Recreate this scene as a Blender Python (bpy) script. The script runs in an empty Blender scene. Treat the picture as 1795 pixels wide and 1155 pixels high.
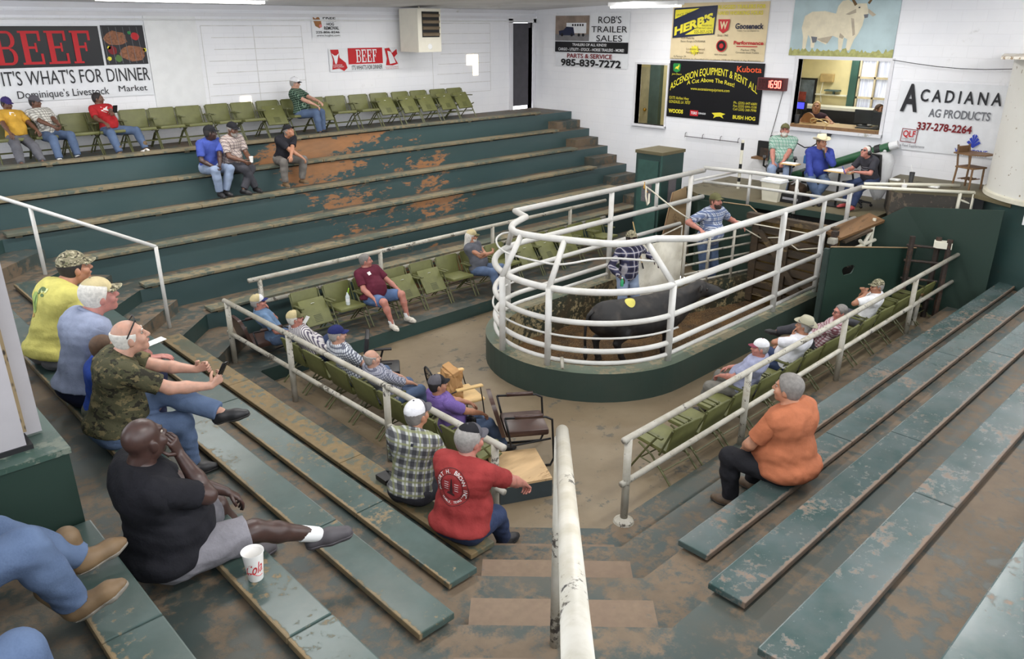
import bpy, bmesh, math, random
import numpy as np
from mathutils import Vector, Matrix, Euler
random.seed(7); rng = np.random.default_rng(7)
SC = bpy.context.scene
COL = SC.collection
PI = math.pi
R = math.radians

# ---------------------------------------------------------------- camera
cd = bpy.data.cameras.new('camera'); CAM = bpy.data.objects.new('camera', cd); COL.objects.link(CAM)
cd.sensor_width = 36.0; cd.lens = 1358.0/1795.0*36.0; cd.clip_start = 0.05; cd.clip_end = 200
CAM.location = (0, 0, 4.5); CAM.rotation_euler = (R(90-21.411), 0, R(46.2-90))
SC.camera = CAM
# ---------------------------------------------------------------- world and light
W = bpy.data.worlds.new('world'); SC.world = W; W.use_nodes = True
bg = W.node_tree.nodes['Background']; bg.inputs[0].default_value = (0.93, 0.96, 1.0, 1); bg.inputs[1].default_value = 1.7
def area(name, loc, sx, sy, power, col=(1, .98, .95), rot=(0, 0, 0)):
    l = bpy.data.lights.new(name, 'AREA'); l.shape = 'RECTANGLE'; l.size = sx; l.size_y = sy; l.energy = power; l.color = col
    o = bpy.data.objects.new(name, l); COL.objects.link(o); o.location = loc; o.rotation_euler = rot
    return o
# rows of ceiling fluorescent lamps (the lamps' own light)
for i, (lx, ly) in enumerate([(3, 1.5), (8, 1.5), (13, 1.5), (3, 6), (8, 6), (12.5, 6.2), (3, 10.5), (8, 10.5), (12.8, 10.3), (4.95, 12.0), (10.5, 12.4)]):
    area('fluorescent_light', (lx, ly, 5.0 if ly < 11 else 4.82), 2.4, .3, 38 if ly < 11 else 26)
SC.view_settings.view_transform = 'Standard'; SC.view_settings.look = 'None'
SC.view_settings.exposure = 1.2; SC.view_settings.gamma = 1.0
SC.view_settings.use_curve_mapping = False

# ---------------------------------------------------------------- materials
MATS = {}
def lin(c):
    return tuple(((v/255.0+0.055)/1.055)**2.4 if v/255.0 > 0.04045 else v/255.0/12.92 for v in c)
class NT:
    def __init__(s, name):
        s.m = bpy.data.materials.new(name); s.m.use_nodes = True; s.t = s.m.node_tree
        s.b = s.t.nodes['Principled BSDF']; s.o = s.t.nodes['Material Output']
    def n(s, ty, **kw):
        nd = s.t.nodes.new(ty)
        for k, v in kw.items():
            if k[0] == 'i' and k[1:].isdigit(): nd.inputs[int(k[1:])].default_value = v
            else: setattr(nd, k, v)
        return nd
    def l(s, a, b): s.t.links.new(a, b)
    def math(s, op, a, b=None, clamp=False):
        nd = s.n('ShaderNodeMath', operation=op, use_clamp=clamp)
        for i, v in enumerate((a, b)):
            if v is None: continue
            if isinstance(v, (int, float)): nd.inputs[i].default_value = v
            else: s.l(v, nd.inputs[i])
        return nd.outputs[0]
    def mix(s, f, a, b, mode='MIX'):
        nd = s.n('ShaderNodeMix', data_type='RGBA', blend_type=mode)
        for i, v in ((0, f), (6, a), (7, b)):
            if isinstance(v, (int, float)): nd.inputs[i].default_value = v
            elif isinstance(v, tuple): nd.inputs[i].default_value = (*v[:3], 1)
            else: s.l(v, nd.inputs[i])
        return nd.outputs[2]
    def noise(s, vec, scale, detail=4, rough=.55, dim='3D'):
        nd = s.n('ShaderNodeTexNoise'); nd.inputs['Scale'].default_value = scale; nd.inputs['Detail'].default_value = detail; nd.inputs['Roughness'].default_value = rough
        s.l(vec, nd.inputs['Vector']); return nd.outputs['Fac']
    def step(s, v, lo, hi):
        nd = s.n('ShaderNodeMapRange', interpolation_type='SMOOTHSTEP'); nd.inputs[1].default_value = lo; nd.inputs[2].default_value = hi
        s.l(v, nd.inputs[0]); return nd.outputs[0]
    def pos(s, scale=None, obj=False):
        v = s.n('ShaderNodeTexCoord').outputs['Object'] if obj else s.n('ShaderNodeNewGeometry').outputs['Position']
        if scale:
            mp = s.n('ShaderNodeMapping'); mp.inputs['Scale'].default_value = scale; s.l(v, mp.inputs[0]); v = mp.outputs[0]
        return v
    def col(s, c):
        if isinstance(c, tuple): s.b.inputs['Base Color'].default_value = (*c, 1)
        else: s.l(c, s.b.inputs['Base Color'])
    def rough(s, r):
        if isinstance(r, (int, float)): s.b.inputs['Roughness'].default_value = r
        else: s.l(r, s.b.inputs['Roughness'])
    def bump(s, h, strength=.3, dist=.01):
        b = s.n('ShaderNodeBump'); b.inputs['Strength'].default_value = strength; b.inputs['Distance'].default_value = dist
        s.l(h, b.inputs['Height']); s.l(b.outputs[0], s.b.inputs['Normal'])
def plain(name, c, rough=.5, metal=0, var=.12, scale=6, spec=.5):
    if name in MATS: return MATS[name]
    t = NT(name); c = lin(c)
    f = t.noise(t.pos(), scale, 5)
    t.col(t.mix(t.step(f, .3, .7), tuple(v*(1-var) for v in c), tuple(min(1, v*(1+var)) for v in c)))
    t.rough(rough); t.b.inputs['Metallic'].default_value = metal; t.b.inputs['Specular IOR Level'].default_value = spec
    MATS[name] = t.m; return t.m
def worn(name, c, under, amount=.35, scale=2.2, rough=.45, c2=None, dirt=None, dirt_amt=.5, aniso=None, edge=None, bump=.25, wear_rough=.7, band=None, mixf=.5, soft=.045):
    """painted surface: paint colour, patches worn to what is under it, dust film, optional edge wear across local Y (edge = (front, back))"""
    if name in MATS: return MATS[name]
    t = NT(name); P = t.pos(aniso); c = lin(c); under = lin(under)
    base = t.mix(t.step(t.noise(P, scale*.6, 4), .35, .7), c, lin(c2) if c2 else tuple(v*1.25 for v in c))
    big = t.noise(P, scale*.55, 3); fine = t.noise(P, scale*4.5, 8, .7)
    m = t.math('ADD', t.math('MULTIPLY', big, 1-mixf), t.math('MULTIPLY', fine, mixf))
    if band:
        bx = t.n('ShaderNodeSeparateXYZ'); t.l(t.pos(), bx.inputs[0])
        bb = t.math('MULTIPLY', t.step(bx.outputs[0], band[0], band[1]), t.step(bx.outputs[0], band[3], band[2])); m = t.math('ADD', m, t.math('MULTIPLY', bb, band[4]))
    if edge:
        sx = t.n('ShaderNodeSeparateXYZ'); t.l(t.pos(obj=True), sx.inputs[0])
        e = t.step(sx.outputs[1], edge[0], edge[1])
        m = t.math('ADD', m, t.math('MULTIPLY', e, .17))
    w = t.step(m, .655-amount*.32, .655+soft-amount*.32)
    un = t.mix(t.noise(P, scale*7, 6), tuple(v*.72 for v in under), tuple(min(1, v*1.2) for v in under))
    cc = t.mix(w, base, un)
    if dirt:
        d = t.step(t.noise(P, scale*.9, 6, .65), .5-.25*dirt_amt, .75-.1*dirt_amt)
        cc = t.mix(t.math('MULTIPLY', d, dirt_amt), cc, lin(dirt))
    t.col(cc)
    rr = t.n('ShaderNodeMapRange'); rr.inputs[3].default_value = rough; rr.inputs[4].default_value = wear_rough; t.l(w, rr.inputs[0]); t.rough(rr.outputs[0])
    t.bump(t.math('SUBTRACT', t.math('MULTIPLY', fine, .3), w), bump, .004)
    MATS[name] = t.m; return t.m

# ---------------------------------------------------------------- mesh helpers: everything is (verts, faces)
class MB:
    def __init__(s): s.v = []; s.f = []; s.mi = []
    def add(s, vf, mi=0):
        v, f = vf; o = len(s.v); s.v.extend([tuple(map(float, p)) for p in v])
        for q in f: s.f.append([int(i)+o for i in q]); s.mi.append(mi)
        return s
def box(x0, x1, y0, y1, z0, z1):
    v = [(x, y, z) for z in (z0, z1) for y in (y0, y1) for x in (x0, x1)]
    return v, [(0, 2, 3, 1), (4, 5, 7, 6), (0, 1, 5, 4), (2, 6, 7, 3), (0, 4, 6, 2), (1, 3, 7, 5)]
def xf(vf, M):
    return [tuple(M @ Vector(p)) for p in vf[0]], vf[1]
def rotz(a): return Matrix.Rotation(a, 4, 'Z')
def trs(loc, rx=0, ry=0, rz=0): return Matrix.Translation(loc) @ Euler((rx, ry, rz)).to_matrix().to_4x4()
def cbox(sx, sy, sz, M=None, bev=0):
    """bevelled box centred at origin"""
    bm = bmesh.new(); bmesh.ops.create_cube(bm, size=1); bmesh.ops.scale(bm, vec=(sx, sy, sz), verts=bm.verts)
    if bev: bmesh.ops.bevel(bm, geom=bm.edges[:], offset=bev, segments=2, affect='EDGES', profile=.6)
    bm.verts.index_update(); v = [tuple(p.co) for p in bm.verts]; f = [[q.index for q in fc.verts] for fc in bm.faces]; bm.free()
    return xf((v, f), M) if M else (v, f)
def tube(pts, r, n=10, closed=False, cap=True):
    pts = [Vector(p) for p in pts]; m = len(pts); rs = r if isinstance(r, (list, tuple)) else [r]*m
    v = []; f = []; up = None
    for i in range(m):
        if closed: d = (pts[(i+1) % m]-pts[i-1]).normalized()
        elif i == 0: d = (pts[1]-pts[0]).normalized()
        elif i == m-1: d = (pts[-1]-pts[-2]).normalized()
        else: d = ((pts[i]-pts[i-1]).normalized()+(pts[i+1]-pts[i]).normalized()).normalized()
        if up is None:
            up = Vector((0, 0, 1)) if abs(d.z) < .9 else Vector((1, 0, 0))
        a = up-d*up.dot(d)
        if a.length < 1e-4: a = Vector((1, 0, 0))-d*d.x
        a.normalize(); up = a; b = d.cross(a)
        for k in range(n):
            t = 2*PI*k/n; v.append(tuple(pts[i]+(a*math.cos(t)+b*math.sin(t))*rs[i]))
    for i in range(m if closed else m-1):
        j = (i+1) % m
        for k in range(n): f.append((i*n+k, i*n+(k+1) % n, j*n+(k+1) % n, j*n+k))
    if cap and not closed: f.append(tuple(range(n-1, -1, -1))); f.append(tuple(range((m-1)*n, m*n)))
    return v, f
def prism(poly, z0, z1):
    n = len(poly); v = [(x, y, z0) for x, y in poly]+[(x, y, z1) for x, y in poly]
    return v, [tuple(range(n-1, -1, -1)), tuple(range(n, 2*n))]+[(i, (i+1) % n, n+(i+1) % n, n+i) for i in range(n)]
def plate(poly3, th):
    """flat polygon in space given thickness th along its normal"""
    P = [Vector(p) for p in poly3]; nrm = Vector((0, 0, 0))
    for i in range(len(P)): nrm += (P[i]-P[0]).cross(P[(i+1) % len(P)]-P[0])
    nrm.normalize(); n = len(P)
    v = [tuple(p) for p in P]+[tuple(p-nrm*th) for p in P]
    return v, [tuple(range(n)), tuple(range(2*n-1, n-1, -1))]+[((i+1) % n, i, n+i, n+(i+1) % n) for i in range(n)]
def lathe(prof, n=24, M=None):
    v = []; f = []
    for r, z in prof:
        for k in range(n): v.append((r*math.cos(2*PI*k/n), r*math.sin(2*PI*k/n), z))
    m = len(prof)
    for i in range(m-1):
        for k in range(n): f.append((i*n+k, i*n+(k+1) % n, (i+1)*n+(k+1) % n, (i+1)*n+k))
    f.append(tuple(range(n-1, -1, -1))); f.append(tuple(range((m-1)*n, m*n)))
    return xf((v, f), M) if M else (v, f)
def ball(c, r, n=12, m=8, M=None):
    rr = r if isinstance(r, (tuple, list)) else (r, r, r); v = []; f = []
    for i in range(m+1):
        t = PI*i/m
        for k in range(n): v.append((c[0]+rr[0]*math.sin(t)*math.cos(2*PI*k/n), c[1]+rr[1]*math.sin(t)*math.sin(2*PI*k/n), c[2]-rr[2]*math.cos(t)))
    for i in range(m):
        for k in range(n): f.append((i*n+k, i*n+(k+1) % n, (i+1)*n+(k+1) % n, (i+1)*n+k))
    return xf((v, f), M) if M else (v, f)

def wloc(p):
    o = Vector((0, 0, 0))
    while p: o += p.location; p = p.parent
    return o
def obj(name, vf, m, parent=None, world=False, smooth=False, loc=None, rot=None):
    """one mesh object; world=True means the vertices are in world space and parent (unrotated) is subtracted"""
    mi = None
    if isinstance(vf, MB): v, f, mi = vf.v, vf.f, vf.mi
    else: v, f = vf
    if world and parent is not None:
        q = wloc(parent); v = [(p[0]-q.x, p[1]-q.y, p[2]-q.z) for p in v]
    me = bpy.data.meshes.new(name); me.from_pydata([tuple(map(float, p)) for p in v], [], [tuple(map(int, q)) for q in f])
    ms = m if isinstance(m, (list, tuple)) else [m]
    for x in ms: me.materials.append(x)
    if mi and len(ms) > 1: me.polygons.foreach_set('material_index', mi)
    if smooth is True: me.polygons.foreach_set('use_smooth', [True]*len(me.polygons))
    me.update()
    if smooth == 'auto':
        me.polygons.foreach_set('use_smooth', [True]*len(me.polygons))
        bm = bmesh.new(); bm.from_mesh(me)
        for e in bm.edges:
            if len(e.link_faces) == 2 and e.calc_face_angle(0) > .6: e.smooth = False
        bm.to_mesh(me); bm.free()
    o = bpy.data.objects.new(name, me); COL.objects.link(o); o.parent = parent
    if loc: o.location = loc
    if rot: o.rotation_euler = rot
    return o
def thing(name, label, cat, loc=(0, 0, 0), rz=0, group=None):
    o = bpy.data.objects.new(name, None); COL.objects.link(o); o.empty_display_size = .2
    o.location = loc; o.rotation_euler = (0, 0, rz); o['label'] = label; o['category'] = cat
    if group: o['group'] = group
    return o
def tag(o, label, cat, group=None):
    o['label'] = label; o['category'] = cat
    if group: o['group'] = group
    return o
def struct(name, vf, m, label=None, parent=None, smooth=False):
    o = obj(name, vf, m, parent, smooth=smooth)
    if parent is None:
        o['kind'] = 'structure'; o['label'] = label or name.replace('_', ' '); o['category'] = name.split('_')[0]
    return o
def text_vf(s, h=1.0, width=None, bold=0.0, shear=0, spacing=1.0, ext=.0, align='LEFT'):
    """lettering as a flat mesh in XY: cap height h, optional forced width; origin at left baseline"""
    c = bpy.data.curves.new('t', 'FONT'); c.body = s; c.size = 1; c.offset = bold; c.shear = shear; c.space_character = spacing; c.resolution_u = 3
    o = bpy.data.objects.new('t', c); COL.objects.link(o)
    dg = bpy.context.evaluated_depsgraph_get(); me = bpy.data.meshes.new_from_object(o.evaluated_get(dg))
    v = [tuple(p.co) for p in me.vertices]; f = [tuple(p.vertices) for p in me.polygons]
    bpy.data.objects.remove(o); bpy.data.curves.remove(c); bpy.data.meshes.remove(me)
    if not v: return [], []
    x0 = min(p[0] for p in v); x1 = max(p[0] for p in v); k = h/.70
    kx = k if not width else width/max(1e-6, x1-x0)
    W_ = (x1-x0)*kx; off = 0 if align == 'LEFT' else -W_/2
    return [((p[0]-x0)*kx+off, p[1]*k, 0) for p in v], f
def on_wall(vf, O, Rv, Uv, lift=.004):
    """map flat XY mesh on a plane with origin O, right Rv and up Uv, lifted along the normal"""
    O = Vector(O); Rv = Vector(Rv); Uv = Vector(Uv); N = Rv.cross(Uv).normalized()
    return [tuple(O+Rv*p[0]+Uv*p[1]+N*(p[2]+lift)) for p in vf[0]], vf[1]
# ---------------------------------------------------------------- materials of the place
M_wall = worn('painted_block', (214, 214, 220), (170, 168, 160), .16, 1.1, .6, c2=(222, 222, 226), dirt=(178, 176, 170), dirt_amt=.25, bump=.15)
def block_wall(name, ax):
    t = NT(name); P = t.pos()
    mp = t.n('ShaderNodeMapping'); t.l(P, mp.inputs[0]); mp.inputs['Rotation'].default_value = (R(90), 0, 0) if ax == 'y' else (R(90), 0, R(90))
    sx = t.n('ShaderNodeSeparateXYZ'); t.l(P, sx.inputs[0]); cb = t.n('ShaderNodeCombineXYZ')
    t.l(sx.outputs[0 if ax == 'y' else 1], cb.inputs[0]); t.l(sx.outputs[2], cb.inputs[1])
    br = t.n('ShaderNodeTexBrick'); t.l(cb.outputs[0], br.inputs[0]); br.inputs['Scale'].default_value = 1; br.inputs['Brick Width'].default_value = .39; br.inputs['Row Height'].default_value = .19
    br.inputs['Mortar Size'].default_value = .008; br.inputs['Mortar Smooth'].default_value = .6
    br.inputs['Color1'].default_value = (1, 1, 1, 1); br.inputs['Color2'].default_value = (.99, .99, .99, 1); br.inputs['Mortar'].default_value = (.955, .955, .955, 1)
    n1 = t.noise(P, .7, 5); n2 = t.noise(P, 3.5, 8, .7)
    base = t.mix(t.step(n1, .35, .7), lin((232, 233, 238)), lin((240, 240, 243)))
    st = t.step(t.math('ADD', t.math('MULTIPLY', n1, .55), t.math('MULTIPLY', n2, .45)), .60, .68)
    base = t.mix(t.math('MULTIPLY', st, .45), base, lin((168, 164, 154)))
    t.col(t.mix(1.0, base, br.outputs['Color'], 'MULTIPLY')); t.rough(.55)
    t.bump(t.math('ADD', t.math('MULTIPLY', br.outputs['Fac'], -.6), t.math('MULTIPLY', n2, .5)), .3, .006)
    return t.m
M_blky = block_wall('block_wall_left', 'y'); M_blkx = block_wall('block_wall_back', 'x')
TAN = (168, 140, 104); DUST = (150, 138, 112)
M_tread = worn('worn_tread', (54, 66, 64), (112, 96, 78), .62, 1.7, .5, c2=(66, 76, 74), dirt=(84, 74, 60), dirt_amt=.5, mixf=.6, soft=.10)
M_riser = worn('green_riser', (40, 62, 60), (120, 88, 58), .12, 1.6, .4, c2=(48, 72, 70), dirt=(66, 74, 68), dirt_amt=.25, aniso=(.5, .5, 1.6))
M_riserA = worn('green_riser_far', (56, 78, 79), (158, 112, 74), -.02, 1.9, .4, c2=(60, 82, 84), dirt=(78, 92, 90), dirt_amt=.25, aniso=(.45, .45, 1.3), band=(5.6, 7.2, 9.2, 11.5, .155))
M_floor = worn('concrete_floor', (122, 108, 86), (92, 92, 86), .30, 1.3, .5, c2=(134, 120, 98), dirt=(104, 88, 66), dirt_amt=.55, bump=.1, mixf=.65)
M_stair = worn('stair_tread', (66, 76, 76), (118, 100, 82), 1.0, 2.6, .5, c2=(80, 88, 88), dirt=(112, 92, 78), dirt_amt=.4, soft=.12, mixf=.6)
M_dark = plain('dark_void', (26, 27, 28), .8)
M_green = worn('green_board', (34, 54, 46), (110, 106, 84), .04, 1.2, .45, c2=(38, 60, 52), dirt=(48, 62, 55), dirt_amt=.2)
M_kerb = worn('ring_wall_green', (44, 60, 54), (120, 112, 90), .06, 2.0, .5, c2=(50, 66, 59), dirt=(66, 70, 62), dirt_amt=.25)
M_kerbtop = worn('ring_wall_top', (90, 102, 88), (140, 132, 108), .5, 3, .6, dirt=(112, 108, 86), dirt_amt=.4)
M_peel = worn('peeling_ring_inside', (46, 56, 46), (160, 146, 110), .5, 2.6, .6, c2=(58, 58, 44), dirt=(80, 62, 40), dirt_amt=.55, mixf=.6)
M_pipe = worn('white_pipe_paint', (204, 203, 199), (90, 84, 76), .02, 5, .4, c2=(212, 211, 207), dirt=(180, 174, 160), dirt_amt=.35, bump=.05)
M_pipeold = worn('chipped_pipe_paint', (172, 168, 156), (60, 56, 54), .30, 7, .45, c2=(188, 184, 173), dirt=(146, 136, 112), dirt_amt=.5, bump=.15)
M_ceil = worn('ceiling_board', (212, 212, 214), (180, 176, 170), .2, 1, .7)
M_dirt_ = NT('sawdust'); _t = M_dirt_; _P = _t.pos(); _a = _t.noise(_P, 3, 6); _b = _t.noise(_P, 42, 4, .8); _c = _t.noise(_P, 90, 2)
_t.col(_t.mix(_t.step(_c, .60, .68), _t.mix(_t.step(_t.math('ADD', _t.math('MULTIPLY', _a, .5), _t.math('MULTIPLY', _b, .5)), .38, .62), lin((56, 40, 24)), lin((112, 82, 46))), lin((170, 148, 106))))
_t.rough(.95); _t.bump(_b, .8, .03); M_dirt = _t.m
M_tanply = worn('plywood_tan', (140, 118, 88), (116, 94, 68), .2, 2.5, .6, aniso=(1, 4, 1))
M_olive = worn('stage_floor', (98, 90, 66), (84, 78, 60), .3, 1.5, .55, dirt=(88, 84, 62), dirt_amt=.4)
M_yellow = plain('office_wall', (226, 212, 160), .7, var=.04)
M_wood = worn('plain_wood', (116, 86, 56), (92, 68, 44), .3, 4, .55, aniso=(1, 6, 1))
M_darkwood = worn('weathered_gate_wood', (76, 62, 46), (112, 94, 62), .3, 3, .75, c2=(58, 50, 40), aniso=(1, 1, 5))
M_rust = worn('rusty_steel', (48, 40, 35), (74, 54, 42), .5, 6, .75)
M_black = plain('black_plastic', (26, 26, 28), .45)
M_blackm = plain('black_steel', (30, 30, 32), .4, .3)
M_white = plain('white_enamel', (226, 227, 228), .4, var=.03)
M_cream = plain('cream_enamel', (226, 222, 204), .45, var=.04)
M_glass = NT('window_glass'); M_glass.b.inputs['Transmission Weight'].default_value = 1; M_glass.rough(.02); M_glass.b.inputs['IOR'].default_value = 1.05; M_glass.col((.95, .98, .97)); M_glass = M_glass.m
def emit(name, c, s):
    t = NT(name); t.b.inputs['Emission Color'].default_value = (*lin(c), 1); t.b.inputs['Emission Strength'].default_value = s; t.col(lin(c)); return t.m
M_tube = emit('lit_tube', (255, 252, 244), 5.0)
M_daypane = emit('daylit_pane', (255, 236, 206), 1.1)

# ---------------------------------------------------------------- tiers of the stands
ZT = [.20]+[.66+.365*i for i in range(8)]                  # tread height of tier k
CX = [4.13, 3.40, 2.795, 2.15, 1.457, .74, .06, -.62, -1.3] # plank front line, left-near stand
BY = [3.74, 3.10, 2.49, 1.867, 1.233, .54, -.12, -.78, -1.44]
AY = [9.15]+[10.52+.61*i for i in range(6)]
DK = [8.45, 7.21, 6.05, 4.83, 3.62, 2.42, 1.2, 0, -1.2]
EK = [5.02]+[6.48+1.25*i for i in range(8)]
XB, XA, YW, XW = 14.3, 15.1, 14.9, 15.1
def line(k):
    b, cx, d, e = BY[k]-.03, CX[k]-.03, DK[k], EK[k]
    if k <= 6: return [(XB, b), (d-b, b), (cx, d-cx), (cx, cx+e), (AY[k]-e, AY[k]), (XA, AY[k])]
    return [(XB, b), (d-b, b), (cx, d-cx), (cx, YW), (cx, YW), (cx, YW)]
def line_for_tread(k):   # outer edge of tread k = line of tier k+1 (tier 6 of the far stand reaches the wall)
    L = line(k+1)
    if k == 6:
        L = [L[0], L[1], L[2], (CX[7]-.03, YW), (AY[6]-EK[6], YW), (XA, YW)]
    return L
tr = MB(); ri = MB(); riA = MB()
for k in range(0, 8):
    a = line(k); b = line_for_tread(k); z = ZT[k]; z0 = ZT[k-1] if k else 0
    for i in range(5):
        if k >= 7 and i > 2: continue
        tr.add(([(*a[i], z), (*a[i+1], z), (*b[i+1], z), (*b[i], z)], [(3, 2, 1, 0)]))
        (riA if i == 4 and k else ri).add(([(*a[i], z0-.02), (*a[i+1], z0-.02), (*a[i+1], z), (*a[i], z)], [(0, 1, 2, 3)]))
struct('floor_terrace', tr, M_tread, 'worn stepped treads of the stands around the sale ring')
struct('trim_riser', ri, M_riser, 'dark green risers between the tiers of the near stands')
struct('trim_riser_far', riA, M_riserA, 'green riser boards under the long benches of the far stand')

# half steps of the corner stairs (diagonal blocks standing on each tier)
def diag_block(c, dirv, hw, dep, z0, z1):
    """c = centre of the front edge, dirv = uphill direction"""
    d = Vector((*dirv, 0)).normalized(); s = Vector((-d.y, d.x, 0)); c = Vector((*c, 0))
    P = [c-s*hw, c+s*hw, c+s*hw+d*dep, c-s*hw+d*dep]
    return prism([(p.x, p.y) for p in P], z0, z1)
st = MB()
for k in range(0, 7):
    dm = (DK[k]+DK[k+1])/2 if k else 7.68
    st.add(diag_block(((dm+.32)/2, (dm-.32)/2), (-1, -1), .52+.02*k, (dm-DK[k+1])/1.414+.0, ZT[k]-.01, (ZT[k]+ZT[k+1])/2))
struct('floor_stairs', st, M_stair, 'worn half steps of the stairs in the near corner')
st = MB()
for k in range(0, 6):
    e = (EK[k]+EK[k+1])/2; s_ = 13.92
    st.add(diag_block(((s_-e)/2, (s_+e)/2), (-1, 1), .56, (EK[k+1]-e)/1.414, ZT[k]-.01, (ZT[k]+ZT[k+1])/2))
struct('floor_stairs_left', st, M_tread, 'half steps of the stairs in the far left corner')
st = MB()
for k in range(1, 6):
    st.add(box(14.25, 15.09, AY[k+1]-.305, AY[k+1], ZT[k]-.01, (ZT[k]+ZT[k+1])/2))
    if k == 1: st.add(box(14.25, 15.09, AY[1]-.3, AY[1], .2, .43))
struct('floor_stairs_back', st, M_tread, 'half steps along the back wall at the end of the far stand')

# bench planks: one thing per row, boards and bearers as parts
M_plank = worn('bench_plank', (54, 72, 67), (138, 118, 86), .30, 4.2, .30, c2=(72, 90, 87), dirt=(84, 92, 86), dirt_amt=.4, edge=(.215, .24), mixf=.6, soft=.08)
M_plankB = worn('bench_plank_right', (48, 70, 68), (126, 106, 90), .36, 3.8, .26, c2=(78, 92, 92), dirt=(90, 94, 92), dirt_amt=.5, edge=(.215, .24), mixf=.6, soft=.08)
M_plankA = worn('bench_plank_far', (74, 86, 78), (132, 120, 94), .55, 2.2, .5, c2=(90, 96, 84), dirt=(116, 108, 86), dirt_amt=.6, mixf=.6)
M_plankC0 = worn('bench_plank_bare', (78, 84, 70), (128, 108, 74), .55, 2.5, .4, c2=(88, 92, 78), dirt=(92, 86, 66), dirt_amt=.5, edge=(.17, .245), mixf=.55)
M_block = plain('bearer_block', (92, 84, 64), .7)
def bench(name, label, cuts, place, mat, z, w=.245, th=.045, group=None, cat='bench'):
    """cuts = positions along the row; place(u, d) maps along/depth to (x, y, heading angle)"""
    x0, y0, ang = place(cuts[0], 0)
    t = thing(name, label, cat, (x0, y0, z), 0, group)
    for i in range(len(cuts)-1):
        a, b = cuts[i]+.004, cuts[i+1]-.004
        q = rng.uniform(-.004, .004)
        px, py, _ = place(a, 0)
        o = obj('board', cbox(b-a, w, th, trs(((b-a)/2, w/2, th/2)), .008), mat, t, loc=(px-x0, py-y0, -th+.0+q*0), rot=(0, 0, ang))
    n = max(2, int((cuts[-1]-cuts[0])/1.9)+1)
    for i in range(n):
        u = cuts[0]+.15+(cuts[-1]-cuts[0]-.3)*i/(n-1)
        px, py, _ = place(u, 0)
        obj('bearer', cbox(.09, w*.8, .03, trs((px-x0, py-y0, -th-.013), 0, 0, ang) @ Matrix.Translation((0, w/2, 0))), M_block, t)
    return t
# near left stand, rows run along y; depth goes to -x: heading +y turned so local +y = -x
ord_ = ['lowest', 'second lowest', 'third', 'fourth', 'fifth', 'sixth', 'top']
Clab = ['lowest green bench on the near left, red-shirted man on its end', 'second green bench up on the near left, nobody sitting on it',
        'third green bench up on the near left, under the outstretched dark clog', 'near left green bench that carries the white paper cup',
        'orange-worn green bench in the lower left corner under the tan boots', 'green bench in the lower left corner under the blue jeans']
Ccuts = [[3.74, 5.6, 7.9, 9.88], [3.25, 4.35, 6.8, 8.9, 10.5], [2.70, 3.92, 6.4, 8.6, 11.1], [2.17, 2.79, 5.2, 7.6, 9.9, 11.6], [1.5, 2.9, 3.84], [1.2, 2.9, 3.84]]
for k in range(1, 7):
    bench('bench', Clab[k-1], Ccuts[k-1], lambda u, d, k=k: (CX[k], u, R(90)), M_plank if k > 1 else M_plankC0, ZT[k]+.07, group='near left benches' if 0 else None)
bench('bench', 'grey bench beyond the half wall at the left edge', [7.06, 9.4, 12.2], lambda u, d: (CX[5], u, R(90)), M_plank, ZT[5]+.07)
Blab = ['first bench behind the right-hand railing, starting behind the orange-shirted man', 'right-hand green bench that the orange-shirted man sits on',
        'bare right-hand bench just behind the orange-shirted man', 'dark green right-hand bench with a long pale scratch along it', 'right-hand bench in the lower right corner']
Bcuts = [[6.45, 8.9, 11.4, 14.28], [4.02, 6.3, 9.0, 11.6, 14.28], [3.38, 6.02, 8.4, 11, 14.28], [2.75, 4.62, 6.9, 9.5, 14.28], [2.4, 4.3, 7.5, 11, 14.28]]
for k in range(1, 6):
    def pl(u, d, k=k): return (u, BY[k], 0)
    # local +y must be -world y: use heading pi and run from the far end
    cu = [-c for c in Bcuts[k-1]][::-1]
    bench('bench', Blab[k-1], cu, lambda u, d, k=k: (-u, BY[k], R(180)), M_plankB, ZT[k]+.07)
Alab = ['lowest bench of the far stand, behind the white railing', 'second bench up in the far stand', 'third bench up in the far stand, above the orange paint wear',
        'fourth bench up in the far stand, under the feet of three seated men', 'fifth bench up in the far stand, three men sitting on it', 'top edge plank of the far stand in front of the green chairs']
for k in range(1, 7):
    x0 = AY[k]-EK[k]+.05; x1 = 13.95
    cu = [x0+(x1-x0)*i/4+(.2 if 0 < i < 4 else 0)*(-1)**(i+k) for i in range(5)]
    bench('bench', Alab[k-1], cu, lambda u, d, k=k: (u, AY[k]-.05, 0), M_plankA, ZT[k]+.07, w=.24 if k < 6 else .2)

# ---------------------------------------------------------------- floor, ring floor, walls, ceiling
RC = (8.08, 6.74); RO = 1.55; RY0, RY1 = 5.19, 8.29; RX = 12.25
fl = MB(); N = 24
arc = [(RC[0]-1.5*math.sin(PI*i/N), RC[1]-1.5*math.cos(PI*i/N)) for i in range(N+1)]
def onrect(i):
    t = i/N; per = [(8.08, 3.4), (5.0, 3.4), (3.5, 3.6), (3.5, 9.4), (8.08, 9.4)]
    ds = [0]; 
    for a, b in zip(per, per[1:]): ds.append(ds[-1]+math.dist(a, b))
    s = t*ds[-1]
    for j in range(len(per)-1):
        if s <= ds[j+1]+1e-9:
            u = (s-ds[j])/(ds[j+1]-ds[j]); return (per[j][0]+(per[j+1][0]-per[j][0])*u, per[j][1]+(per[j+1][1]-per[j][1])*u)
for i in range(N):
    a, b, c_, d = arc[i], arc[i+1], onrect(i+1), onrect(i)
    fl.add(([(*a, 0), (*b, 0), (*c_, 0), (*d, 0)], [(0, 1, 2, 3)]))
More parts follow.
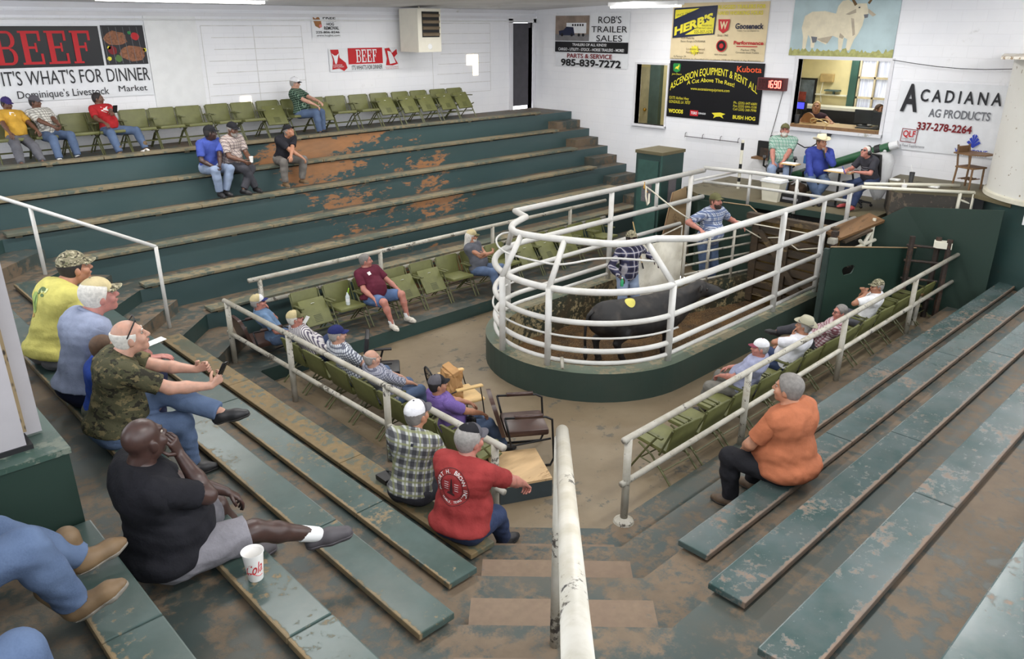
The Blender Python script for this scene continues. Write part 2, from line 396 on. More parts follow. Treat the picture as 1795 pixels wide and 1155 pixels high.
fl.add(([(8.08, 3.4, 0), (15.1, 3.4, 0), (15.1, 5.24, 0), (8.08, 5.24, 0)], [(0, 1, 2, 3)]))
fl.add(([(8.08, 8.24, 0), (15.1, 8.24, 0), (15.1, 9.4, 0), (8.08, 9.4, 0)], [(0, 1, 2, 3)]))
fl.add(([(RX, 5.24, 0), (15.1, 5.24, 0), (15.1, 8.24, 0), (RX, 8.24, 0)], [(0, 1, 2, 3)]))
struct('floor', fl, M_floor, 'dusty tan concrete floor around the sale ring')
g = MB(); nx, ny = 70, 40; vv = []; ff = []
for j in range(ny+1):
    for i in range(nx+1):
        x = 6.4+(RX+.3-6.4)*i/nx; y = 5.2+3.1*j/ny
        vv.append((x, y, -.15+.012*math.sin(x*5+y*3)+rng.normal(0, .008)))
for j in range(ny):
    for i in range(nx): a = j*(nx+1)+i; ff.append((a, a+1, a+nx+2, a+nx+1))
struct('floor_ring', (vv, ff), M_dirt, 'brown sawdust covering the floor of the sale ring', smooth=True)

def ring_path(r, x1, n=28, y0off=0):
    """open U path from right far end round the near end to the left far end"""
    return [(x1, RC[1]-r)]+[(RC[0]-r*math.sin(PI*i/n), RC[1]-r*math.cos(PI*i/n)) for i in range(n+1)]+[(x1, RC[1]+r)]
def wall_strip(po, pi_, z0, z1, cap=True):
    v = []; f = []; n = len(po)
    for p in po: v += [(*p, z0), (*p, z1)]
    for p in pi_: v += [(*p, z0), (*p, z1)]
    o = 2*n
    outer = [(2*i, 2*i+2, 2*i+3, 2*i+1) for i in range(n-1)]
    inner = [(o+2*i+2, o+2*i, o+2*i+1, o+2*i+3) for i in range(n-1)]
    top = [(2*i+1, 2*i+3, o+2*i+3, o+2*i+1) for i in range(n-1)]
    ends = [(0, 1, o+1, o), (2*n-2, o+2*n-2, o+2*n-1, 2*n-1)]
    return v, outer+ends, inner, top
rv, fo, fi, ft = wall_strip(ring_path(RO, 12.05), ring_path(RO-.25, 12.05), -.2, .4)
mb = MB(); mb.add((rv, fo), 0); mb.add((rv, fi), 1); mb.add((rv, ft), 2)
rw = obj('wall_ring', mb, [M_kerb, M_peel, M_kerbtop]); rw['kind'] = 'structure'; rw['label'] = 'low green concrete kerb wall of the sale ring'; rw['category'] = 'wall'

def wall_with_holes(u0, u1, z0, z1, holes, emb):
    us = sorted({u0, u1, *[h[0] for h in holes], *[h[1] for h in holes]}); zs = sorted({z0, z1, *[h[2] for h in holes], *[h[3] for h in holes]})
    m = MB()
    for a, b in zip(us, us[1:]):
        for c, d in zip(zs, zs[1:]):
            if any(h[0]-1e-6 <= a and b <= h[1]+1e-6 and h[2]-1e-6 <= c and d <= h[3]+1e-6 for h in holes): continue
            m.add(emb(a, b, c, d))
    return m
DOOR = (14.28, 15.0, 2.42, 4.57)
lw = wall_with_holes(-3, 15.3, 1.5, 5.6, [DOOR], lambda a, b, c, d: box(a, b, YW, YW+.2, c, d))
struct('wall_left', lw, M_blky, 'long white painted block wall behind the far stand')
WIN1 = (10.72, 11.58, 2.36, 3.68); WIN2 = (5.9, 7.66, 2.62, 3.9)
bw = wall_with_holes(1.5, 15.1, -.3, 5.6, [WIN1, WIN2], lambda a, b, c, d: box(XW, XW+.16, a, b, c, d))
struct('wall_back', bw, M_blkx, 'white painted block wall behind the auction block')
def ceil_z(y): return 4.86+.034*(14.9-y)
struct('ceiling', ([(-3, YW+.2, ceil_z(YW)), (15.3, YW+.2, ceil_z(YW)), (15.3, -2, ceil_z(-2)), (-3, -2, ceil_z(-2)), (-3, YW+.2, ceil_z(YW)+.1), (15.3, YW+.2, ceil_z(YW)+.1), (15.3, -2, ceil_z(-2)+.1), (-3, -2, ceil_z(-2)+.1)],
        [(0, 1, 2, 3), (7, 6, 5, 4), (0, 4, 5, 1), (1, 5, 6, 2), (2, 6, 7, 3), (3, 7, 4, 0)]), M_ceil, 'pale boarded ceiling')
struct('trim_1', MB().add(box(-3, 15.1, YW-.06, YW, 4.66, 4.72)).add(box(-3, 15.1, YW-.03, YW, 4.78, 4.86)), M_wall, 'white ledge along the top of the left wall')
struct('trim_2', tube([(-3, YW-.05, 4.60), (15.0, YW-.05, 4.60)], .014, 8), M_white, 'white conduit along the top of the left wall')
# smooth white panel and the grid of blocked-up windows on the left wall
struct('trim_3', cbox(.92, .02, 1.62, trs((5.86, YW-.012, 3.86))), M_white, 'smooth white panel beside the large beef banner')
M_joint = plain('block_joint', (206, 205, 204), .8)
def blocked(x0, x1, z0, z1, nr, nc):
    m = MB()
    for i in range(nr+1): z = z0+(z1-z0)*i/nr; m.add(box(x0+rng.uniform(0, .25), x1, YW-.006, YW, z-.006, z+.006))
    for j in range(nc+1): x = x0+(x1-x0)*j/nc; m.add(box(x-.005, x+.005, YW-.005, YW, z0, z1))
    return m
struct('trim_4', blocked(6.4, 8.45, 2.85, 4.5, 8, 2), M_joint, 'blocked up window outline left of the seated man in the green plaid shirt')
struct('trim_5', blocked(11.75, 13.55, 3.0, 4.55, 7, 1), M_joint, 'blocked up window outline right of the heater')
def small_window(n, quads, label):
    m = MB()
    for a, b, c, d in quads: m.add(box(a, b, YW-.012, YW-.002, c, d))
    struct('window_%d' % n, m, M_daypane, label)
small_window(3, [(7.0, 7.22, 2.98, 3.22)], 'small square light opening in the left wall')
small_window(4, [(12.78, 13.0, 3.62, 3.85), (12.98, 13.14, 3.38, 3.85)], 'small stepped light opening beside the door')
# dark doorway in the left wall with its frame
dm = MB(); dm.add(box(DOOR[0]-.1, DOOR[0], YW-.05, YW+.2, DOOR[2], DOOR[3]+.1)); dm.add(box(DOOR[1], DOOR[1]+.09, YW-.05, YW+.2, DOOR[2], DOOR[3]+.1)); dm.add(box(DOOR[0]-.1, DOOR[1]+.09, YW-.05, YW+.2, DOOR[3], DOOR[3]+.1))
struct('trim_6', dm, M_wall, 'white frame around the dark door')
M_doorleaf = plain('dark_door', (70, 68, 74), .6)
d1 = thing('door_1', 'dark grey door in the far corner of the left wall', 'door', (14.3, YW+.08, 2.5)); d1['kind'] = 'structure'
obj('door_leaf', box(14.3, 14.93, YW+.06, YW+.1, 2.56, 4.45), M_doorleaf, d1, world=True)
obj('door_leaf', box(14.3, 14.99, YW+.04, YW+.12, 4.45, 4.56), M_doorleaf, d1, world=True)
struct('window_5', box(14.3, 15.0, YW+.16, YW+.19, 2.42, 4.6), emit('daylight_outside', (250, 252, 255), 1.5), 'daylight showing under the dark door')
struct('trim_7', tube([(15.05, YW-.02, 2.5), (15.05, YW-.02, 4.2)], .02, 6), plain('orange_pipe', (190, 140, 80), .6), 'tan pipe beside the dark door')
# ---------------------------------------------------------------- back rooms seen through the two windows
M_pine0 = worn('counter_pine', (176, 146, 98), (150, 118, 74), .3, 3, .5, aniso=(4, 1, 1))
def room(name, y0, y1, x1, z0, z1, lab):
    om = MB(); x0 = XW+.16
    om.add(box(x0, x1, y0-.05, y0, z0, z1)); om.add(box(x0, x1, y1, y1+.05, z0, z1)); om.add(box(x1, x1+.05, y0, y1, z0, z1)); om.add(box(x0, x1+.05, y0, y1, z1, z1+.05)); om.add(box(x0, x1+.05, y0, y1, z0-.05, z0))
    struct(name, om, M_yellow, lab)
room('wall_office', 5.2, 9.5, 17.6, 1.45, 4.3, 'pale yellow walls of the office behind the large window')
room('wall_hall', 10.0, 14.2, 17.2, 1.2, 4.2, 'pale yellow hallway behind the small window')
area('office_light', (16.6, 7.4, 4.22), 1.6, .5, 16); area('hall_light', (16.2, 12, 4.12), .8, .5, 7)
def frame(y0, y1, z0, z1, w, n, lab, sill=True):
    m = MB(); x0, x1 = XW-.03, XW+.17
    m.add(box(x0, x1, y0-w, y0, z0-w, z1+w)); m.add(box(x0, x1, y1, y1+w, z0-w, z1+w)); m.add(box(x0, x1, y0, y1, z1, z1+w)); m.add(box(x0-(.05 if sill else 0), x1, y0-w, y1+w, z0-w, z0))
    t = thing('window_%d' % n, lab, 'window', (XW, (y0+y1)/2, z0)); t['kind'] = 'structure'
    obj('window_frame', m, M_wall, t, world=True)
    obj('window_pane', box(XW+.09, XW+.095, y0, y1, z0, z1), M_glass, t, world=True)
    return t
frame(*WIN1, .045, 1, 'small window left of the black equipment banner', True)
w2 = frame(*WIN2, .06, 2, 'large office window above the three seated auction staff')
ct = thing('counter', 'long wooden counter board under the office window', 'counter', (XW+.3, 6.8, WIN2[2])); obj('counter_top', box(XW-.02, XW+.62, WIN2[0], WIN2[1], WIN2[2]+.002, WIN2[2]+.06), M_pine0, ct, world=True); obj('front_edge', box(XW-.03, XW-.02, WIN2[0], WIN2[1], WIN2[2]-.03, WIN2[2]+.06), M_wood, ct, world=True)
d2 = thing('door_2', 'tan inner door seen through the small window', 'door', (17.15, 12.8, 1.3)); d2['kind'] = 'structure'
obj('door_leaf', box(17.12, 17.19, 12.66, 13.5, 1.3, 3.5), plain('tan_door', (196, 188, 156), .5), d2, world=True)
M_ggrey = plain('grey_green', (84, 104, 102), .5)
obj('door_frame', MB().add(box(17.06, 17.2, 12.34, 12.66, 1.25, 4.15)), M_ggrey, d2, world=True)
obj('door_knob', ball((17.08, 12.78, 2.45), .045), plain('brass', (190, 150, 70), .3, .9), d2, world=True, smooth=True)
# office contents
w6 = thing('window_6', 'curtained office window with pale mullions', 'window', (17.55, 7.1, 2.7)); w6['kind'] = 'structure'
t_ = NT('curtain'); _p = t_.pos((1, 9, .6)); _n = t_.noise(_p, 3, 4); t_.col(t_.mix(t_.step(_n, .4, .6), lin((186, 190, 212)), lin((226, 230, 244)))); t_.b.inputs['Emission Color'].default_value = (.8, .84, 1, 1); t_.b.inputs['Emission Strength'].default_value = .12
obj('curtain', box(17.56, 17.58, 6.5, 7.46, 2.6, 3.85), t_.m, w6, world=True)
m = MB()
for y in (6.5, 6.78, 7.12, 7.46): m.add(box(17.5, 17.55, y-.018, y+.018, 2.6, 3.85))
for z in (2.6, 3.05, 3.46, 3.84): m.add(box(17.5, 17.55, 6.48, 7.48, z-.022, z+.022))
obj('window_frame', m, plain('tan_frame', (196, 182, 150), .5), w6, world=True)
struct('trim_8', box(17.5, 17.6, 7.50, 7.66, 1.5, 4.3), plain('green_post', (50, 84, 74), .5), 'green post on the office wall')
struct('trim_9', MB().add(box(17.0, 17.45, 5.3, 9.4, 2.80, 2.86)).add(box(17.52, 17.6, 7.68, 8.4, 3.05, 3.08)), M_cream, 'pale shelf along the office wall')
t = thing('shelf', 'small dark green shelf on the yellow office wall', 'shelf', (17.5, 8.0, 3.17)); obj('board', box(17.42, 17.59, 7.85, 8.16, 3.15, 3.18), M_ggrey, t, world=True); obj('bracket', box(17.55, 17.59, 7.98, 8.02, 3.08, 3.15), M_ggrey, t, world=True)
t = thing('wall_phone', 'tan box with a hanging cord on the yellow office wall', 'phone', (17.55, 8.18, 3.4)); obj('case', cbox(.1, .30, .18, trs((17.54, 8.18, 3.42)), .02), plain('tan_plastic', (186, 160, 108), .5), t, world=True); obj('cord', tube([(17.54, 8.26, 3.34), (17.56, 8.3, 3.1), (17.56, 8.26, 2.9)], .012, 5), M_cream, t, world=True)
t = thing('poster', 'black framed poster with a red machine on the office wall', 'poster', (17.58, 8.7, 3.0))
obj('frame', box(17.55, 17.59, 8.42, 8.92, 2.72, 3.40), M_black, t, world=True); obj('picture', box(17.54, 17.55, 8.46, 8.88, 2.76, 3.36), plain('poster_grey', (96, 106, 114), .5, var=.4, scale=5), t, world=True); obj('machine', box(17.53, 17.54, 8.62, 8.85, 2.8, 3.1), plain('poster_red', (130, 52, 44), .5, var=.4, scale=14), t, world=True)
t = thing('display', 'small blue lit display in the office beside the dark poster', 'display', (16.6, 8.27, 2.8)); obj('case', box(16.6, 16.68, 8.14, 8.40, 2.79, 2.97), M_black, t, world=True); obj('screen', box(16.59, 16.6, 8.17, 8.37, 2.82, 2.95), emit('blue_screen', (60, 60, 220), .9), t, world=True); obj('stand', box(16.6, 16.7, 8.2, 8.3, 2.45, 2.79), M_black, t, world=True)
def monitor(name, label, x, y, z, s=.5, hh=.6):
    t = thing(name, label, 'monitor', (x, y, z))
    obj('screen', cbox(.05, s, s*hh, trs((x, y, z+.05+s*hh/2)), .01), M_black, t, world=True); obj('stand', cbox(.05, .08, .08, trs((x+.03, y, z+.04))), M_black, t, world=True); obj('base', cbox(.18, .24, .02, trs((x+.02, y, z+.011)), .005), M_black, t, world=True)
ZC_ = WIN2[2]+.06
monitor('monitor', 'left black monitor on the office counter', 15.62, 6.42, ZC_, .42, .62)
monitor('monitor', 'right black monitor in front of the ponytailed woman', 15.55, 6.08, ZC_, .34, .72)
t = thing('keyboard', 'black keyboard lying on the office counter', 'keyboard', (15.3, 6.2, ZC_)); obj('case', cbox(.16, .42, .02, trs((15.27, 6.2, ZC_+.011)), .005), M_black, t, world=True); obj('keys', MB().add(cbox(.12, .38, .012, trs((15.27, 6.2, ZC_+.024)))), plain('key_grey', (60, 60, 62), .6), t, world=True)
t = thing('desk', 'dark office desk behind the counter', 'desk', (16.7, 7.4, 1.45)); obj('desk_top', box(16.3, 17.0, 6.2, 8.6, 2.42, 2.48), M_black, t, world=True); obj('front_panel', box(16.32, 16.36, 6.2, 8.6, 1.46, 2.42), plain('dark_green', (40, 60, 52), .5), t, world=True); obj('hutch', box(16.95, 17.0, 6.2, 8.6, 2.48, 2.8), M_black, t, world=True)
for i in range(4):
    o = obj('paper_stack', cbox(.22, .22, .05+.02*i, trs((0, 0, .03+.01*i), 0, 0, .2*i), .004), plain('paper', (214, 206, 186), .8), None, loc=(16.5, 6.98+.22*i, 2.485)); tag(o, ['stack of papers nearest the monitors on the office desk', 'second stack of papers on the office desk', 'third stack of papers on the office desk', 'stack of papers beside the woman in the dark top'][i], 'papers', 'papers on the office desk')
t = thing('wooden_panel', 'wooden rounded panel standing by the woman at the window', 'board', (15.42, 7.46, ZC_)); obj('panel', prism([(.17*math.cos(PI*i/12), .20*math.sin(PI*i/12)) for i in range(13)], 0, .03), plain('orange_wood', (150, 100, 56), .5), t); obj('disc', lathe([(.02, .03), (.018, .036)], 12, trs((0, .09, 0))), M_tanply, t); t.rotation_euler = (R(80), 0, R(80))
t = thing('coil_rope', 'loop of pale rope lying on the window counter', 'rope', (15.22, 7.1, ZC_)); obj('loop', tube([(15.2+.06*math.cos(a*.35), 7.12+.22*math.cos(a*.35+.5), ZC_+.02+.10*abs(math.sin(a*.35))) for a in range(19)], .010, 6), plain('rope', (186, 160, 108), .8), t, world=True); obj('tail', tube([(15.14, 6.95, ZC_+.02), (15.08, 6.93, ZC_), (15.06, 6.93, ZC_-.12)], .01, 6), MATS['rope'], t, world=True)
t = thing('black_cup', 'black container at the left corner of the window counter', 'container', (15.16, 7.57, ZC_)); obj('body', lathe([(.05, 0), (.06, .16), (.055, .17)], 14), M_black, t, smooth='auto'); obj('strap', tube([(.06, 0, .16), (.07, 0, .22), (.02, .03, .24), (0, 0, .18)], .006, 5), M_black, t)

# ---------------------------------------------------------------- auction platform and raised stage
ZP = 1.46; ZS = 1.95
pf = [(12.95, 8.28), (13.2, 5.1), (15.1, 5.1), (15.1, 8.9), (13.35, 8.9)]
struct('floor_platform', prism(pf, ZP-.07, ZP), M_olive, 'olive floor of the auction platform')
struct('trim_10', plate([(12.945, 8.28, ZP-.1), (13.195, 5.1, ZP-.1), (13.195, 5.1, ZP+.005), (12.945, 8.28, ZP+.005)], .03), M_green, 'green lip along the front of the platform')
struct('wall_platform', plate([(13.25, 8.28, -.2), (13.45, 5.1, -.2), (13.45, 5.1, ZP-.07), (13.25, 8.28, ZP-.07)], .05), worn('platform_darkness', (34, 36, 36), (120, 118, 112), .3, 5, .6), 'black sheet standing in for the darkness under the platform')  # dark sheet put where only the shade under the platform shows
struct('wall_platform_side', plate([(13.35, 8.9, -.2), (12.95, 8.28, -.2), (12.95, 8.28, ZP-.07), (13.35, 8.9, ZP-.07)], .05), M_green, 'green side of the platform')
sf = [(13.62, 4.95), (14.1, 3.85), (13.7, 3.2), (15.1, 2.6), (15.1, 5.4), (14.45, 5.35)]
struct('floor_stage', prism(sf, ZS-.06, ZS), M_olive, 'raised olive floor beside the white tank')
struct('wall_stage', MB().add(plate([(14.45, 5.35, ZP), (13.62, 4.95, ZP), (13.62, 4.95, ZS-.06), (14.45, 5.35, ZS-.06)], .03)).add(plate([(13.62, 4.95, 0), (14.1, 3.85, 0), (14.1, 3.85, ZS-.06), (13.62, 4.95, ZS-.06)], .03)), worn('stage_dark', (58, 54, 48), (110, 98, 82), .5, 2.5, .6), 'dark scuffed boards under the raised stage')
# white round tank on the stage
tk = thing('wall_curved', 'big white curved wall at the right end of the stage', 'wall', (14.85, 2.5, 0)); tk['kind'] = 'structure'
t_ = NT('tank_white'); _P = t_.pos(); _s = t_.step(t_.noise(_P, 16, 3, .4), .70, .74); t_.col(t_.mix(_s, t_.mix(t_.noise(_P, 1.2, 4), lin((222, 220, 212)), lin((236, 235, 230))), lin((150, 136, 112)))); t_.rough(.5); M_tank = t_.m
obj('shell', lathe([(1.35, 1.97), (1.35, 4.02), (1.3, 4.02)], 72), M_tank, tk, smooth='auto')
obj('rim', lathe([(1.36, 1.95), (1.39, 1.96), (1.39, 2.02), (1.36, 2.04)], 72), M_cream, tk, smooth='auto')
obj('skirt', lathe([(1.33, 0), (1.33, 1.95)], 72), M_riser, tk, smooth='auto')
M_ledge = worn('ledge_board', (214, 208, 196), (150, 120, 84), .4, 3, .7)
struct('trim_11', cbox(1.5, 2.4, .04, trs((14.55, 2.75, 4.06), 0, 0, .25)), M_ledge, 'thin board lying across the top of the white curved wall')
struct('wall_right_end', MB().add(plate([(14.34, 3.28, -.2), (14.34, -2, -.2), (14.34, -2, 1.75), (14.34, 3.28, 1.75)], .1)), M_riser, 'green end wall closing the right-hand stand')
obj('panel', box(13.40, 13.44, 1.6, 2.93, 1.72, 4.2), M_white, tk, world=True)

# ---------------------------------------------------------------- ring fence
fence = thing('ring_fence', 'white pipe fence with a round near end around the black calf', 'fence', (RC[0], RC[1], .4))
RP = RO-.14
def spath(r, x1, z, n=40): return [(x, y, z) for x, y in ring_path(r, x1, n)]
def rail(name, pts, r, mat=None, par=None, n=12): return obj(name, tube(pts, r, n), mat or M_pipe, par or fence, world=True, smooth=True)
for z, r in ((.49, .028), (.65, .035), (1.03, .036), (1.44, .044)):
    P = spath(RP, 12.2, z)
    if z == 1.44: P = P[:-1]+[(12.9, RC[1]+RP, z)]; P[0] = (13.2, RC[1]-RP, z)
    rail('rail', P, r)
rail('thin_rail', [p for p in spath(RP+.03, 8.2, .84)][1:-1], .014)
posts = [(6.63, 7.10), (6.71, 6.33), (7.95, 5.33), (10.67, 5.33), (12.05, 5.33), (7.73, 8.15), (10.13, 8.15), (12.45, 8.15)]
for i, (x, y) in enumerate(posts):
    top = 1.95 if i in (3, 6, 7) else 1.44
    obj('post', tube([(x, y, .4), (x, y, top)], .044, 12), M_pipe, fence, world=True, smooth=True)
obj('post', tube([(11.4, 8.15, 1.44), (11.4, 8.15, 1.95)], .034, 12), M_pipe, fence, world=True, smooth=True)
obj('post', tube([(12.9, 5.35, 1.44), (12.9, 5.35, 1.95)], .036, 12), M_pipe, fence, world=True, smooth=True)
obj('post', tube([(12.0, 5.35, 1.44), (12.0, 5.35, 1.95)], .032, 12), M_pipe, fence, world=True, smooth=True)
# crown rail, set inwards over the round end
ZC = 1.95
CP = [(13.35, 5.35, ZC), (8.42, 5.37, ZC), (8.05, 5.72, ZC)]
crown = [(7.7, 5.79), (7.47, 5.92), (7.3, 6.2), (7.17, 6.5), (7.05, 6.8), (6.98, 7.09), (7.03, 7.32), (7.22, 7.52), (7.45, 7.64), (7.7, 7.74)]
sm = []
pts = [Vector((8.05, 5.72, ZC))]+[Vector((*p, ZC)) for p in crown]
for i in range(len(pts)-1):
    p0, p1, p2, p3 = pts[max(0, i-1)], pts[i], pts[i+1], pts[min(len(pts)-1, i+2)]
    for s in range(5):
        u = s/5; sm.append(.5*((2*p1)+(-p0+p2)*u+(2*p0-5*p1+4*p2-p3)*u*u+(-p0+3*p1-3*p2+p3)*u**3))
sm.append(pts[-1])
rail('crown_rail', CP[:2]+[tuple(p) for p in sm]+[(7.85, 8.12, ZC), (12.85, 8.14, ZC)], .045)
for a, b in (((7.95, 5.33, 1.44), (7.9, 5.77, ZC)), ((6.71, 6.33, 1.44), (7.17, 6.5, ZC)), ((6.63, 7.10, 1.44), (6.98, 7.09, ZC)), ((7.73, 8.15, 1.44), (7.32, 7.6, ZC))):
    rail('strut', [a, b], .039)
def spl(P, n=5):
    P = [Vector(p) for p in P]; out = []
    for i in range(len(P)-1):
        p0, p1, p2, p3 = P[max(0, i-1)], P[i], P[i+1], P[min(len(P)-1, i+2)]
        for s in range(n): u = s/n; out.append(.5*((2*p1)+(-p0+p2)*u+(2*p0-5*p1+4*p2-p3)*u*u+(-p0+3*p1-3*p2+p3)*u**3))
    return out+[P[-1]]
rail('thin_rail', spl([(7.52, 7.84, 1.74), (7.37, 7.88, 1.74), (7.16, 7.78, 1.72), (6.96, 7.53, 1.7), (6.85, 7.27, 1.69), (6.85, 7.08, 1.68), (6.87, 6.77, 1.68), (6.92, 6.42, 1.69), (7.05, 6.24, 1.72), (7.28, 6.08, 1.76), (7.49, 5.86, 1.77), (7.92, 5.59, 1.70)]), .014)
rail('stub', [(6.75, 6.12, .55), (6.66, 6.02, .46)], .022, M_pipeold)
# rope and hook hanging on the left rail
M_rope = plain('white_rope', (214, 208, 190), .8)
rp = thing('rope', 'white rope tied to the left ring rail and running to the gate man', 'rope', (11.2, 8.1, 1.95))
obj('cord', tube([(10.95, 8.1, 1.92), (11.05, 8.0, 1.82), (11.35, 7.72, 1.5), (11.75, 7.42, 1.18), (11.95, 7.3, 1.1)], .013, 6), M_rope, rp, world=True, smooth=True)
obj('loop', tube([(10.97, 8.08, 1.9), (10.9, 8.02, 1.75), (10.93, 8.0, 1.6), (11.0, 8.02, 1.62), (11.02, 8.04, 1.78)], .016, 6), M_rope, rp, world=True, smooth=True)
obj('hook', tube([(10.95, 8.1, 1.98), (10.93, 8.09, 1.88), (11.0, 8.06, 1.8)], .012, 6), plain('brass2', (200, 150, 60), .4, .6), rp, world=True)
r2 = thing('rope', 'slack white rope crossing in front of the slatted wooden gate', 'rope', (12.2, 6.6, 1.3))
obj('cord', tube([(12.2, 7.05, 1.25), (12.25, 6.5, 1.05), (12.3, 6.15, 1.12), (12.25, 5.8, .98), (12.2, 5.4, 1.1)], .012, 6), M_rope, r2, world=True, smooth=True)
obj('cord', tube([(12.2, 7.0, 1.28), (12.2, 5.4, 1.3)], .011, 6), M_rope, r2, world=True)

# ---------------------------------------------------------------- railings
def railing(name, label, P, top, low, base, posts, r=.033, mat=M_pipeold, ends=True, rp=.036):
    t = thing(name, label, 'railing', (posts[0][0], posts[0][1], base))
    obj('top_rail', tube([(*p, top) for p in P], r, 12), mat, t, world=True, smooth=True)
    if low: obj('lower_rail', tube([(*p, low) for p in P], r*.9, 12), mat, t, world=True, smooth=True)
    for p in posts: obj('post', tube([(*p, base), (*p, top)], rp, 12), mat, t, world=True, smooth=True)
    return t
rB = railing('railing', 'white pipe railing behind the right-hand row of chairs', [(4.88, 3.66), (14.06, 3.72)], 1.08, .63, .2, [(4.95, 3.66), (7.01, 3.67), (9.38, 3.69), (11.75, 3.71), (14.02, 3.72)])
obj('post_flange', lathe([(.1, 0), (.09, .02), (.045, .05)], 16, trs((4.95-4.95, 0, 0))), M_pipeold, rB)
railing('railing', 'white pipe railing behind the row of chairs on the left', [(3.99, 9.72), (4.03, 4.30)], 1.08, .63, .2, [(3.99, 9.64), (4.0, 8.02), (4.02, 6.05), (4.03, 4.42)])
railing('railing', 'white pipe railing along the front of the far stand', [(4.62, 10.3), (12.6, 10.3)], 1.08, .72, .2, [(4.79, 10.3), (6.9, 10.3), (9.38, 10.3), (11.5, 10.3)], r=.036)
t = thing('handrail', 'thin white handrail going up the corner stairs on the left', 'handrail', (3.45, 10.35, .66))
a_, b_ = Vector((3.45, 10.35, 1.80)), Vector((1.1, 12.9, 2.90))
obj('rail', tube([a_, b_], .026, 10), M_pipe, t, world=True, smooth=True)
obj('post', tube([(3.45, 10.35, .66), a_], .026, 10), M_pipe, t, world=True, smooth=True)
q = a_.lerp(b_, .46); obj('post', tube([(q.x, q.y, 1.2), q], .026, 10), M_pipe, t, world=True, smooth=True)
t = thing('handrail', 'thick chipped white handrail running down the middle of the near stairs', 'handrail', (2.43, 2.19, 1.2))
obj('rail', tube([(2.46, 2.215, 2.68), (.60, .48, 3.55)], .031, 16), M_pipeold, t, world=True, smooth=True)
obj('post', tube([(2.43, 2.20, 1.25), (2.43, 2.20, 2.66)], .028, 14), M_pipeold, t, world=True, smooth=True)
pr_ = thing('railing', 'white pipe railing along the front of the auction platform', 'railing', (13.0, 7.4, ZP))
fr = [(12.85, 8.14), (13.02, 7.2), (13.1, 5.4)]
obj('top_rail', tube([(*p, 2.0) for p in fr], .034, 12), M_pipe, pr_, world=True, smooth=True)
obj('lower_rail', tube([(*p, 1.74) for p in fr], .026, 12), M_pipe, pr_, world=True, smooth=True)
obj('lower_rail', tube([(12.6, 8.2, 1.78), (14.0, 8.12, 1.78)], .024, 10), M_pipe, pr_, world=True, smooth=True)
for p in ((13.02, 7.26), (13.05, 6.36), (13.1, 5.42)): obj('post', tube([(*p, ZP-.08), (*p, 2.0)], .028, 10), M_pipe, pr_, world=True, smooth=True)
ps = thing('railing', 'short double white pipe railing beside the raised stage', 'railing', (13.7, 4.4, ZS))
for a, b in (((13.1, 5.25, 2.0), (14.12, 3.85, 1.97)), ((13.42, 5.35, 2.0), (14.5, 4.2, 1.99))): obj('top_rail', tube([a, b], .028, 10), M_cream, ps, world=True, smooth=True)
for p in ((14.0, 4.02), (14.12, 3.86)): obj('post', tube([(*p, 1.5), (*p, 1.98)], .028, 10), M_cream, ps, world=True, smooth=True)
obj('brace', tube([(14.0, 4.02, 1.85), (14.12, 3.86, 1.78)], .016, 8), M_cream, ps, world=True)
t = thing('striped_pole', 'white and black striped pole standing at the platform corner', 'pole', (14.0, 8.05, ZP))
m = MB()
segs = [ZP, 1.6, 1.68, 1.86, 1.95, 2.22, 2.36, 2.41]
for i in range(len(segs)-1): m.add(tube([(14.0, 8.05, segs[i]), (14.0, 8.05, segs[i+1])], .03, 10), i % 2)
obj('shaft', m, [M_cream, M_black], t, world=True); obj('clamp', cbox(.1, .1, .05, trs((14.0, 8.05, 1.8))), M_rust, t, world=True)

# ---------------------------------------------------------------- gates and chute panels
gt = thing('pipe_gate', 'white pipe gate in front of the bearded man in blue plaid', 'gate', (10.78, 7.05, .35))
A0, A1 = Vector((10.74, 7.04, 0)), Vector((12.39, 6.68, 0))
for z in (.42, .58, .74, .92, 1.08, 1.24): obj('bar', tube([(A0.x, A0.y, z), (A1.x, A1.y, z)], .020, 8), M_pipeold, gt, world=True, smooth=True)
for u in (0, .33, .68, 1): p = A0.lerp(A1, u); obj('upright', tube([(p.x, p.y, .35), (p.x, p.y, 1.26)], .027, 8), M_pipeold, gt, world=True, smooth=True)
gw = plate([(A0.x, A0.y-.03, -.2), (A1.x, A1.y-.03, -.2), (A1.x, A1.y-.03, .35), (A0.x, A0.y-.03, .35)], .12)
o = struct('wall_gate_kerb', gw, M_peel, 'peeling kerb under the white pipe gate')
sh = thing('shield_panel', 'scuffed white sheet metal shield on a swinging gate frame in the ring', 'shield', (9.8, 7.2, -.12))
S0, S1 = Vector((9.80, 7.26, 0)), Vector((10.86, 7.16, 0))
obj('sheet', plate([(S0.x, S0.y, .1), (S1.x, S1.y, .1), (S1.x, S1.y, 1.17), (S0.x, S0.y, 1.22)], .02), worn('shield_white', (226, 222, 208), (110, 96, 66), .26, 3.5, .55, dirt=(176, 166, 140), dirt_amt=.4), sh, world=True)
obj('frame', tube([(S0.x+.1, S0.y+.05, -.12), (S0.x+.1, S0.y+.05, 1.2), (S1.x, S1.y+.05, 1.38), (S1.x, S1.y+.05, -.12)], .016, 8), M_pipeold, sh, world=True, smooth=True)
obj('frame', tube([(S0.x+.5, S0.y+.05, 1.0), (S0.x+.5, S0.y+.05, 1.3)], .013, 8), M_pipeold, sh, world=True)
sg = thing('slat_gate', 'weathered wooden slatted gate at the back of the ring', 'gate', (12.35, 6.0, -.15))
for i in range(8):
    z = -.02+.165*i; obj('slat', box(12.30, 12.335, 5.3, 6.72, z, z+.125), M_darkwood, sg, world=True)
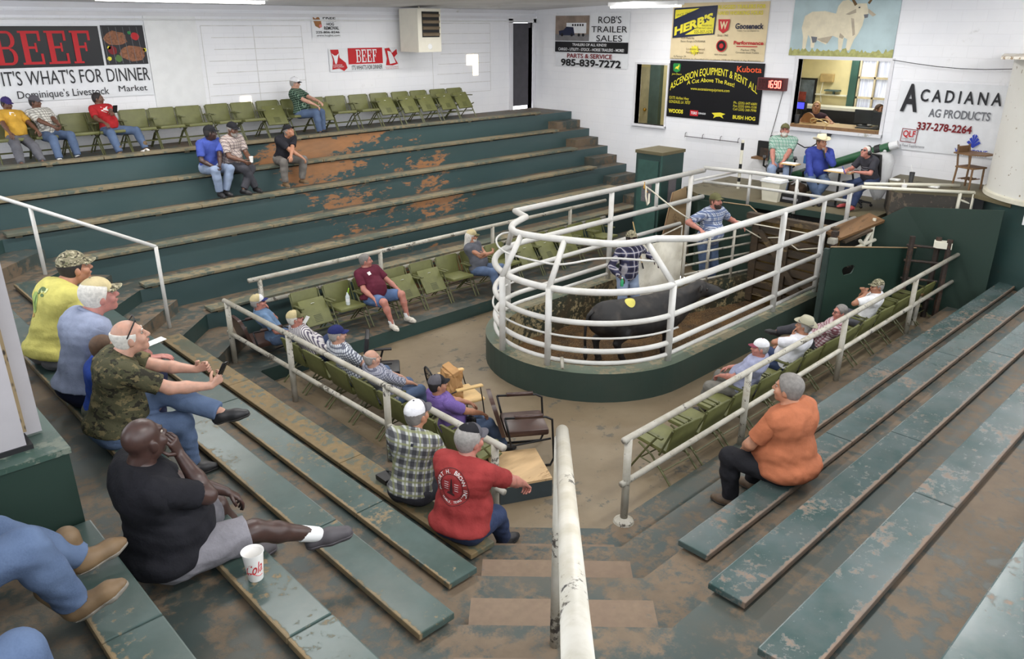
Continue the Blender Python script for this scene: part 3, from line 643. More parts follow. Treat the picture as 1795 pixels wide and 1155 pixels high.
for y in (5.42, 6.05, 6.62): obj('stile', box(12.25, 12.30, y-.06, y+.06, -.12, 1.4), M_darkwood, sg, world=True)
obj('brace', plate([(12.245, 5.5, .1), (12.245, 5.62, .1), (12.245, 6.6, 1.2), (12.245, 6.48, 1.2)], .03), M_darkwood, sg, world=True)
obj('top_beam', box(12.22, 12.36, 5.2, 6.8, 1.36, 1.46), M_darkwood, sg, world=True)
struct('wall_ring_back', plate([(12.42, 6.75, -.2), (12.42, 5.2, -.2), (12.42, 5.2, 1.4), (12.42, 6.75, 1.4)], .04), plain('straw_dark', (120, 96, 52), .9, var=.5, scale=8), 'dim straw-coloured boards behind the slatted gate')
t = thing('gate_post', 'rusty steel gate post at the right back corner of the ring', 'post', (12.1, 5.17, 0)); obj('shaft', cbox(.09, .09, 1.45, trs((12.1, 5.15, .72))), M_rust, t, world=True); obj('bracket', cbox(.16, .12, .1, trs((12.05, 5.15, 1.3)), .02), M_pipeold, t, world=True)
t = thing('cap_board', 'splintered wooden board lying on top of the chute boards', 'board', (12.6, 5.1, 1.5)); obj('board', cbox(1.3, .3, .05, trs((12.75, 5.12, 1.42), .25, -.08, -.12)), M_wood, t, world=True); obj('splinter', cbox(.7, .08, .04, trs((12.55, 4.98, 1.32), 0, -.15, -.2)), M_darkwood, t, world=True)
p1 = thing('plywood_board', 'large dark green plywood panel with a ragged hole in it', 'panel', (11.25, 4.82, 0))
C0, C1 = Vector((11.2, 4.80, 0)), Vector((14.0, 4.22, 0)); dC = (C1-C0).normalized(); LC = (C1-C0).length
def cp(u, z): p = C0+dC*u; return (p.x, p.y, z)
hole = [(.52+.15*math.cos(a)*(1+.12*math.sin(3*a)), .98+.09*math.sin(a)*(1+.2*math.cos(2*a))) for a in [2*PI*i/16 for i in range(16)]]
m = MB(); zt0, zt1 = 1.42, 1.33
outer = [(0, .02)]*0
# plate with a hole: strip quads between hole ring and rectangle ring
def rect_pt(a, u0, u1, z0, z1, cu, cz):
    dx, dz = math.cos(a), math.sin(a); s = 1e9
    if dx > 1e-9: s = min(s, (u1-cu)/dx)
    if dx < -1e-9: s = min(s, (u0-cu)/dx)
    if dz > 1e-9: s = min(s, (z1-cz)/dz)
    if dz < -1e-9: s = min(s, (z0-cz)/dz)
    return cu+dx*s, cz+dz*s
angs = sorted([2*PI*i/16 for i in range(16)]+[math.atan2(z-.98, u-.52) % (2*PI) for u in (0, 1.2) for z in (.02, 1.40)])
ring_in = [(.52+.15*math.cos(a)*(1+.12*math.sin(3*a)), .98+.09*math.sin(a)*(1+.2*math.cos(2*a))) for a in angs]
ring_out = [rect_pt(a, 0, 1.2, .02, 1.40, .52, .98) for a in angs]
ring_out = [(u, min(z, 1.42-.152*u)) for u, z in ring_out]
nA = len(angs); off = Vector((-dC.y, dC.x, 0))*-.02
V = [cp(*p) for p in ring_in]+[cp(*p) for p in ring_out]
V2 = [tuple(Vector(p)-off) for p in V]
F = [(i, (i+1) % nA, nA+(i+1) % nA, nA+i) for i in range(nA)]
m.add((V+V2, F+[tuple(q+2*nA for q in f[::-1]) for f in F]+[(i, 2*nA+i, 2*nA+(i+1) % nA, (i+1) % nA) for i in range(nA)]))
m.add(plate([cp(1.2, .02), cp(LC, .02), cp(LC, .98), cp(1.2, 1.24)], .02))
obj('board', m, M_green, p1, world=True)
obj('edge_strip', tube([cp(0, 1.425), cp(1.2, 1.245), cp(LC, .985)], .012, 4), M_tanply, p1, world=True)
obj('frame_post', cbox(.07, .07, 1.4, trs((11.17, 4.84, .7))), plain('dark_green_steel', (44, 58, 54), .5), p1, world=True)
p2 = thing('plywood_board', 'dark green plywood panel with a cut corner behind the panel with the hole', 'panel', (13.4, 4.4, .0))
obj('board', plate([(13.35, 5.22, .0), (13.5, 3.22, .0), (13.5, 3.22, 1.87), (13.42, 4.62, 1.72), (13.35, 5.22, 1.30)], .03), M_green, p2, world=True)
obj('stay', tube([(13.42, 5.1, .1), (13.46, 5.1, 1.25)], .02, 6), M_pipeold, p2, world=True)
cg = thing('chute_gate', 'dark rusty pipe frame at the far end of the right-hand railing', 'gate', (13.1, 4.1, 0))
for z in (.35, .65, .95, 1.2): obj('bar', tube([(13.02, 4.36, z), (13.22, 3.86, z)], .022, 8), M_rust, cg, world=True)
for p in ((13.05, 4.3), (13.24, 3.8), (13.28, 3.98)): obj('upright', tube([(*p, 0), (*p, 1.35)], .045, 8), M_rust, cg, world=True)
obj('channel_cap', cbox(.16, .26, .1, trs((13.26, 3.9, 1.25), 0, 0, .3)), M_cream, cg, world=True)
t = thing('stub_post', 'short white and brown stub post under the right-hand railing end', 'post', (12.75, 3.95, 0)); obj('shaft', tube([(12.75, 3.95, 0), (12.82, 3.95, .5)], .035, 8), M_pipeold, t, world=True); obj('cap', cbox(.09, .09, .03, trs((12.82, 3.95, .51))), M_wood, t, world=True)
# frame of the chute seen between the panels
cf = thing('pipe_bracing', 'white and tan pipe braces between the two green panels', 'frame', (12.9, 5.05, 0))
for a, b in (((12.7, 5.0, .9), (13.25, 5.0, 1.4)), ((12.75, 5.0, 1.2), (13.3, 5.0, .8)), ((13.2, 5.0, .1), (13.2, 5.0, 1.5)), ((12.6, 5.0, 1.1), (13.4, 5.0, 1.1))): obj('brace', tube([a, b], .03, 8), M_cream, cf, world=True)
# tan leaning plywood and green board behind the gate man
t = thing('plywood_sheet', 'tan plywood sheet leaning behind the left ring fence', 'plywood', (12.3, 8.5, .2)); obj('sheet', plate([(11.9, 8.42, .2), (13.0, 8.42, .2), (13.0, 8.6, 1.55), (12.55, 8.6, 1.5)], .02), M_tanply, t, world=True); obj('edge', tube([(11.9, 8.41, .22), (12.55, 8.59, 1.5)], .012, 4), M_wood, t, world=True)
t = thing('green_board', 'green board with a cut corner behind the bearded gate man', 'board', (12.95, 7.5, 0)); obj('board', plate([(12.75, 8.15, -.1), (12.75, 6.72, -.1), (12.75, 6.72, 1.25), (12.75, 7.05, 1.45), (12.75, 8.15, 1.4)], .03), M_green, t, world=True); obj('edge', tube([(12.74, 6.72, 1.25), (12.74, 7.05, 1.46), (12.74, 7.6, 1.44)], .012, 4), M_tanply, t, world=True)
# green cabinet
cb = thing('cabinet', 'tall dark green cabinet standing at the foot of the far stand', 'cabinet', (13.05, 9.3, .2))
obj('body', box(12.68, 13.42, 9.0, 9.62, .2, 2.14), M_riser, cb, world=True)
obj('top', box(12.66, 13.44, 8.98, 9.64, 2.14, 2.2), M_olive, cb, world=True)
M_gr2 = plain('dark_green_door', (52, 84, 78), .5)
obj('door', box(12.655, 12.68, 9.06, 9.55, .35, 2.02), M_gr2, cb, world=True)
M_meshp = plain('grey_mesh', (104, 100, 104), .6, var=.2, scale=60)
obj('vent', box(12.645, 12.655, 9.18, 9.42, 1.2, 1.62), M_meshp, cb, world=True)
obj('vent', box(12.95, 13.2, 8.985, 9.0, 1.1, 1.65), M_meshp, cb, world=True)
obj('corner_strip', box(12.66, 12.7, 8.985, 9.01, .2, 2.14), M_gr2, cb, world=True)
# block and white appliance at the left edge
t = thing('half_wall', 'dark green boxed half wall beside the man in the black shirt', 'half wall', (.4, 4.8, 2.1))
obj('side', box(-1.5, .72, 3.86, 7.0, 2.12, 2.57), M_green, t, world=True); obj('top', box(-1.5, .73, 3.85, 7.0, 2.57, 2.6), worn('halfwall_top', (56, 78, 69), (112, 120, 108), .3, 3, .35), t, world=True)
t = thing('air_cooler', 'white cooler cabinet with a brown honeycomb grille at the left edge', 'cooler', (.3, 4.6, 2.6))
M_cool = plain('cooler_grey', (164, 161, 164), .5, var=.03)
obj('body', box(-.8, .575, 3.97, 4.04, 2.62, 3.9), M_cool, t, world=True)
obj('foot', box(-.8, .60, 3.96, 4.12, 2.6, 2.625), M_black, t, world=True)
t_ = NT('honeycomb'); _v = t_.n('ShaderNodeTexVoronoi'); _v.inputs['Scale'].default_value = 55; t_.l(t_.pos((1, 1, .45)), _v.inputs['Vector']); t_.col(t_.mix(t_.step(_v.outputs['Distance'], .2, .5), lin((48, 40, 30)), lin((142, 124, 92)))); t_.rough(.8)
obj('grille', box(-.3, .60, 4.04, 4.11, 2.66, 3.9), t_.m, t, world=True)
obj('edge_frame', box(-.8, .675, 4.11, 4.135, 2.61, 3.9), M_cool, t, world=True)
# ---------------------------------------------------------------- folding auditorium chairs
M_chair = plain('olive_vinyl', (104, 106, 62), .5, var=.1, scale=9)
M_chairm = plain('olive_steel', (90, 92, 56), .45, var=.1)
M_tagw = plain('white_tag', (240, 240, 236), .5)
M_louver = plain('olive_dark', (74, 78, 44), .5)
def slab(w, d, th, M, puff=.0):
    return cbox(w, d, th, M, min(th*.42, .02))
SEATD = slab(.43, .41, .05, trs((0, .02, .355), R(4), 0, 0))
SEATU = slab(.42, .42, .035, trs((0, .03, .40), R(-52), 0, 0))
BACK = slab(.44, .03, .33, trs((0, -.235, .50), R(14), 0, 0))
def side_frame(sx):
    m = MB()
    m.add(tube([(sx, .25, 0), (sx, .02, .36), (sx, -.10, .52)], .012, 6)); m.add(tube([(sx, -.30, 0), (sx, -.02, .26), (sx, .16, .34)], .012, 6))
    m.add(tube([(sx, -.12, .30), (sx, -.27, .64)], .012, 6)); m.add(tube([(sx, .12, .17), (sx, -.17, .15)], .008, 5))
    return m
STRET = [tube([(-.225, .13, .16), (.225, .13, .16)], .008, 5), tube([(-.225, -.18, .13), (.225, -.18, .13)], .008, 5)]
ME = {}
def cobj(key, vf, mat, name, par):
    if key not in ME:
        o = obj(name, vf, mat, par, smooth='auto'); ME[key] = o.data; return o
    o = bpy.data.objects.new(name, ME[key]); COL.objects.link(o); o.parent = par; return o
def chair(label, x, y, z, rz, up=False, group=None):
    t = thing('folding_chair', label, 'chair', (x, y, z), rz, group)
    cobj('back', BACK, M_chair, 'backrest', t)
    s = cobj('up' if up else 'down', SEATU if up else SEATD, M_chair, 'seat', t)
    if up:
        cobj('tag', cbox(.05, .003, .025, trs((0, .03, .40), R(-52), 0, 0) @ trs((0, -.13, .02), 0, 0, 0)), M_tagw, 'tag', s)
        lm = MB()
        for i in range(5): lm.add(cbox(.12, .012, .004, trs((0, .03, .40), R(-52), 0, 0) @ trs((.0, .06+.025*i, .019))))
        cobj('louver', lm, M_louver, 'louvers', s)
    for sx in (-.235, .235):
        cobj('fr%g' % sx, side_frame(sx), M_chairm, 'side_frame', t)
        cobj('arm%g' % sx, cbox(.045, .26, .022, trs((sx, -.02, .505), R(3), 0, 0), .008), M_chairm, 'armrest', t)
    for i in (0, 1): cobj('str%d' % i, STRET[i], M_chairm, 'stretcher', t)
    return t
GT, GF, GL, GR_ = 'green folding chairs along the left wall', 'green folding chairs at the foot of the far stand', 'green folding chairs behind the left railing', 'green folding chairs behind the right railing'
top = [(2.92, 0, 'leftmost green chair against the left wall, man in a gold shirt sitting in it'), (3.42, 0, 'green chair under the man with the grey cap against the left wall'),
       (3.93, 0, 'empty green chair between the grey cap and the red tee at left'), (4.35, 0, 'green chair under the man in the red tee by the left wall'),
       (4.86, 0, 'empty green chair just right of the man in the red tee'), (5.36, 0, 'second empty green chair right of the man in the red tee'), (5.84, 0, 'third empty green chair right of the man in the red tee'),
       (6.40, 0, 'fourth empty green chair right of the man in the red tee'), (6.88, 0, 'empty green chair two left of the man in green plaid'), (7.40, 1, 'green chair with its seat tipped up, just left of the man in green plaid'),
       (7.92, 0, 'green chair under the man in the green plaid shirt'), (8.40, 1, 'tipped-up green chair just right of the man in green plaid'), (8.92, 0, 'second chair right of the man in green plaid, its seat down'),
       (9.48, 0, 'third chair right of the man in green plaid, its seat down'), (10.02, 1, 'tipped-up green chair fifth from the right end along the left wall'), (10.58, 1, 'tipped-up green chair fourth from the right end along the left wall'),
       (11.08, 1, 'tipped-up green chair third from the right end along the left wall'), (11.64, 1, 'tipped-up green chair second from the right end along the left wall'), (12.15, 1, 'last green chair at the right end along the left wall')]
for x, up, lb in top: chair(lb, x, 14.36+rng.uniform(-.02, .02), ZT[6], PI+rng.uniform(-.06, .06), up, GT)
frn = [(5.30, 1, 'tipped-up green chair at the left end of the far stand front row'), (5.84, 0, 'green chair with a plastic bottle on its seat'), (6.38, 0, 'green chair under the man in the maroon tee'),
       (6.92, 1, 'tipped-up green chair just right of the man in the maroon tee'), (7.46, 1, 'second tipped-up green chair right of the man in maroon'), (8.0, 0, 'empty green chair with its seat down, left of the man in the grey tank top'),
       (8.55, 0, 'green chair under the man in the grey tank top'), (9.12, 0, 'green chair right of the man in the grey tank top, seen behind the ring fence'), (9.66, 1, 'tipped-up green chair behind the ring fence, second right of the man in grey'),
       (10.2, 1, 'tipped-up green chair behind the ring fence, third right of the man in grey'), (10.75, 1, 'tipped-up green chair behind the ring fence, fourth right of the man in grey'), (11.3, 0, 'green chair second from the green cabinet'), (11.85, 0, 'green chair nearest the green cabinet')]
for x, up, lb in frn: chair(lb, x, 9.72, .2, PI+rng.uniform(-.05, .05), up, GF)
lft = [(8.78, 'green chair under the man in the striped shirt'), (8.22, 'empty green chair between the striped shirt and the navy cap'), (7.66, 'green chair under the man in the navy cap'), (7.10, 'green chair under the balding man in grey plaid'),
       (6.55, 'empty green chair between the balding man and the man in purple'), (5.98, 'green chair under the man in the purple shirt'), (5.42, 'empty green chair at the end of the left row, by the plywood step')]
for y, lb in lft: chair(lb, 4.66, y, 0, -PI/2+rng.uniform(-.05, .05), False, GL)
rgt = [(6.27, 'first empty green chair at the near end of the right-hand row'), (6.84, 'second empty green chair from the near end of the right-hand row'), (7.41, 'empty green chair just before the man in the lavender shirt'), (7.98, 'green chair under the man in the lavender shirt'),
       (8.52, 'green chair between the lavender shirt and the safari hat'), (9.06, 'green chair under the man in the safari hat'), (9.62, 'green chair behind the man in the safari hat'), (10.16, 'green chair under the man in red plaid'),
       (10.75, 'green chair between the red plaid shirt and the camo cap'), (11.35, 'green chair under the man in the camo cap at the right'), (11.95, 'empty green chair just past the man in the camo cap'), (12.5, 'second empty green chair past the man in the camo cap'), (13.05, 'last green chair at the far end of the right-hand row')]
for x, lb in rgt: chair(lb, x, 4.16, 0, rng.uniform(-.06, .06), False, GR_)

# ---------------------------------------------------------------- other chairs and loose things by the ring
M_brown = plain('brown_leather', (66, 46, 40), .32, var=.15)
def armchair(label, x, y, z, rz, s=.95):
    t = thing('arm_chair', label, 'chair', (x, y, z), rz); t.scale = (s, s, s)
    obj('seat', cbox(.5, .5, .08, trs((0, 0, .42)), .03), M_brown, t, smooth='auto')
    b = [(.25*math.copysign(abs(math.cos(a))**.45, math.cos(a)), 0, .44*max(0, math.sin(a))**.5) for a in [PI*i/20 for i in range(21)]]
    v = [(p[0]*1.02, -.23-.13*(p[2]/.46)-.02, .40+p[2]) for p in b]; n = len(v)
    v2 = [(p[0], p[1]-.05, p[2]) for p in v]
    obj('backrest', (v+v2, [tuple(range(n)), tuple(range(2*n-1, n-1, -1))]+[((i+1) % n, i, n+i, n+(i+1) % n) for i in range(n)]), M_brown, t, smooth='auto')
    for sx in (-.29, .29):
        obj('leg_frame', tube([(sx, -.27, .66), (sx, .20, .64), (sx, .27, .60), (sx, .30, .1), (sx, .26, .015), (sx, -.28, .015)], .014, 8), M_blackm, t, smooth=True)
        obj('upright', tube([(sx, -.27, .66), (sx*.95, -.22, .42), (sx, -.2, .3), (sx, .26, .36)], .013, 8), M_blackm, t, smooth=True)
        obj('arm_pad', tube([(sx, -.16, .665), (sx, .16, .66)], .026, 8), M_brown, t, smooth=True)
    return t
armchair('brown leather chair with black tube arms standing empty by the ring', 5.36, 5.40, 0, R(-124))
armchair('brown leather chair under the man in light blue, far left of front row', 4.50, 9.72, 0, R(-95))
def office_chair(name, label, x, y, z, rz, mat, s=.9):
    t = thing(name, label, 'chair', (x, y, z), rz); t.scale = (s, s, s)
    obj('seat', cbox(.5, .5, .09, trs((0, .02, .46)), .035), mat, t, smooth='auto')
    obj('backrest', cbox(.46, .07, .56, trs((0, -.26, .82), R(-8), 0, 0), .03), mat, t, smooth='auto')
    obj('back_bar', tube([(0, -.1, .42), (0, -.3, .44), (0, -.32, .7)], .025, 6), M_blackm, t)
    for sx in (-.3, .3):
        obj('armrest', MB().add(cbox(.07, .3, .03, trs((sx, 0, .68)), .012)).add(tube([(sx, 0, .67), (sx, -.05, .5), (sx*.6, -.05, .43)], .02, 6)), M_black, t)
    obj('column', tube([(0, 0, .08), (0, 0, .43)], .03, 8), M_blackm, t)
    for i in range(5):
        a = 2*PI*i/5+.3; c_, s_ = math.cos(a), math.sin(a)
        o = obj('base_arm', tube([(0, 0, .11), (.28*c_, .28*s_, .075)], [.028, .018], 6), M_black, t)
        obj('caster', ball((.28*c_, .28*s_, .032), (.032, .032, .032), 8, 6), M_black, o, smooth=True)
    return t
M_blkfab = plain('black_vinyl', (30, 30, 33), .45)
office_chair('office_chair', 'black office chair standing between the balding man and the far stand', 5.15, 7.78, 0, R(-125), M_blkfab, .78)
# wire chair with wooden arms and a paper bag
M_pine = plain('pale_wood', (206, 172, 116), .5)
t = thing('wire_chair', 'black wire chair with pale wooden arms and seat by the ring', 'chair', (5.3, 6.5, 0), R(-105))
obj('seat', cbox(.46, .46, .03, trs((0, .05, .36)), .01), M_pine, t)
m = MB(); hoop = [(.22*math.cos(a), -.22-.14*max(0, math.sin(a)), .36+.46*max(0, math.sin(a))) for a in [PI*i/16 for i in range(17)]]
m.add(tube(hoop, .010, 6))
for i in range(-3, 4):
    u = i/4*.22; hh = .46*math.sqrt(max(0, 1-(u/.22)**2)); m.add(tube([(u, -.22, .36), (u, -.22-.14*hh/.46, .36+hh)], .004, 5))
for q in (.12, .24, .34): hw = .22*math.sqrt(1-(q/.46)**2); m.add(tube([(-hw, -.22-.14*q/.46, .36+q), (hw, -.22-.14*q/.46, .36+q)], .004, 5))
obj('wire_back', m, M_blackm, t)
for sx in (-.26, .26):
    obj('arm', cbox(.06, .34, .025, trs((sx, .06, .57)), .01), M_pine, t); obj('arm_wire', tube([(sx*.85, -.26, .5), (sx, -.1, .56), (sx, .2, .56), (sx*.9, .24, .37), (sx, .27, 0)], .008, 6), M_blackm, t); obj('leg', tube([(sx*.9, -.2, .36), (sx, -.26, 0)], .009, 6), M_blackm, t)
t = thing('paper_bag', 'crumpled brown paper bag standing on the wire chair', 'bag', (5.24, 6.5, .38), R(-100))
bm = bmesh.new(); bmesh.ops.create_cube(bm, size=1); bmesh.ops.subdivide_edges(bm, edges=bm.edges[:], cuts=5, use_grid_fill=True)
for v in bm.verts: v.co = Vector((v.co.x*.24, v.co.y*.16, (v.co.z+.5)*.34))+Vector((rng.normal(0, .008), rng.normal(0, .01), rng.normal(0, .01)))
vf = ([tuple(v.co) for v in bm.verts], [[w.index for w in f.verts] for f in bm.faces]); bm.free()
M_bag = plain('kraft_paper', (176, 134, 86), .8, var=.15); obj('bag', vf, M_bag, t); obj('top_fold', cbox(.26, .1, .06, trs((0, 0, .35), .3, .1, 0), .01), M_bag, t)
t = thing('step_box', 'low plywood step box at the end of the left row of chairs', 'step', (4.95, 4.9, 0))
PB = [(5.22, 5.17), (4.76, 5.42), (4.42, 4.80), (5.08, 4.70)]; PB = [(5.30, 5.16), (4.83, 5.44), (4.50, 4.86), (5.0, 4.62)]
obj('box', prism(PB, 0, .19), plain('slate_paint', (52, 62, 66), .5), t, world=True); obj('top', prism(PB, .19, .215), worn('ply_top', (186, 156, 116), (160, 130, 92), .3, 3, .6, aniso=(1, 5, 1)), t, world=True)
t = thing('cup', 'white paper cup with red script lettering on the near left bench', 'cup', (1.31, 3.29, ZT[4]+.07))
M_cup = plain('white_paper', (240, 238, 234), .45, var=.02)
H_ = .168; obj('cup', lathe([(.036, 0), (.038, .004), (.0545, H_), (.0575, H_+.002), (.0575, H_-.004), (.052, H_-.008), (.034, .012)], 40), M_cup, t, smooth='auto')
tv, tf = text_vf('Cola', .066, .098, .012, .35)
cv = []
a0 = math.atan2(-3.29, -1.31)-.06
for x, y, z in tv:
    zz = .052+y+.28*(x-.04); rr = .0372+(.0545-.0372)*zz/H_+.0008; a = a0+(x-.049)/rr*.93; cv.append((rr*math.cos(a), rr*math.sin(a), zz))
obj('lettering', (cv, tf), plain('cola_red', (196, 38, 44), .5), t)
sw = MB(); pts = []
for i in range(9): xq = -.05+.09*i/8; zz = .05+.012*math.sin(i*.7); rr = .0372+.0173*zz/H_+.001; a = a0+xq/rr; pts.append((rr*math.cos(a), rr*math.sin(a), zz))
obj('swash', tube(pts, .0018, 5), MATS['cola_red'], t)
t = thing('water_bottle', 'clear plastic bottle with a green straw on a front row chair', 'bottle', (5.84, 9.66, .585)); obj('bottle', lathe([(.03, 0), (.032, .02), (.032, .13), (.014, .17), (.014, .19)], 16), plain('clear_plastic', (206, 214, 216), .15), t, smooth='auto'); obj('straw', tube([(0, 0, .15), (.02, -.02, .26)], .008, 6), plain('lime', (170, 220, 60), .5), t); obj('cap_wrap', lathe([(.0325, .05), (.0325, .1)], 16), plain('label_white', (236, 238, 240), .5), t)
t = thing('foam_cup', 'crumpled white cup on the top deck by the red-shirted man', 'cup', (4.62, 13.75, ZT[6])); obj('cup', lathe([(.03, 0), (.045, .1), (.04, .1), (.03, .01)], 14, trs((0, 0, .045), R(80), 0, .5)), M_cup, t); obj('lid', lathe([(.045, 0), (.045, .01)], 14, trs((.1, .03, .05), R(70), 0, 0)), M_cup, t)
t = thing('trash_bin', 'cream plastic waste bin on the auction platform', 'bin', (13.75, 7.12, ZP))
def taper_box(w0, d0, w1, d1, h): return [(-w0, -d0, 0), (w0, -d0, 0), (w0, d0, 0), (-w0, d0, 0), (-w1, -d1, h), (w1, -d1, h), (w1, d1, h), (-w1, d1, h)], [(3, 2, 1, 0), (4, 5, 6, 7), (0, 1, 5, 4), (1, 2, 6, 5), (2, 3, 7, 6), (3, 0, 4, 7)]
obj('bin', taper_box(.11, .15, .14, .19, .36), M_cream, t); obj('rim', cbox(.31, .42, .03, trs((0, 0, .36)), .01), M_white, t); obj('liner', cbox(.29, .40, .03, trs((0, 0, .385)), .012), M_tagw, t); t.location = (13.45, 7.0, ZP)
# student desk chair
t = thing('desk_chair', 'old wooden chair with a writing tablet beside the white tank', 'chair', (14.55, 4.1, ZS), R(160)); t.scale = (.8, .8, .8)
obj('seat', cbox(.42, .42, .035, trs((0, 0, .44)), .01), M_wood, t)
for sx in (-.18, .18):
    obj('leg', tube([(sx, .18, 0), (sx*.95, .17, .44)], .02, 6), M_wood, t); obj('leg', tube([(sx*1.1, -.2, 0), (sx, -.18, .44), (sx*.95, -.26, .88)], .02, 6), M_wood, t)
for i in range(4): obj('rack_slat', cbox(.34, .03, .015, trs((0, -.12+.08*i, .2))), M_wood, t)
obj('back_slat', cbox(.36, .02, .14, trs((0, -.25, .78)), .005), M_wood, t); obj('tablet', prism([(-.30, -.3), (.22, -.3), (.25, .1), (.05, .3), (-.30, .3)], .70, .725), M_wood, t); obj('tablet_post', tube([(.2, .1, .44), (.22, .1, .70)], .02, 6), M_wood, t)
t = thing('tumbler', 'grey steel tumbler on the raised stage', 'tumbler', (14.39, 4.95, ZS)); obj('body', lathe([(.035, 0), (.045, .17), (.042, .17)], 16), plain('steel', (120, 122, 128), .3, .8), t, smooth='auto'); obj('lid', lathe([(.044, .17), (.044, .18), (.02, .185)], 16), M_black, t); obj('straw', tube([(0, 0, .18), (.01, .05, .3)], .004, 5), M_tagw, t)
for i, (x, y, lb) in enumerate(((14.4, 5.22, 'small white remote lying on the raised stage'), (14.2, 4.5, 'second white slip lying on the raised stage'))):
    o = obj('remote' if i == 0 else 'paper_slip', cbox(.1, .16, .03, None, .008), M_tagw, loc=(x, y, ZS+.016)); tag(o, lb, 'remote' if i == 0 else 'paper')
t = thing('white_cup', 'small white cup on top of the raised chute board', 'cup', (13.5, 4.75, 1.78)); obj('cup', lathe([(.035, 0), (.045, .08), (.04, .08)], 14), M_cup, t); obj('straw', tube([(0, 0, .05), (0, .02, .16)], .004, 5), M_tagw, t); t.location = (13.7, 4.8, ZS)
# auger, microphone arm, wall box, mixer
M_auger = plain('green_steel', (46, 92, 62), .35, var=.08)
t = thing('grain_auger', 'long dark green tube leaning against the back wall behind the auction staff', 'auger', (14.85, 6.8, 1.7))
obj('tube', tube([(14.75, 7.6, ZP+.12), (14.95, 5.62, 2.44)], .085, 16), M_auger, t, world=True, smooth='auto'); obj('cap', tube([(14.95, 5.62, 2.44), (14.97, 5.48, 2.5)], .07, 12), M_white, t, world=True); obj('collar', tube([(14.93, 5.85, 2.345), (14.94, 5.76, 2.38)], .098, 14), M_black, t, world=True); obj('strap', tube([(14.93, 5.8, 2.3), (14.95, 5.76, 2.1)], .02, 6), M_rust, t, world=True)
t = thing('microphone', 'black boom microphone on the back wall beside the cowboy hat', 'microphone', (15.05, 6.9, 2.4))
obj('arm', tube([(15.05, 6.85, 2.5), (14.95, 7.1, 2.28), (14.8, 7.16, 2.28), (14.62, 7.36, 2.42)], .012, 6), M_black, t, world=True); obj('head', tube([(14.66, 7.33, 2.40), (14.56, 7.42, 2.47)], .028, 8), M_black, t, world=True); obj('mount', cbox(.08, .06, .12, trs((15.05, 6.84, 2.5), .4, 0, 0)), M_black, t, world=True); obj('cable', tube([(15.05, 6.9, 2.45), (15.06, 7.0, 2.1), (15.04, 7.02, 1.8)], .006, 5), M_black, t, world=True)
t = thing('wall_shelf', 'brown wooden box shelf on the back wall by the striped pole', 'shelf', (15.0, 7.95, 2.0)); obj('recess', box(15.04, 15.1, 7.76, 8.3, 1.98, 2.28), M_dark, t, world=True); obj('shelf', box(14.86, 15.1, 7.7, 8.32, 1.93, 1.97), M_wood, t, world=True); obj('contents', box(14.98, 15.03, 7.9, 8.2, 1.98, 2.15), M_rust, t, world=True)
t = thing('power_tool', 'black and orange power strip hanging on the back wall', 'tool', (15.0, 7.62, 1.9)); obj('body', cbox(.07, .12, .26, trs((15.03, 7.62, 1.98), .3, 0, 0), .02), M_black, t, world=True); obj('tip', cbox(.06, .05, .07, trs((14.98, 7.58, 1.86))), plain('orange', (226, 96, 40), .5), t, world=True)
t = thing('sound_mixer', 'black sound mixer on the platform floor beside the waste bin', 'mixer', (13.6, 6.65, ZP)); obj('case', cbox(.3, .44, .16, trs((0, 0, .08)), .01), M_black, t); obj('knobs', MB().add(cbox(.01, .3, .04, trs((-.155, 0, .08)))), plain('grey_knob', (150, 150, 156), .5), t)
t = thing('cloth_bag', 'brown bag with a white strap on the platform floor', 'bag', (14.2, 6.95, ZP)); obj('bag', ball((0, 0, .12), (.2, .24, .14), 12, 8), plain('brown_cloth', (84, 66, 50), .8), t, smooth=True); obj('strap', tube([(-.1, .05, .2), (-.2, -.1, .3), (-.25, -.2, .1)], .018, 6), M_tagw, t)
t = thing('blue_box', 'small blue tub between the two auctioneers', 'box', (14.75, 6.95, 2.0)); obj('tub', cbox(.22, .26, .16, trs((0, 0, .08)), .02), plain('blue_tub', (70, 120, 190), .5), t); obj('stand', tube([(0, 0, -.54), (0, 0, 0)], .03, 6), M_blackm, t)
for lb, x, y, w in (('white clipboard on a small stand beside the man in green plaid on the platform', 13.95, 6.98, .2), ('white papers on the writing board of the woman with headphones', 13.85, 5.98, .3)):
    t = thing('writing_board', lb, 'board', (x, y, ZP)); obj('board', cbox(w, w*1.6, .02, trs((0, 0, .62)), .005), M_pine, t); obj('papers', cbox(w*.85, w*1.3, .012, trs((0, 0, .637)), .003), M_tagw, t); obj('post', tube([(0, 0, .02), (0, 0, .61)], .02, 6), M_blackm, t); obj('foot', cbox(.3, .3, .02, trs((0, 0, .011))), M_blackm, t)
M_greyfab = plain('grey_mesh_fabric', (70, 70, 74), .7)
office_chair('office_chair', 'grey office chair under the man in green plaid on the platform', 14.35, 7.42, ZP, R(120), M_greyfab, .95)
office_chair('office_chair', 'black chair under the man in the cowboy hat', 14.1, 6.55, ZP, R(100), M_black, .75)
office_chair('office_chair', 'black office chair under the woman with the headphones', 14.15, 5.72, ZP, R(60), M_black, .85)
t_ = NT('clear_wrap'); t_.col((.86, .87, .88)); t_.rough(.25); t_.b.inputs['Alpha'].default_value = .5; t_.bump(t_.noise(t_.pos(), 14, 6), .8, .03)
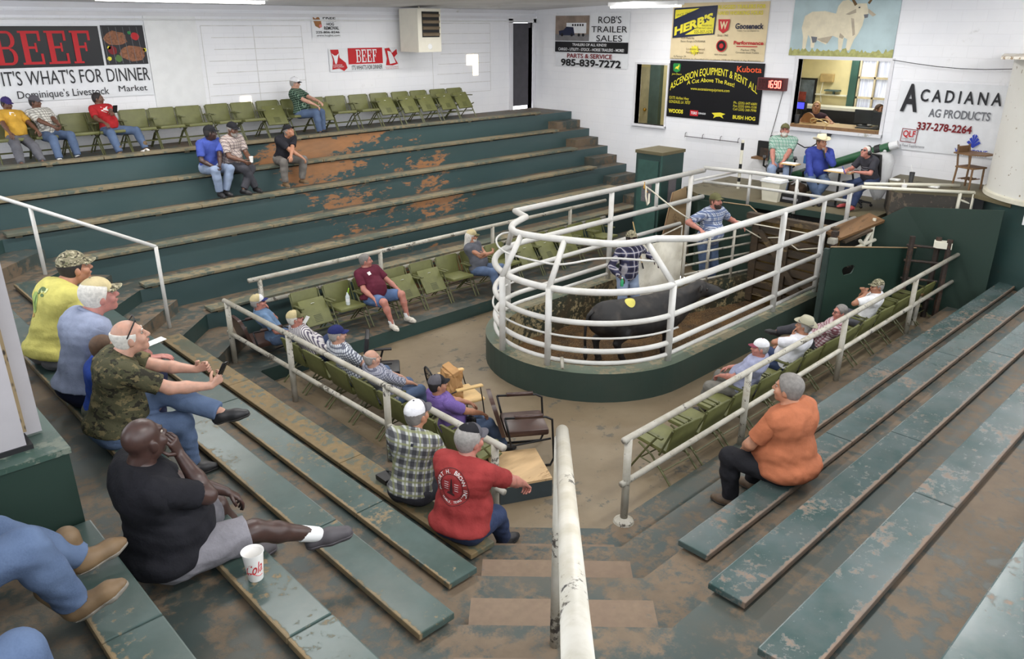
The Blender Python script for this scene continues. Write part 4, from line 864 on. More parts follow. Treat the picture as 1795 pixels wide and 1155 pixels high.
t = thing('plastic_wrap', 'clear plastic bag hanging over the back of the woman\'s chair', 'bag', (14.45, 5.5, ZP)); m = lathe([(.05, .1), (.13, .25), (.17, .5), (.2, .8), (.12, .92), (.03, .95)], 20); vv = [(p[0]+rng.normal(0, .012), p[1]+rng.normal(0, .012), p[2]) for p in m[0]]; obj('wrap', (vv, m[1]), t_.m, t, smooth=True); obj('knot', ball((0, 0, .96), .03), t_.m, t)
t = thing('plastic_wrap', 'clear plastic over the back of the grey office chair', 'bag', (14.5, 7.6, ZP+.55)); obj('wrap', cbox(.16, .5, .56, trs((.06, .06, .25), 0, 0, R(-60)), .06), t_.m, t, smooth=True); obj('loose_end', cbox(.1, .3, .2, trs((.04, .1, -.08), .2, 0, R(-60)), .04), t_.m, t, smooth=True)

# ---------------------------------------------------------------- signs and banners
def flat(name, c, rough=.5, spec=.3): return plain(name, c, rough, var=.03, spec=spec)
S_white = flat('sign_white', (226, 228, 232)); S_black = flat('sign_black', (20, 20, 24), .35); S_red = flat('sign_red', (186, 32, 40)); S_dred = flat('sign_dark_red', (120, 22, 30)); S_yel = flat('sign_yellow', (226, 214, 60)); S_cream = flat('sign_cream', (220, 202, 164)); S_navy = flat('sign_navy', (34, 40, 66)); S_blue = flat('sign_blue', (44, 66, 176)); S_grey = flat('sign_grey', (110, 112, 118)); S_green = flat('sign_green', (40, 130, 66)); S_orange = flat('sign_orange', (232, 92, 50)); S_char = flat('sign_charcoal', (40, 40, 44)); S_brown = flat('sign_brown', (112, 88, 56))
def banner(name, label, O, Rv, w, h, bgm, cat='banner', waves=.012, th=.008):
    t = thing(name, label, cat, O)
    nx, nz = 24, 12; v = []; f = []
    Rv = Vector(Rv); U = Vector((0, 0, 1)); Nn = Rv.cross(U)
    for j in range(nz+1):
        for i in range(nx+1):
            u, q = w*i/nx, h*j/nz; d = .012+waves*(.5+.5*math.sin(u*5+q*2.2+O[0]))*math.sin(PI*i/nx)*math.sin(PI*j/nz)
            v.append(tuple(Rv*u-U*q+Nn*d))
    for j in range(nz):
        for i in range(nx): a = j*(nx+1)+i; f.append((a, a+nx+1, a+nx+2, a+1))
    n0 = len(v); v += [tuple(Vector(p)-Nn*.008) for p in v]; f += [tuple(q+n0 for q in g[::-1]) for g in f]
    obj('sheet', (v, f), bgm, t, smooth=True)
    t['_w'] = w; t['_h'] = h
    LIFT = .012+waves+.003
    class B: pass
    b = B(); b.t = t; b.n = 0
    def put(nm, vf, m, layer=0):
        b.n += 1; obj(nm, ([tuple(Rv*p[0]+U*p[1]+Nn*(LIFT+.0012*layer+p[2])) for p in vf[0]], vf[1]), m, t)
    def rect(nm, x0, x1, y0, y1, m, layer=0): put(nm, ([(x0*w, -y0*h, 0), (x1*w, -y0*h, 0), (x1*w, -y1*h, 0), (x0*w, -y1*h, 0)], [(3, 2, 1, 0)]), m, layer)
    def poly(nm, P, m, layer=0): put(nm, ([(x*w, -y*h, 0) for x, y in P], [tuple(range(len(P)))]), m, layer)
    def txt(s, x0, x1, y0, y1, m, bold=.0, shear=0, layer=2, warp=None, nm='lettering', spacing=1.0):
        vf = text_vf(s, (y1-y0)*h, (x1-x0)*w, bold, shear, spacing)
        vv = [(x0*w+p[0], -y1*h+p[1], 0) for p in vf[0]]
        if warp: vv = [(p[0], p[1]+warp(p[0]/w)*h, 0) for p in vv]
        put(nm, (vv, vf[1]), m, layer)
    b.put, b.rect, b.poly, b.txt = put, rect, poly, txt
    del t['_w'], t['_h']
    return b
def circ(cx, cy, rx, ry, n=24, a0=0): return [(cx+rx*math.cos(a0+2*PI*i/n), cy+ry*math.sin(a0+2*PI*i/n)) for i in range(n)]
XR = (1, 0, 0); YR = (0, -1, 0)
# beef banner on the left wall
b = banner('banner', 'large white banner reading BEEF IT\'S WHAT\'S FOR DINNER on the left wall', (2.86, YW-.01, 4.53), XR, 2.53, 1.18, S_white)
b.rect('black_field', 0, .70, .03, .56, S_black)
def serif(ch):  # slab letters on a unit cell (polygons)
    P = []
    def r(x0, x1, y0, y1): P.append([(x0, y0), (x1, y0), (x1, y1), (x0, y1)])
    r(.0, .42, 0, .06); r(.0, .42, .94, 1); r(.1, .32, 0, 1)
    if ch in 'EF':
        r(.32, .8, .92, 1) if ch == 'E' else None
        r(.32, .8, 0, .08); r(.72, .82, 0, .3); r(.32, .6, .46, .53); r(.56, .64, .36, .63)
        if ch == 'E': r(.74, .84, .68, 1)
    if ch == 'B':
        r(.32, .6, 0, .07); r(.32, .6, .93, 1); r(.32, .6, .46, .53)
        for cy, ry in ((.25, .25), (.75, .25)):
            ring = [(.58+.26*math.cos(a), cy+ry*math.sin(a)) for a in [-PI/2+PI*i/10 for i in range(11)]]; inn = [(.58+.1*math.cos(a), cy+(ry-.07)*math.sin(a)) for a in [-PI/2+PI*i/10 for i in range(11)]]
            for i in range(10): P.append([ring[i], ring[i+1], inn[i+1], inn[i]])
    return P
def put_serif(b, word, x0, x1, y0, y1, m, layer=2):
    n = len(word); cw = (x1-x0)/n; mb = MB()
    vs = []; fs = []
    for i, ch in enumerate(word):
        for P in serif(ch):
            o = len(vs)
            w_, h_ = b.W, b.H
            vs += [((x0+cw*(i+p[0]))*w_, -(y0+(y1-y0)*p[1])*h_, .0005*(len(fs) % 24)) for p in P]; fs.append(tuple(range(o, o+4)))
    b.put('lettering', (vs, fs), m, layer)
b.W, b.H = 2.53, 1.18
put_serif(b, 'BEEF', .075, .665, .09, .52, S_red)
b.rect('steak_photo', .715, .99, .02, .555, S_char)
rs = np.random.default_rng(3)
def blob(cx, cy, rx, ry, n=14, j=.15): return [(cx+rx*(1+rs.uniform(-j, j))*math.cos(2*PI*i/n), cy+ry*(1+rs.uniform(-j, j))*math.sin(2*PI*i/n)) for i in range(n)]
M_steak = plain('steak', (132, 84, 56), .6, var=.35, scale=30)
b.poly('steak', blob(.80, .20, .075, .10), M_steak, 1); b.poly('steak', blob(.90, .40, .085, .11), M_steak, 1)
for cx, cy, r_, mm in ((.93, .17, .045, S_red), (.895, .12, .02, S_green), (.77, .36, .05, S_dred), (.74, .47, .025, S_yel), (.80, .47, .04, plain('pepper_green', (70, 104, 40), .5)), (.98, .36, .02, S_yel), (.75, .32, .02, S_yel)): b.poly('pepper', blob(cx, cy, r_*.6, r_*1.2, 12), mm, 1)
for i in range(6): b.poly('grill_bar', [(.72+.045*i, .04), (.722+.045*i, .04), (.735+.045*i, .54), (.732+.045*i, .54)], S_grey, 2)
b.txt("IT'S WHAT'S FOR DINNER", .085, .985, .60, .785, S_char, .0)
b.txt("Dominique's Livestock", .15, .70, .855, .955, S_char, .0); b.txt('Market', .765, .955, .845, .93, S_char, .0)
# hog removal
b = banner('sign', 'small white FREE HOG REMOVAL sign on the left wall', (8.68, YW-.01, 4.72), XR, .66, .45, S_white, 'sign', .004); b.W, b.H = .66, .45
b.poly('boar_head', [(.05, .1), (.14, .2), (.25, .08), (.33, .3), (.35, .5), (.26, .6), (.12, .5), (.07, .3)], plain('boar_brown', (146, 96, 50), .6), 1); b.poly('boar_snout', circ(.3, .5, .05, .07), plain('boar_pink', (206, 120, 120), .6), 2)
b.txt('FREE', .40, .85, .08, .21, S_black, .02); b.txt('Professional', .42, .86, .25, .31, S_black, .0); b.txt('HOG', .52, .78, .36, .48, S_black, .02); b.txt('REMOVAL', .42, .95, .52, .66, S_black, .02); b.txt('225-806-8246', .12, .96, .72, .81, S_black, .02); b.txt('www.hogbiz.com', .14, .96, .86, .94, S_black, .0)
# small beef banner
b = banner('banner', 'small white and red BEEF banner with two red maps on the left wall', (9.02, YW-.01, 4.06), XR, 1.76, .46, S_white, waves=.006); b.W, b.H = 1.76, .46
LA = [(.02, .05), (.13, .05), (.14, .4), (.22, .62), (.24, .85), (.19, .98), (.13, .86), (.03, .9), (.05, .5)]
b.poly('state_shape', LA, S_red, 1); b.poly('longhorn', [(.035, .2), (.07, .3), (.1, .3), (.135, .2), (.115, .42), (.1, .62), (.085, .68), (.072, .62), (.06, .42)], S_white, 2); b.txt('LOUISIANA', .045, .17, .68, .74, S_white, layer=3); b.txt("CATTLEMEN'S", .045, .19, .76, .82, S_white, layer=3)
b.rect('red_field', .26, .755, .0, .70, S_red, 1); put_serif(b, 'BEEF', .37, .68, .07, .63, S_white)
b.txt("IT'S WHAT'S FOR DINNER", .30, .745, .75, .95, S_char)
b.poly('state_shape', [(.79, .05), (.86, .02), (.9, .25), (.97, .08), (.98, .3), (.93, .45), (.985, .75), (.9, .82), (.8, .8), (.82, .5)], S_red, 1); b.poly('white_patch', [(.83, .15), (.88, .2), (.92, .45), (.95, .7), (.86, .75), (.84, .4)], S_white, 2); b.txt('Louisiana Beef', .79, .985, .86, .90, S_red); b.txt('Industry Council', .80, .985, .93, .97, S_red)
# Rob's trailer banner
b = banner('banner', "white ROB'S TRAILER SALES banner in the back corner", (XW-.01, 14.14, 4.80), YR, 2.30, 1.24, S_white, waves=.02); b.W, b.H = 2.30, 1.24
b.rect('photo', .0, .48, .06, .52, plain('photo_brown', (134, 118, 106), .5, var=.3, scale=3), 0); b.rect('photo_road', .0, .48, .40, .52, plain('photo_grey', (120, 118, 120), .5), 1); b.rect('trailer', .16, .44, .19, .38, S_white, 2); b.poly('truck', [(.06, .42), (.05, .34), (.12, .32), (.16, .26), (.26, .27), (.28, .42)], S_navy, 3)
for cx in (.1, .24, .34, .4): b.poly('wheel', circ(cx, .41, .018, .03, 12), S_black, 4)
for i in range(5): b.rect('trailer_window', .24+.035*i, .262+.035*i, .21, .25, S_char, 3)
b.txt("ROB'S", .60, .90, .08, .20, S_black); b.txt('TRAILER', .51, .98, .25, .36, S_black); b.txt('SALES', .58, .92, .41, .52, S_black)
b.rect('black_band', 0, 1, .535, .73, S_black, 1); b.txt('TRAILERS OF ALL KINDS!', .25, .72, .565, .61, S_white, .02); b.txt('CARGO - UTILITY - STOCK - HORSE TRAILERS - MORE!', .05, .95, .65, .70, S_white, .02)
b.txt('PARTS & SERVICE', .18, .80, .755, .835, S_dred, .02); b.txt('985-839-7272', .09, .92, .86, .985, S_black, .03)
# Herb's banner
b = banner('banner', "tan HERB'S trailers banner above the black equipment banner", (XW-.01, 10.68, 4.95), YR, 2.28, 1.13, S_cream, waves=.02); b.W, b.H = 2.28, 1.13
b.poly('navy_field', [(.02, .09), (.49, .05), (.48, .55), (.02, .62)], S_navy, 1); b.poly('yellow_corner', [(.035, .12), (.30, .095), (.035, .28)], S_yel, 2); b.poly('yellow_corner', [(.47, .25), (.465, .53), (.16, .56)], S_yel, 2)
b.txt("HERB'S", .04, .45, .28, .42, S_yel, .05, layer=3, warp=lambda u: (u-.25)*.62-.02); b.txt('SINCE 1960', .05, .20, .18, .22, S_char, layer=3, warp=lambda u: (u-.1)*.3)
b.txt('TRAILERS INC.', .335, .455, .38, .41, S_char, layer=3); b.txt('HITCHES PARTS SERVICE', .27, .46, .43, .46, S_char, layer=3); b.txt('225-357-1575', .26, .455, .48, .53, S_char, .01, layer=3)
b.txt('RUGGED TRAILERS FOR', .50, .97, .05, .115, S_yel, .02); b.txt('HARD WORKING FOLKS', .50, .95, .15, .215, S_yel, .02); 
b.txt('4229 Plank Rd.', .12, .27, .60, .635, S_char); b.txt('Baton Rouge, LOUISIANA', .12, .39, .655, .69, S_char)
star = []
for i in range(20): a = 2*PI*i/20; r_ = 1 if i % 2 else .6; star.append((.28+.06*r_*math.cos(a), .83+.10*r_*math.sin(a)))
b.poly('sunburst', star, S_yel, 1); b.txt('Louisiana Owned', .19, .39, .79, .83, S_brown, layer=3); b.txt('Family Operated', .19, .38, .85, .89, S_brown, layer=3); b.txt('In Memory Of:', .05, .19, .93, .965, S_char, 0, .3)
b.poly('shield_logo', [(.51, .29), (.63, .29), (.62, .47), (.57, .53), (.52, .47)], S_red, 1); b.txt('W', .53, .61, .33, .45, S_cream, .04); b.txt('Since 1960', .515, .625, .545, .58, S_char)
b.txt('Gooseneck', .69, .97, .36, .45, S_navy, .03); b.txt('Trailers You Can Depend On', .71, .93, .47, .495, S_char)
b.poly('round_logo', circ(.565, .745, .055, .105), S_red, 1); b.poly('round_logo', circ(.565, .745, .045, .088), S_black, 2); b.poly('round_logo', circ(.565, .745, .022, .042), S_red, 3); b.txt('NEW HOLLAND', .50, .63, .885, .91, S_char)
b.txt('Performance', .69, .985, .655, .715, S_red, .03); b.rect('red_underline', .72, .93, .74, .755, S_red, 1); b.txt('Parker Mfg.', .77, .92, .79, .82, S_char); b.txt('Coronado Stock Trailers', .72, .95, .835, .865, S_char); b.txt('Herbert M. Graves Sr. Founded LSU Graduate 1948-50 Degree in Ag. Economics', .02, .975, .975, .998, S_char)
# Ascension banner
b = banner('banner', 'black ASCENSION EQUIPMENT & RENT ALL banner with yellow lettering', (XW-.01, 10.66, 3.79), YR, 2.30, 1.20, S_black, waves=.0); b.W, b.H = 2.30, 1.20
arc_ = lambda k, c=.5: (lambda u: -k*(u-c)**2)
b.txt('ASCENSION EQUIPMENT & RENT ALL', .02, .955, .10, .22, S_yel, .01, warp=arc_(1.35)); b.txt('A Cut Above The Rest!', .21, .72, .275, .345, S_yel, .01, warp=arc_(1.0, .47)); b.txt('www.ascensionequipment.com', .255, .675, .445, .495, S_yel)
b.poly('deer_logo', [(.045, .05), (.115, .05), (.125, .08), (.12, .18), (.08, .21), (.045, .18), (.038, .08)], S_green, 1); b.poly('deer', [(.06, .15), (.07, .11), (.095, .10), (.105, .06), (.11, .1), (.1, .13), (.105, .16), (.08, .14)], S_yel, 2); b.txt('John Deere', .03, .14, .22, .25, S_yel)
b.txt('Kubota', .73, .975, .055, .15, S_orange, .015); b.txt('13173 Airline Hwy', .02, .245, .63, .68, S_yel); b.txt('GONZALES, LA  70737', .02, .265, .70, .75, S_yel)
for i, s in enumerate(('Ph. (225) 647-6681', 'Fax (225) 644-1538', 'Cell (225) 268-7998')): b.txt(s, .73, .965, .64+.055*i, .68+.055*i, S_yel)
b.txt('WOODS', .02, .19, .86, .925, S_yel, .04); b.rect('red_logo', .27, .36, .85, .95, S_red, 1); b.txt('TORO', .28, .35, .875, .92, S_white, .03, layer=3); b.txt('DINGO', .365, .445, .88, .91, S_white, .02); b.poly('animal_logo', [(.51, .87), (.60, .85), (.655, .87), (.62, .90), (.64, .95), (.6, .92), (.56, .93), (.53, .96), (.54, .91)], S_yel, 1); b.txt('BUSH HOG', .735, .965, .875, .935, S_yel, .03)
# acadiana banner
b = banner('banner', 'white ACADIANA AG PRODUCTS banner right of the office window', (XW-.01, 5.66, 3.58), YR, 1.72, 1.18, S_white, waves=.02); b.W, b.H = 1.72, 1.18
b.txt('A', .04, .21, .04, .42, S_char, .03); b.txt('CADIANA', .22, .97, .10, .27, S_char, .02, spacing=1.5); b.txt('AG PRODUCTS', .33, .90, .37, .485, S_grey, .02); b.txt('337-278-2264', .24, .76, .575, .68, S_dred, .03)
b.put('logo_frame', ([(p[0]*1.72, -p[1]*1.18, 0) for p in ((.10, .68), (.26, .69), (.255, .89), (.095, .88), (.107, .69), (.253, .70), (.248, .88), (.102, .87))], [(0, 4, 5, 1), (1, 5, 6, 2), (2, 6, 7, 3), (3, 7, 4, 0)]), S_dred, 1)
b.txt('QLF', .115, .24, .71, .80, S_red, .02); b.txt('QUALITY LIQUID', .115, .24, .82, .845, S_grey); b.txt('FEEDS', .15, .21, .855, .875, S_grey); b.txt('Molasses Feed Supplements', .01, .35, .91, .95, S_grey)
for i in range(3): o_ = .048*i; b.poly('chevron', [(.735+.02*i, .80-o_), (.755+.02*i, .775-o_), (.80, .835-o_+.012*i), (.845-.02*i, .775-o_), (.865-.02*i, .80-o_), (.80, .88-o_+.008*i)], S_blue, 1)
b.txt('VIGORTONE', .64, .94, .90, .955, S_blue, .02); b.txt('Full Line of Feed', .66, .94, .97, .995, S_grey)
# bull mural
mr = banner('mural', 'painted mural of a pale bull on grass above the office window', (XW-.005, 7.88, 5.25), YR, 1.99, 1.29, plain('mural_sky', (176, 196, 200), .6, var=.1, scale=2), 'mural', 0); mr.W, mr.H = 1.99, 1.29
def mp(zx, zy): px = 1350+zx*.2598; py = zy*.2598; return ((px-1391+.02*py)*(1.99/184)/1.99, (5.25-(4.94-py*.0099))/1.29)
M_bull = plain('mural_cream', (222, 212, 186), .6, var=.06, scale=8); M_bullsh = plain('mural_shadow', (178, 166, 146), .6)
bull = [(240, 105), (290, 75), (380, 72), (455, 90), (465, 40), (490, 5), (530, 0), (575, 30), (600, 25), (650, 25), (665, 70), (668, 115), (645, 125), (640, 170), (620, 225), (598, 262), (575, 338), (548, 338), (552, 262), (528, 250), (522, 338), (500, 338), (490, 255), (450, 240), (410, 300), (370, 282), (332, 265), (328, 325), (305, 325), (298, 262), (278, 235), (268, 335), (245, 335), (242, 250), (226, 185)]
mr.poly('bull', [mp(*p) for p in bull], M_bull, 1)
mr.poly('horn', [mp(*p) for p in ((545, -5), (560, -10), (590, 30), (575, 42))], S_brown, 2); mr.poly('horn', [mp(*p) for p in ((690, -5), (675, -10), (655, 22), (668, 32))], S_brown, 2); mr.poly('ear', [mp(*p) for p in ((585, 60), (520, 95), (545, 100), (590, 85))], M_bullsh, 2); mr.poly('ear', [mp(*p) for p in ((665, 60), (720, 100), (700, 112), (668, 88))], M_bullsh, 2); mr.poly('muzzle', [mp(*p) for p in ((640, 98), (670, 95), (668, 118), (648, 122))], S_grey, 2); mr.poly('shading', [mp(*p) for p in ((300, 245), (345, 250), (340, 285), (315, 290))], S_grey, 2)
mr.poly('leg_shading', [mp(*p) for p in ((498, 220), (530, 245), (520, 260), (495, 250))], M_bullsh, 2); mr.poly('dewlap_shading', [mp(*p) for p in ((560, 120), (580, 125), (600, 230), (585, 240))], M_bullsh, 2); mr.poly('belly_shading', [mp(*p) for p in ((340, 262), (450, 240), (420, 292), (375, 280))], M_bullsh, 2); mr.poly('eye', [mp(*p) for p in ((600, 48), (612, 46), (612, 56), (600, 56))], S_char, 3)
gr = []; 
for i in range(61): gr.append((i/60, .915+.035*rs.uniform(-1, 1)))
mr.poly('grass', gr+[(1, 1), (0, 1)], plain('mural_grass', (164, 164, 104), .7, var=.2, scale=14), 3)
# red number display
t = thing('led_display', 'red lit number display reading 1690 beside the black banner', 'display', (XW-.1, 8.12, 3.3))
obj('case', box(XW-.14, XW, 7.83, 8.42, 3.29, 3.53), plain('led_case', (96, 40, 40), .5), t, world=True); obj('window', box(XW-.146, XW-.14, 7.86, 8.39, 3.31, 3.51), plain('led_window', (60, 10, 14), .3), t, world=True)
M_led = emit('led_red', (255, 70, 60), 6); M_ledoff = plain('led_off', (84, 20, 22), .4)
SEG = {'0': 'abcdef', '1': 'bc', '6': 'acdefg', '9': 'abcdfg', '8': 'abcdefg'}
def seg_digit(ch, y, z, w, h, mat):
    m = MB(); s = .014; x0, x1 = XW-.152, XW-.147
    for k in SEG[ch]:
        if k in 'adg': zz = {'a': z+h, 'd': z, 'g': z+h/2}[k]; m.add(box(x0, x1, y-w, y, zz-s/2, zz+s/2))
        else:
            yy = y-w if k in 'bc' else y; zz = z+h/2 if k in 'bf' else z; m.add(box(x0, x1, yy-s/2, yy+s/2, zz, zz+h/2))
    obj('digit', m, mat, t, world=True)
for i, ch in enumerate('881690'): seg_digit(ch, 8.37-.083*i, 3.345, .05, .13, M_ledoff if i < 2 else M_led)
obj('cable', tube([(XW-.02, 7.9, 3.29), (XW-.01, 8.0, 2.7), (XW-.02, 8.05, 2.4), (XW-.01, 8.06, 2.2)], .006, 5), M_black, t, world=True)
# heater, hook rail, fluorescent fixtures, wire
M_heat = plain('heater_cream', (216, 212, 198), .4, var=.03)
t = thing('heater', 'cream hanging unit heater with dark louvres on the left wall', 'heater', (11.2, 14.4, 3.85)); HX0, HX1 = 10.72, 11.34; HY = 14.05
obj('case', box(HX0, HX1, HY, 14.7, 3.97, 4.84), M_heat, t, world=True); obj('opening', box(HX0+.11, HX1-.05, HY-.01, HY, 4.27, 4.78), M_dark, t, world=True)
for i in range(4): obj('louvre', cbox(.44, .05, .055, trs(((HX0+HX1)/2+.03, HY-.015, 4.33+.125*i), R(25), 0, 0)), plain('heater_brown', (112, 98, 80), .6), t, world=True)
obj('hanger', tube([((HX0+HX1)/2, 14.4, 4.84), ((HX0+HX1)/2, 14.4, 4.9)], .02, 6), M_heat, t, world=True); obj('badge', lathe([(.06, 0), (.05, .008)], 16, trs(((HX0+HX1)/2, HY, 4.08), R(90), 0, 0)), M_white, t, world=True)
t = thing('hook_rail', 'thin wire hook rail on the back wall below the black banner', 'hook rail', (XW-.03, 9.3, 2.3)); obj('rail', tube([(XW-.05, 10.1, 2.20), (XW-.05, 8.75, 2.20)], .009, 6), M_meshp, t, world=True)
for y in (10.1, 9.65, 9.2, 8.77): obj('hook', tube([(XW-.01, y, 2.28), (XW-.05, y, 2.27), (XW-.06, y, 2.18)], .008, 5), M_meshp, t, world=True)
for lb, p, a, ln in (('fluorescent light fixture near the left wall', (4.95, 11.9), 0, 2.45), ('fluorescent light fixture near the back wall', (13.3, 10.1), PI/2, 1.7)):
    z = ceil_z(p[1])-.13-(.04 if a else 0); t = thing('light_fixture', lb, 'light', (p[0], p[1], z), a)
    obj('housing', cbox(ln, .22, .07, trs((0, 0, .05)), .01), M_white, t)
    for s in (-.06, .06): obj('tube', tube([(-ln/2+.04, s, -.005), (ln/2-.04, s, -.005)], .018, 10), M_tube, t, smooth=True)
t = thing('wire', 'thin black wire sagging across the white wall right of the mural', 'wire', (15.0, 4.5, 4.0)); obj('cord', tube([(15.02, 5.85+-.38*i, 3.93-.11*math.sin(PI*i/7)) for i in range(8)], .006, 5), M_black, t, world=True)
# ---------------------------------------------------------------- bodies: signed distance fields turned into one smooth skin
def nv(v): return np.asarray(v, float)
class SDF:
    def __init__(s): s.p = []
    def cone(s, a, b, ra, rb, k=.03): s.p.append(('c', nv(a), nv(b), float(ra), float(rb), k)); return s
    def ell(s, c, r, M=None, k=.03, sub=False): s.p.append(('e', nv(c), nv(r), np.eye(3) if M is None else nv(M), sub, k)); return s
    def bounds(s):
        lo = []; hi = []
        for q in s.p:
            if q[0] == 'c': lo.append(np.minimum(q[1]-q[3], q[2]-q[4])); hi.append(np.maximum(q[1]+q[3], q[2]+q[4]))
            elif not q[4]: m = q[2].max(); lo.append(q[1]-m); hi.append(q[1]+m)
        return np.min(lo, 0), np.max(hi, 0)
    def mesh(s, res, clips=(), infl=0, wr=0, seed=0):
        lo, hi = s.bounds(); lo = lo-infl-3*res-.01; hi = hi+infl+3*res+.01
        n = np.ceil((hi-lo)/res).astype(int)+1
        F = np.full(n, .2, np.float32)
        ax = [lo[i]+res*np.arange(n[i]) for i in range(3)]
        for q in s.p:
            k = q[5]
            if q[0] == 'c': l = np.minimum(q[1]-q[3], q[2]-q[4]); h = np.maximum(q[1]+q[3], q[2]+q[4])
            else: m = np.abs(q[3].T*q[2][:, None]).sum(0) if False else np.full(3, q[2].max()); l = q[1]-m; h = q[1]+m
            pad = infl+k+3*res
            i0 = np.maximum(0, np.floor((l-pad-lo)/res).astype(int)); i1 = np.minimum(n, np.ceil((h+pad-lo)/res).astype(int)+1)
            if (i1 <= i0).any(): continue
            sl = tuple(slice(a, b) for a, b in zip(i0, i1))
            X, Y, Z = np.meshgrid(ax[0][sl[0]], ax[1][sl[1]], ax[2][sl[2]], indexing='ij')
            if q[0] == 'c':
                a, b, ra, rb = q[1:5]; d = b-a; L2 = max(1e-9, d@d)
                px, py, pz = X-a[0], Y-a[1], Z-a[2]
                t = np.clip((px*d[0]+py*d[1]+pz*d[2])/L2, 0, 1)
                D = np.sqrt((px-d[0]*t)**2+(py-d[1]*t)**2+(pz-d[2]*t)**2)-(ra+(rb-ra)*t)-infl
            else:
                c, r, M = q[1:4]; r = r+infl if not q[4] else r
                px, py, pz = X-c[0], Y-c[1], Z-c[2]
                lx = px*M[0, 0]+py*M[1, 0]+pz*M[2, 0]; ly = px*M[0, 1]+py*M[1, 1]+pz*M[2, 1]; lz = px*M[0, 2]+py*M[1, 2]+pz*M[2, 2]
                k0 = np.sqrt((lx/r[0])**2+(ly/r[1])**2+(lz/r[2])**2); k1 = np.sqrt((lx/r[0]**2)**2+(ly/r[1]**2)**2+(lz/r[2]**2)**2)
                D = k0*(k0-1)/np.maximum(k1, 1e-6)
                D = np.where(k0 < 1e-4, -r.min(), D)
            G = F[sl]
            if q[0] == 'e' and q[4]: F[sl] = np.maximum(G, -D)
            else:
                h_ = np.clip(.5+.5*(G-D)/k, 0, 1); F[sl] = G+(D-G)*h_-k*h_*(1-h_)
        X, Y, Z = np.meshgrid(*ax, indexing='ij', sparse=True)
        if wr:
            ph = seed*1.7
            F = F+wr*(np.sin(23*X+9*np.sin(7*Z+ph)+ph)*np.sin(31*Z+6*np.sin(9*Y+ph)+2*ph)+.6*np.sin(41*Y+17*Z+5*np.sin(13*X+ph)+3*ph)).astype(np.float32)
        for c, nrm in clips:      # keep the side where (p-c).n < 0
            F = np.maximum(F, ((X-c[0])*nrm[0]+(Y-c[1])*nrm[1]+(Z-c[2])*nrm[2]).astype(np.float32))
        return nets(F, lo, res)
def nets(F, lo, res):
    F = np.pad(F, 1, constant_values=.2); lo = lo-res
    n = np.array(F.shape); ins = F < 0
    c = np.zeros(n-1, int)
    for dx in (0, 1):
        for dy in (0, 1):
            for dz in (0, 1): c += ins[dx:n[0]-1+dx, dy:n[1]-1+dy, dz:n[2]-1+dz]
    act = (c > 0) & (c < 8); idx = np.full(act.shape, -1, int); I = np.argwhere(act)
    if len(I) == 0: return np.zeros((0, 3)), np.zeros((0, 4), int)
    idx[act] = np.arange(len(I)); acc = np.zeros((len(I), 3)); cnt = np.zeros(len(I))
    for ax in range(3):
        o1, o2 = [a for a in range(3) if a != ax]
        for u in (0, 1):
            for v in (0, 1):
                off = np.zeros(3, int); off[o1] = u; off[o2] = v; A = I+off; B = A.copy(); B[:, ax] += 1
                fa = F[A[:, 0], A[:, 1], A[:, 2]]; fb = F[B[:, 0], B[:, 1], B[:, 2]]; m = (fa < 0) != (fb < 0)
                t = fa/np.where(m, fa-fb, 1); P = A.astype(float); P[:, ax] += t; acc[m] += P[m]; cnt[m] += 1
    V = acc/np.maximum(cnt, 1)[:, None]*res+lo
    Q = []
    for ax in range(3):
        o1, o2 = (ax+1) % 3, (ax+2) % 3
        s0 = [slice(None)]*3; s0[ax] = slice(0, n[ax]-1); s1 = [slice(None)]*3; s1[ax] = slice(1, n[ax])
        a = ins[tuple(s0)]; b = ins[tuple(s1)]
        E = np.argwhere(a != b); E = E[(E[:, o1] > 0) & (E[:, o2] > 0) & (E[:, o1] < n[o1]-1) & (E[:, o2] < n[o2]-1)]
        fl = a[E[:, 0], E[:, 1], E[:, 2]]
        def g(du, dv): C = E.copy(); C[:, o1] += du; C[:, o2] += dv; return idx[C[:, 0], C[:, 1], C[:, 2]]
        q = np.stack([g(-1, -1), g(0, -1), g(0, 0), g(-1, 0)], 1); q[~fl] = q[~fl][:, ::-1]; Q.append(q)
    Q = np.concatenate(Q); Q = Q[(Q >= 0).all(1)]
    return V, Q
def smooth_mesh(V, Q, it=1, lam=.5):
    for _ in range(it):
        S = np.zeros_like(V); C = np.zeros(len(V))
        for a, b in ((0, 1), (1, 2), (2, 3), (3, 0)):
            np.add.at(S, Q[:, a], V[Q[:, b]]); np.add.at(S, Q[:, b], V[Q[:, a]]); np.add.at(C, Q[:, a], 1); np.add.at(C, Q[:, b], 1)
        V = V+lam*(S/np.maximum(C, 1)[:, None]-V)
    return V, Q
def npobj(name, parts, mat, parent, attr=None, mis=None):
    """parts = list of (V, faces array/list); joined in one smooth mesh"""
    vs = []; fs = []; mi = []; o = 0
    for i, (V, Q) in enumerate(parts):
        V = np.asarray(V, float)
        if len(V) == 0: continue
        vs.append(V); 
        for q in (Q.tolist() if isinstance(Q, np.ndarray) else Q): fs.append([int(a)+o for a in q]); mi.append(mis[i] if mis else 0)
        o += len(V)
    V = np.concatenate(vs)
    me = bpy.data.meshes.new(name); me.from_pydata(V.tolist(), [], fs)
    for m in (mat if isinstance(mat, (list, tuple)) else [mat]): me.materials.append(m)
    if mis: me.polygons.foreach_set('material_index', mi)
    me.polygons.foreach_set('use_smooth', [True]*len(fs))
    if attr is not None:
        P = attr(V); a = me.attributes.new('pc', 'FLOAT_VECTOR', 'POINT'); a.data.foreach_set('vector', P.astype(np.float32).ravel())
    me.update(); ob = bpy.data.objects.new(name, me); COL.objects.link(ob); ob.parent = parent
    return ob
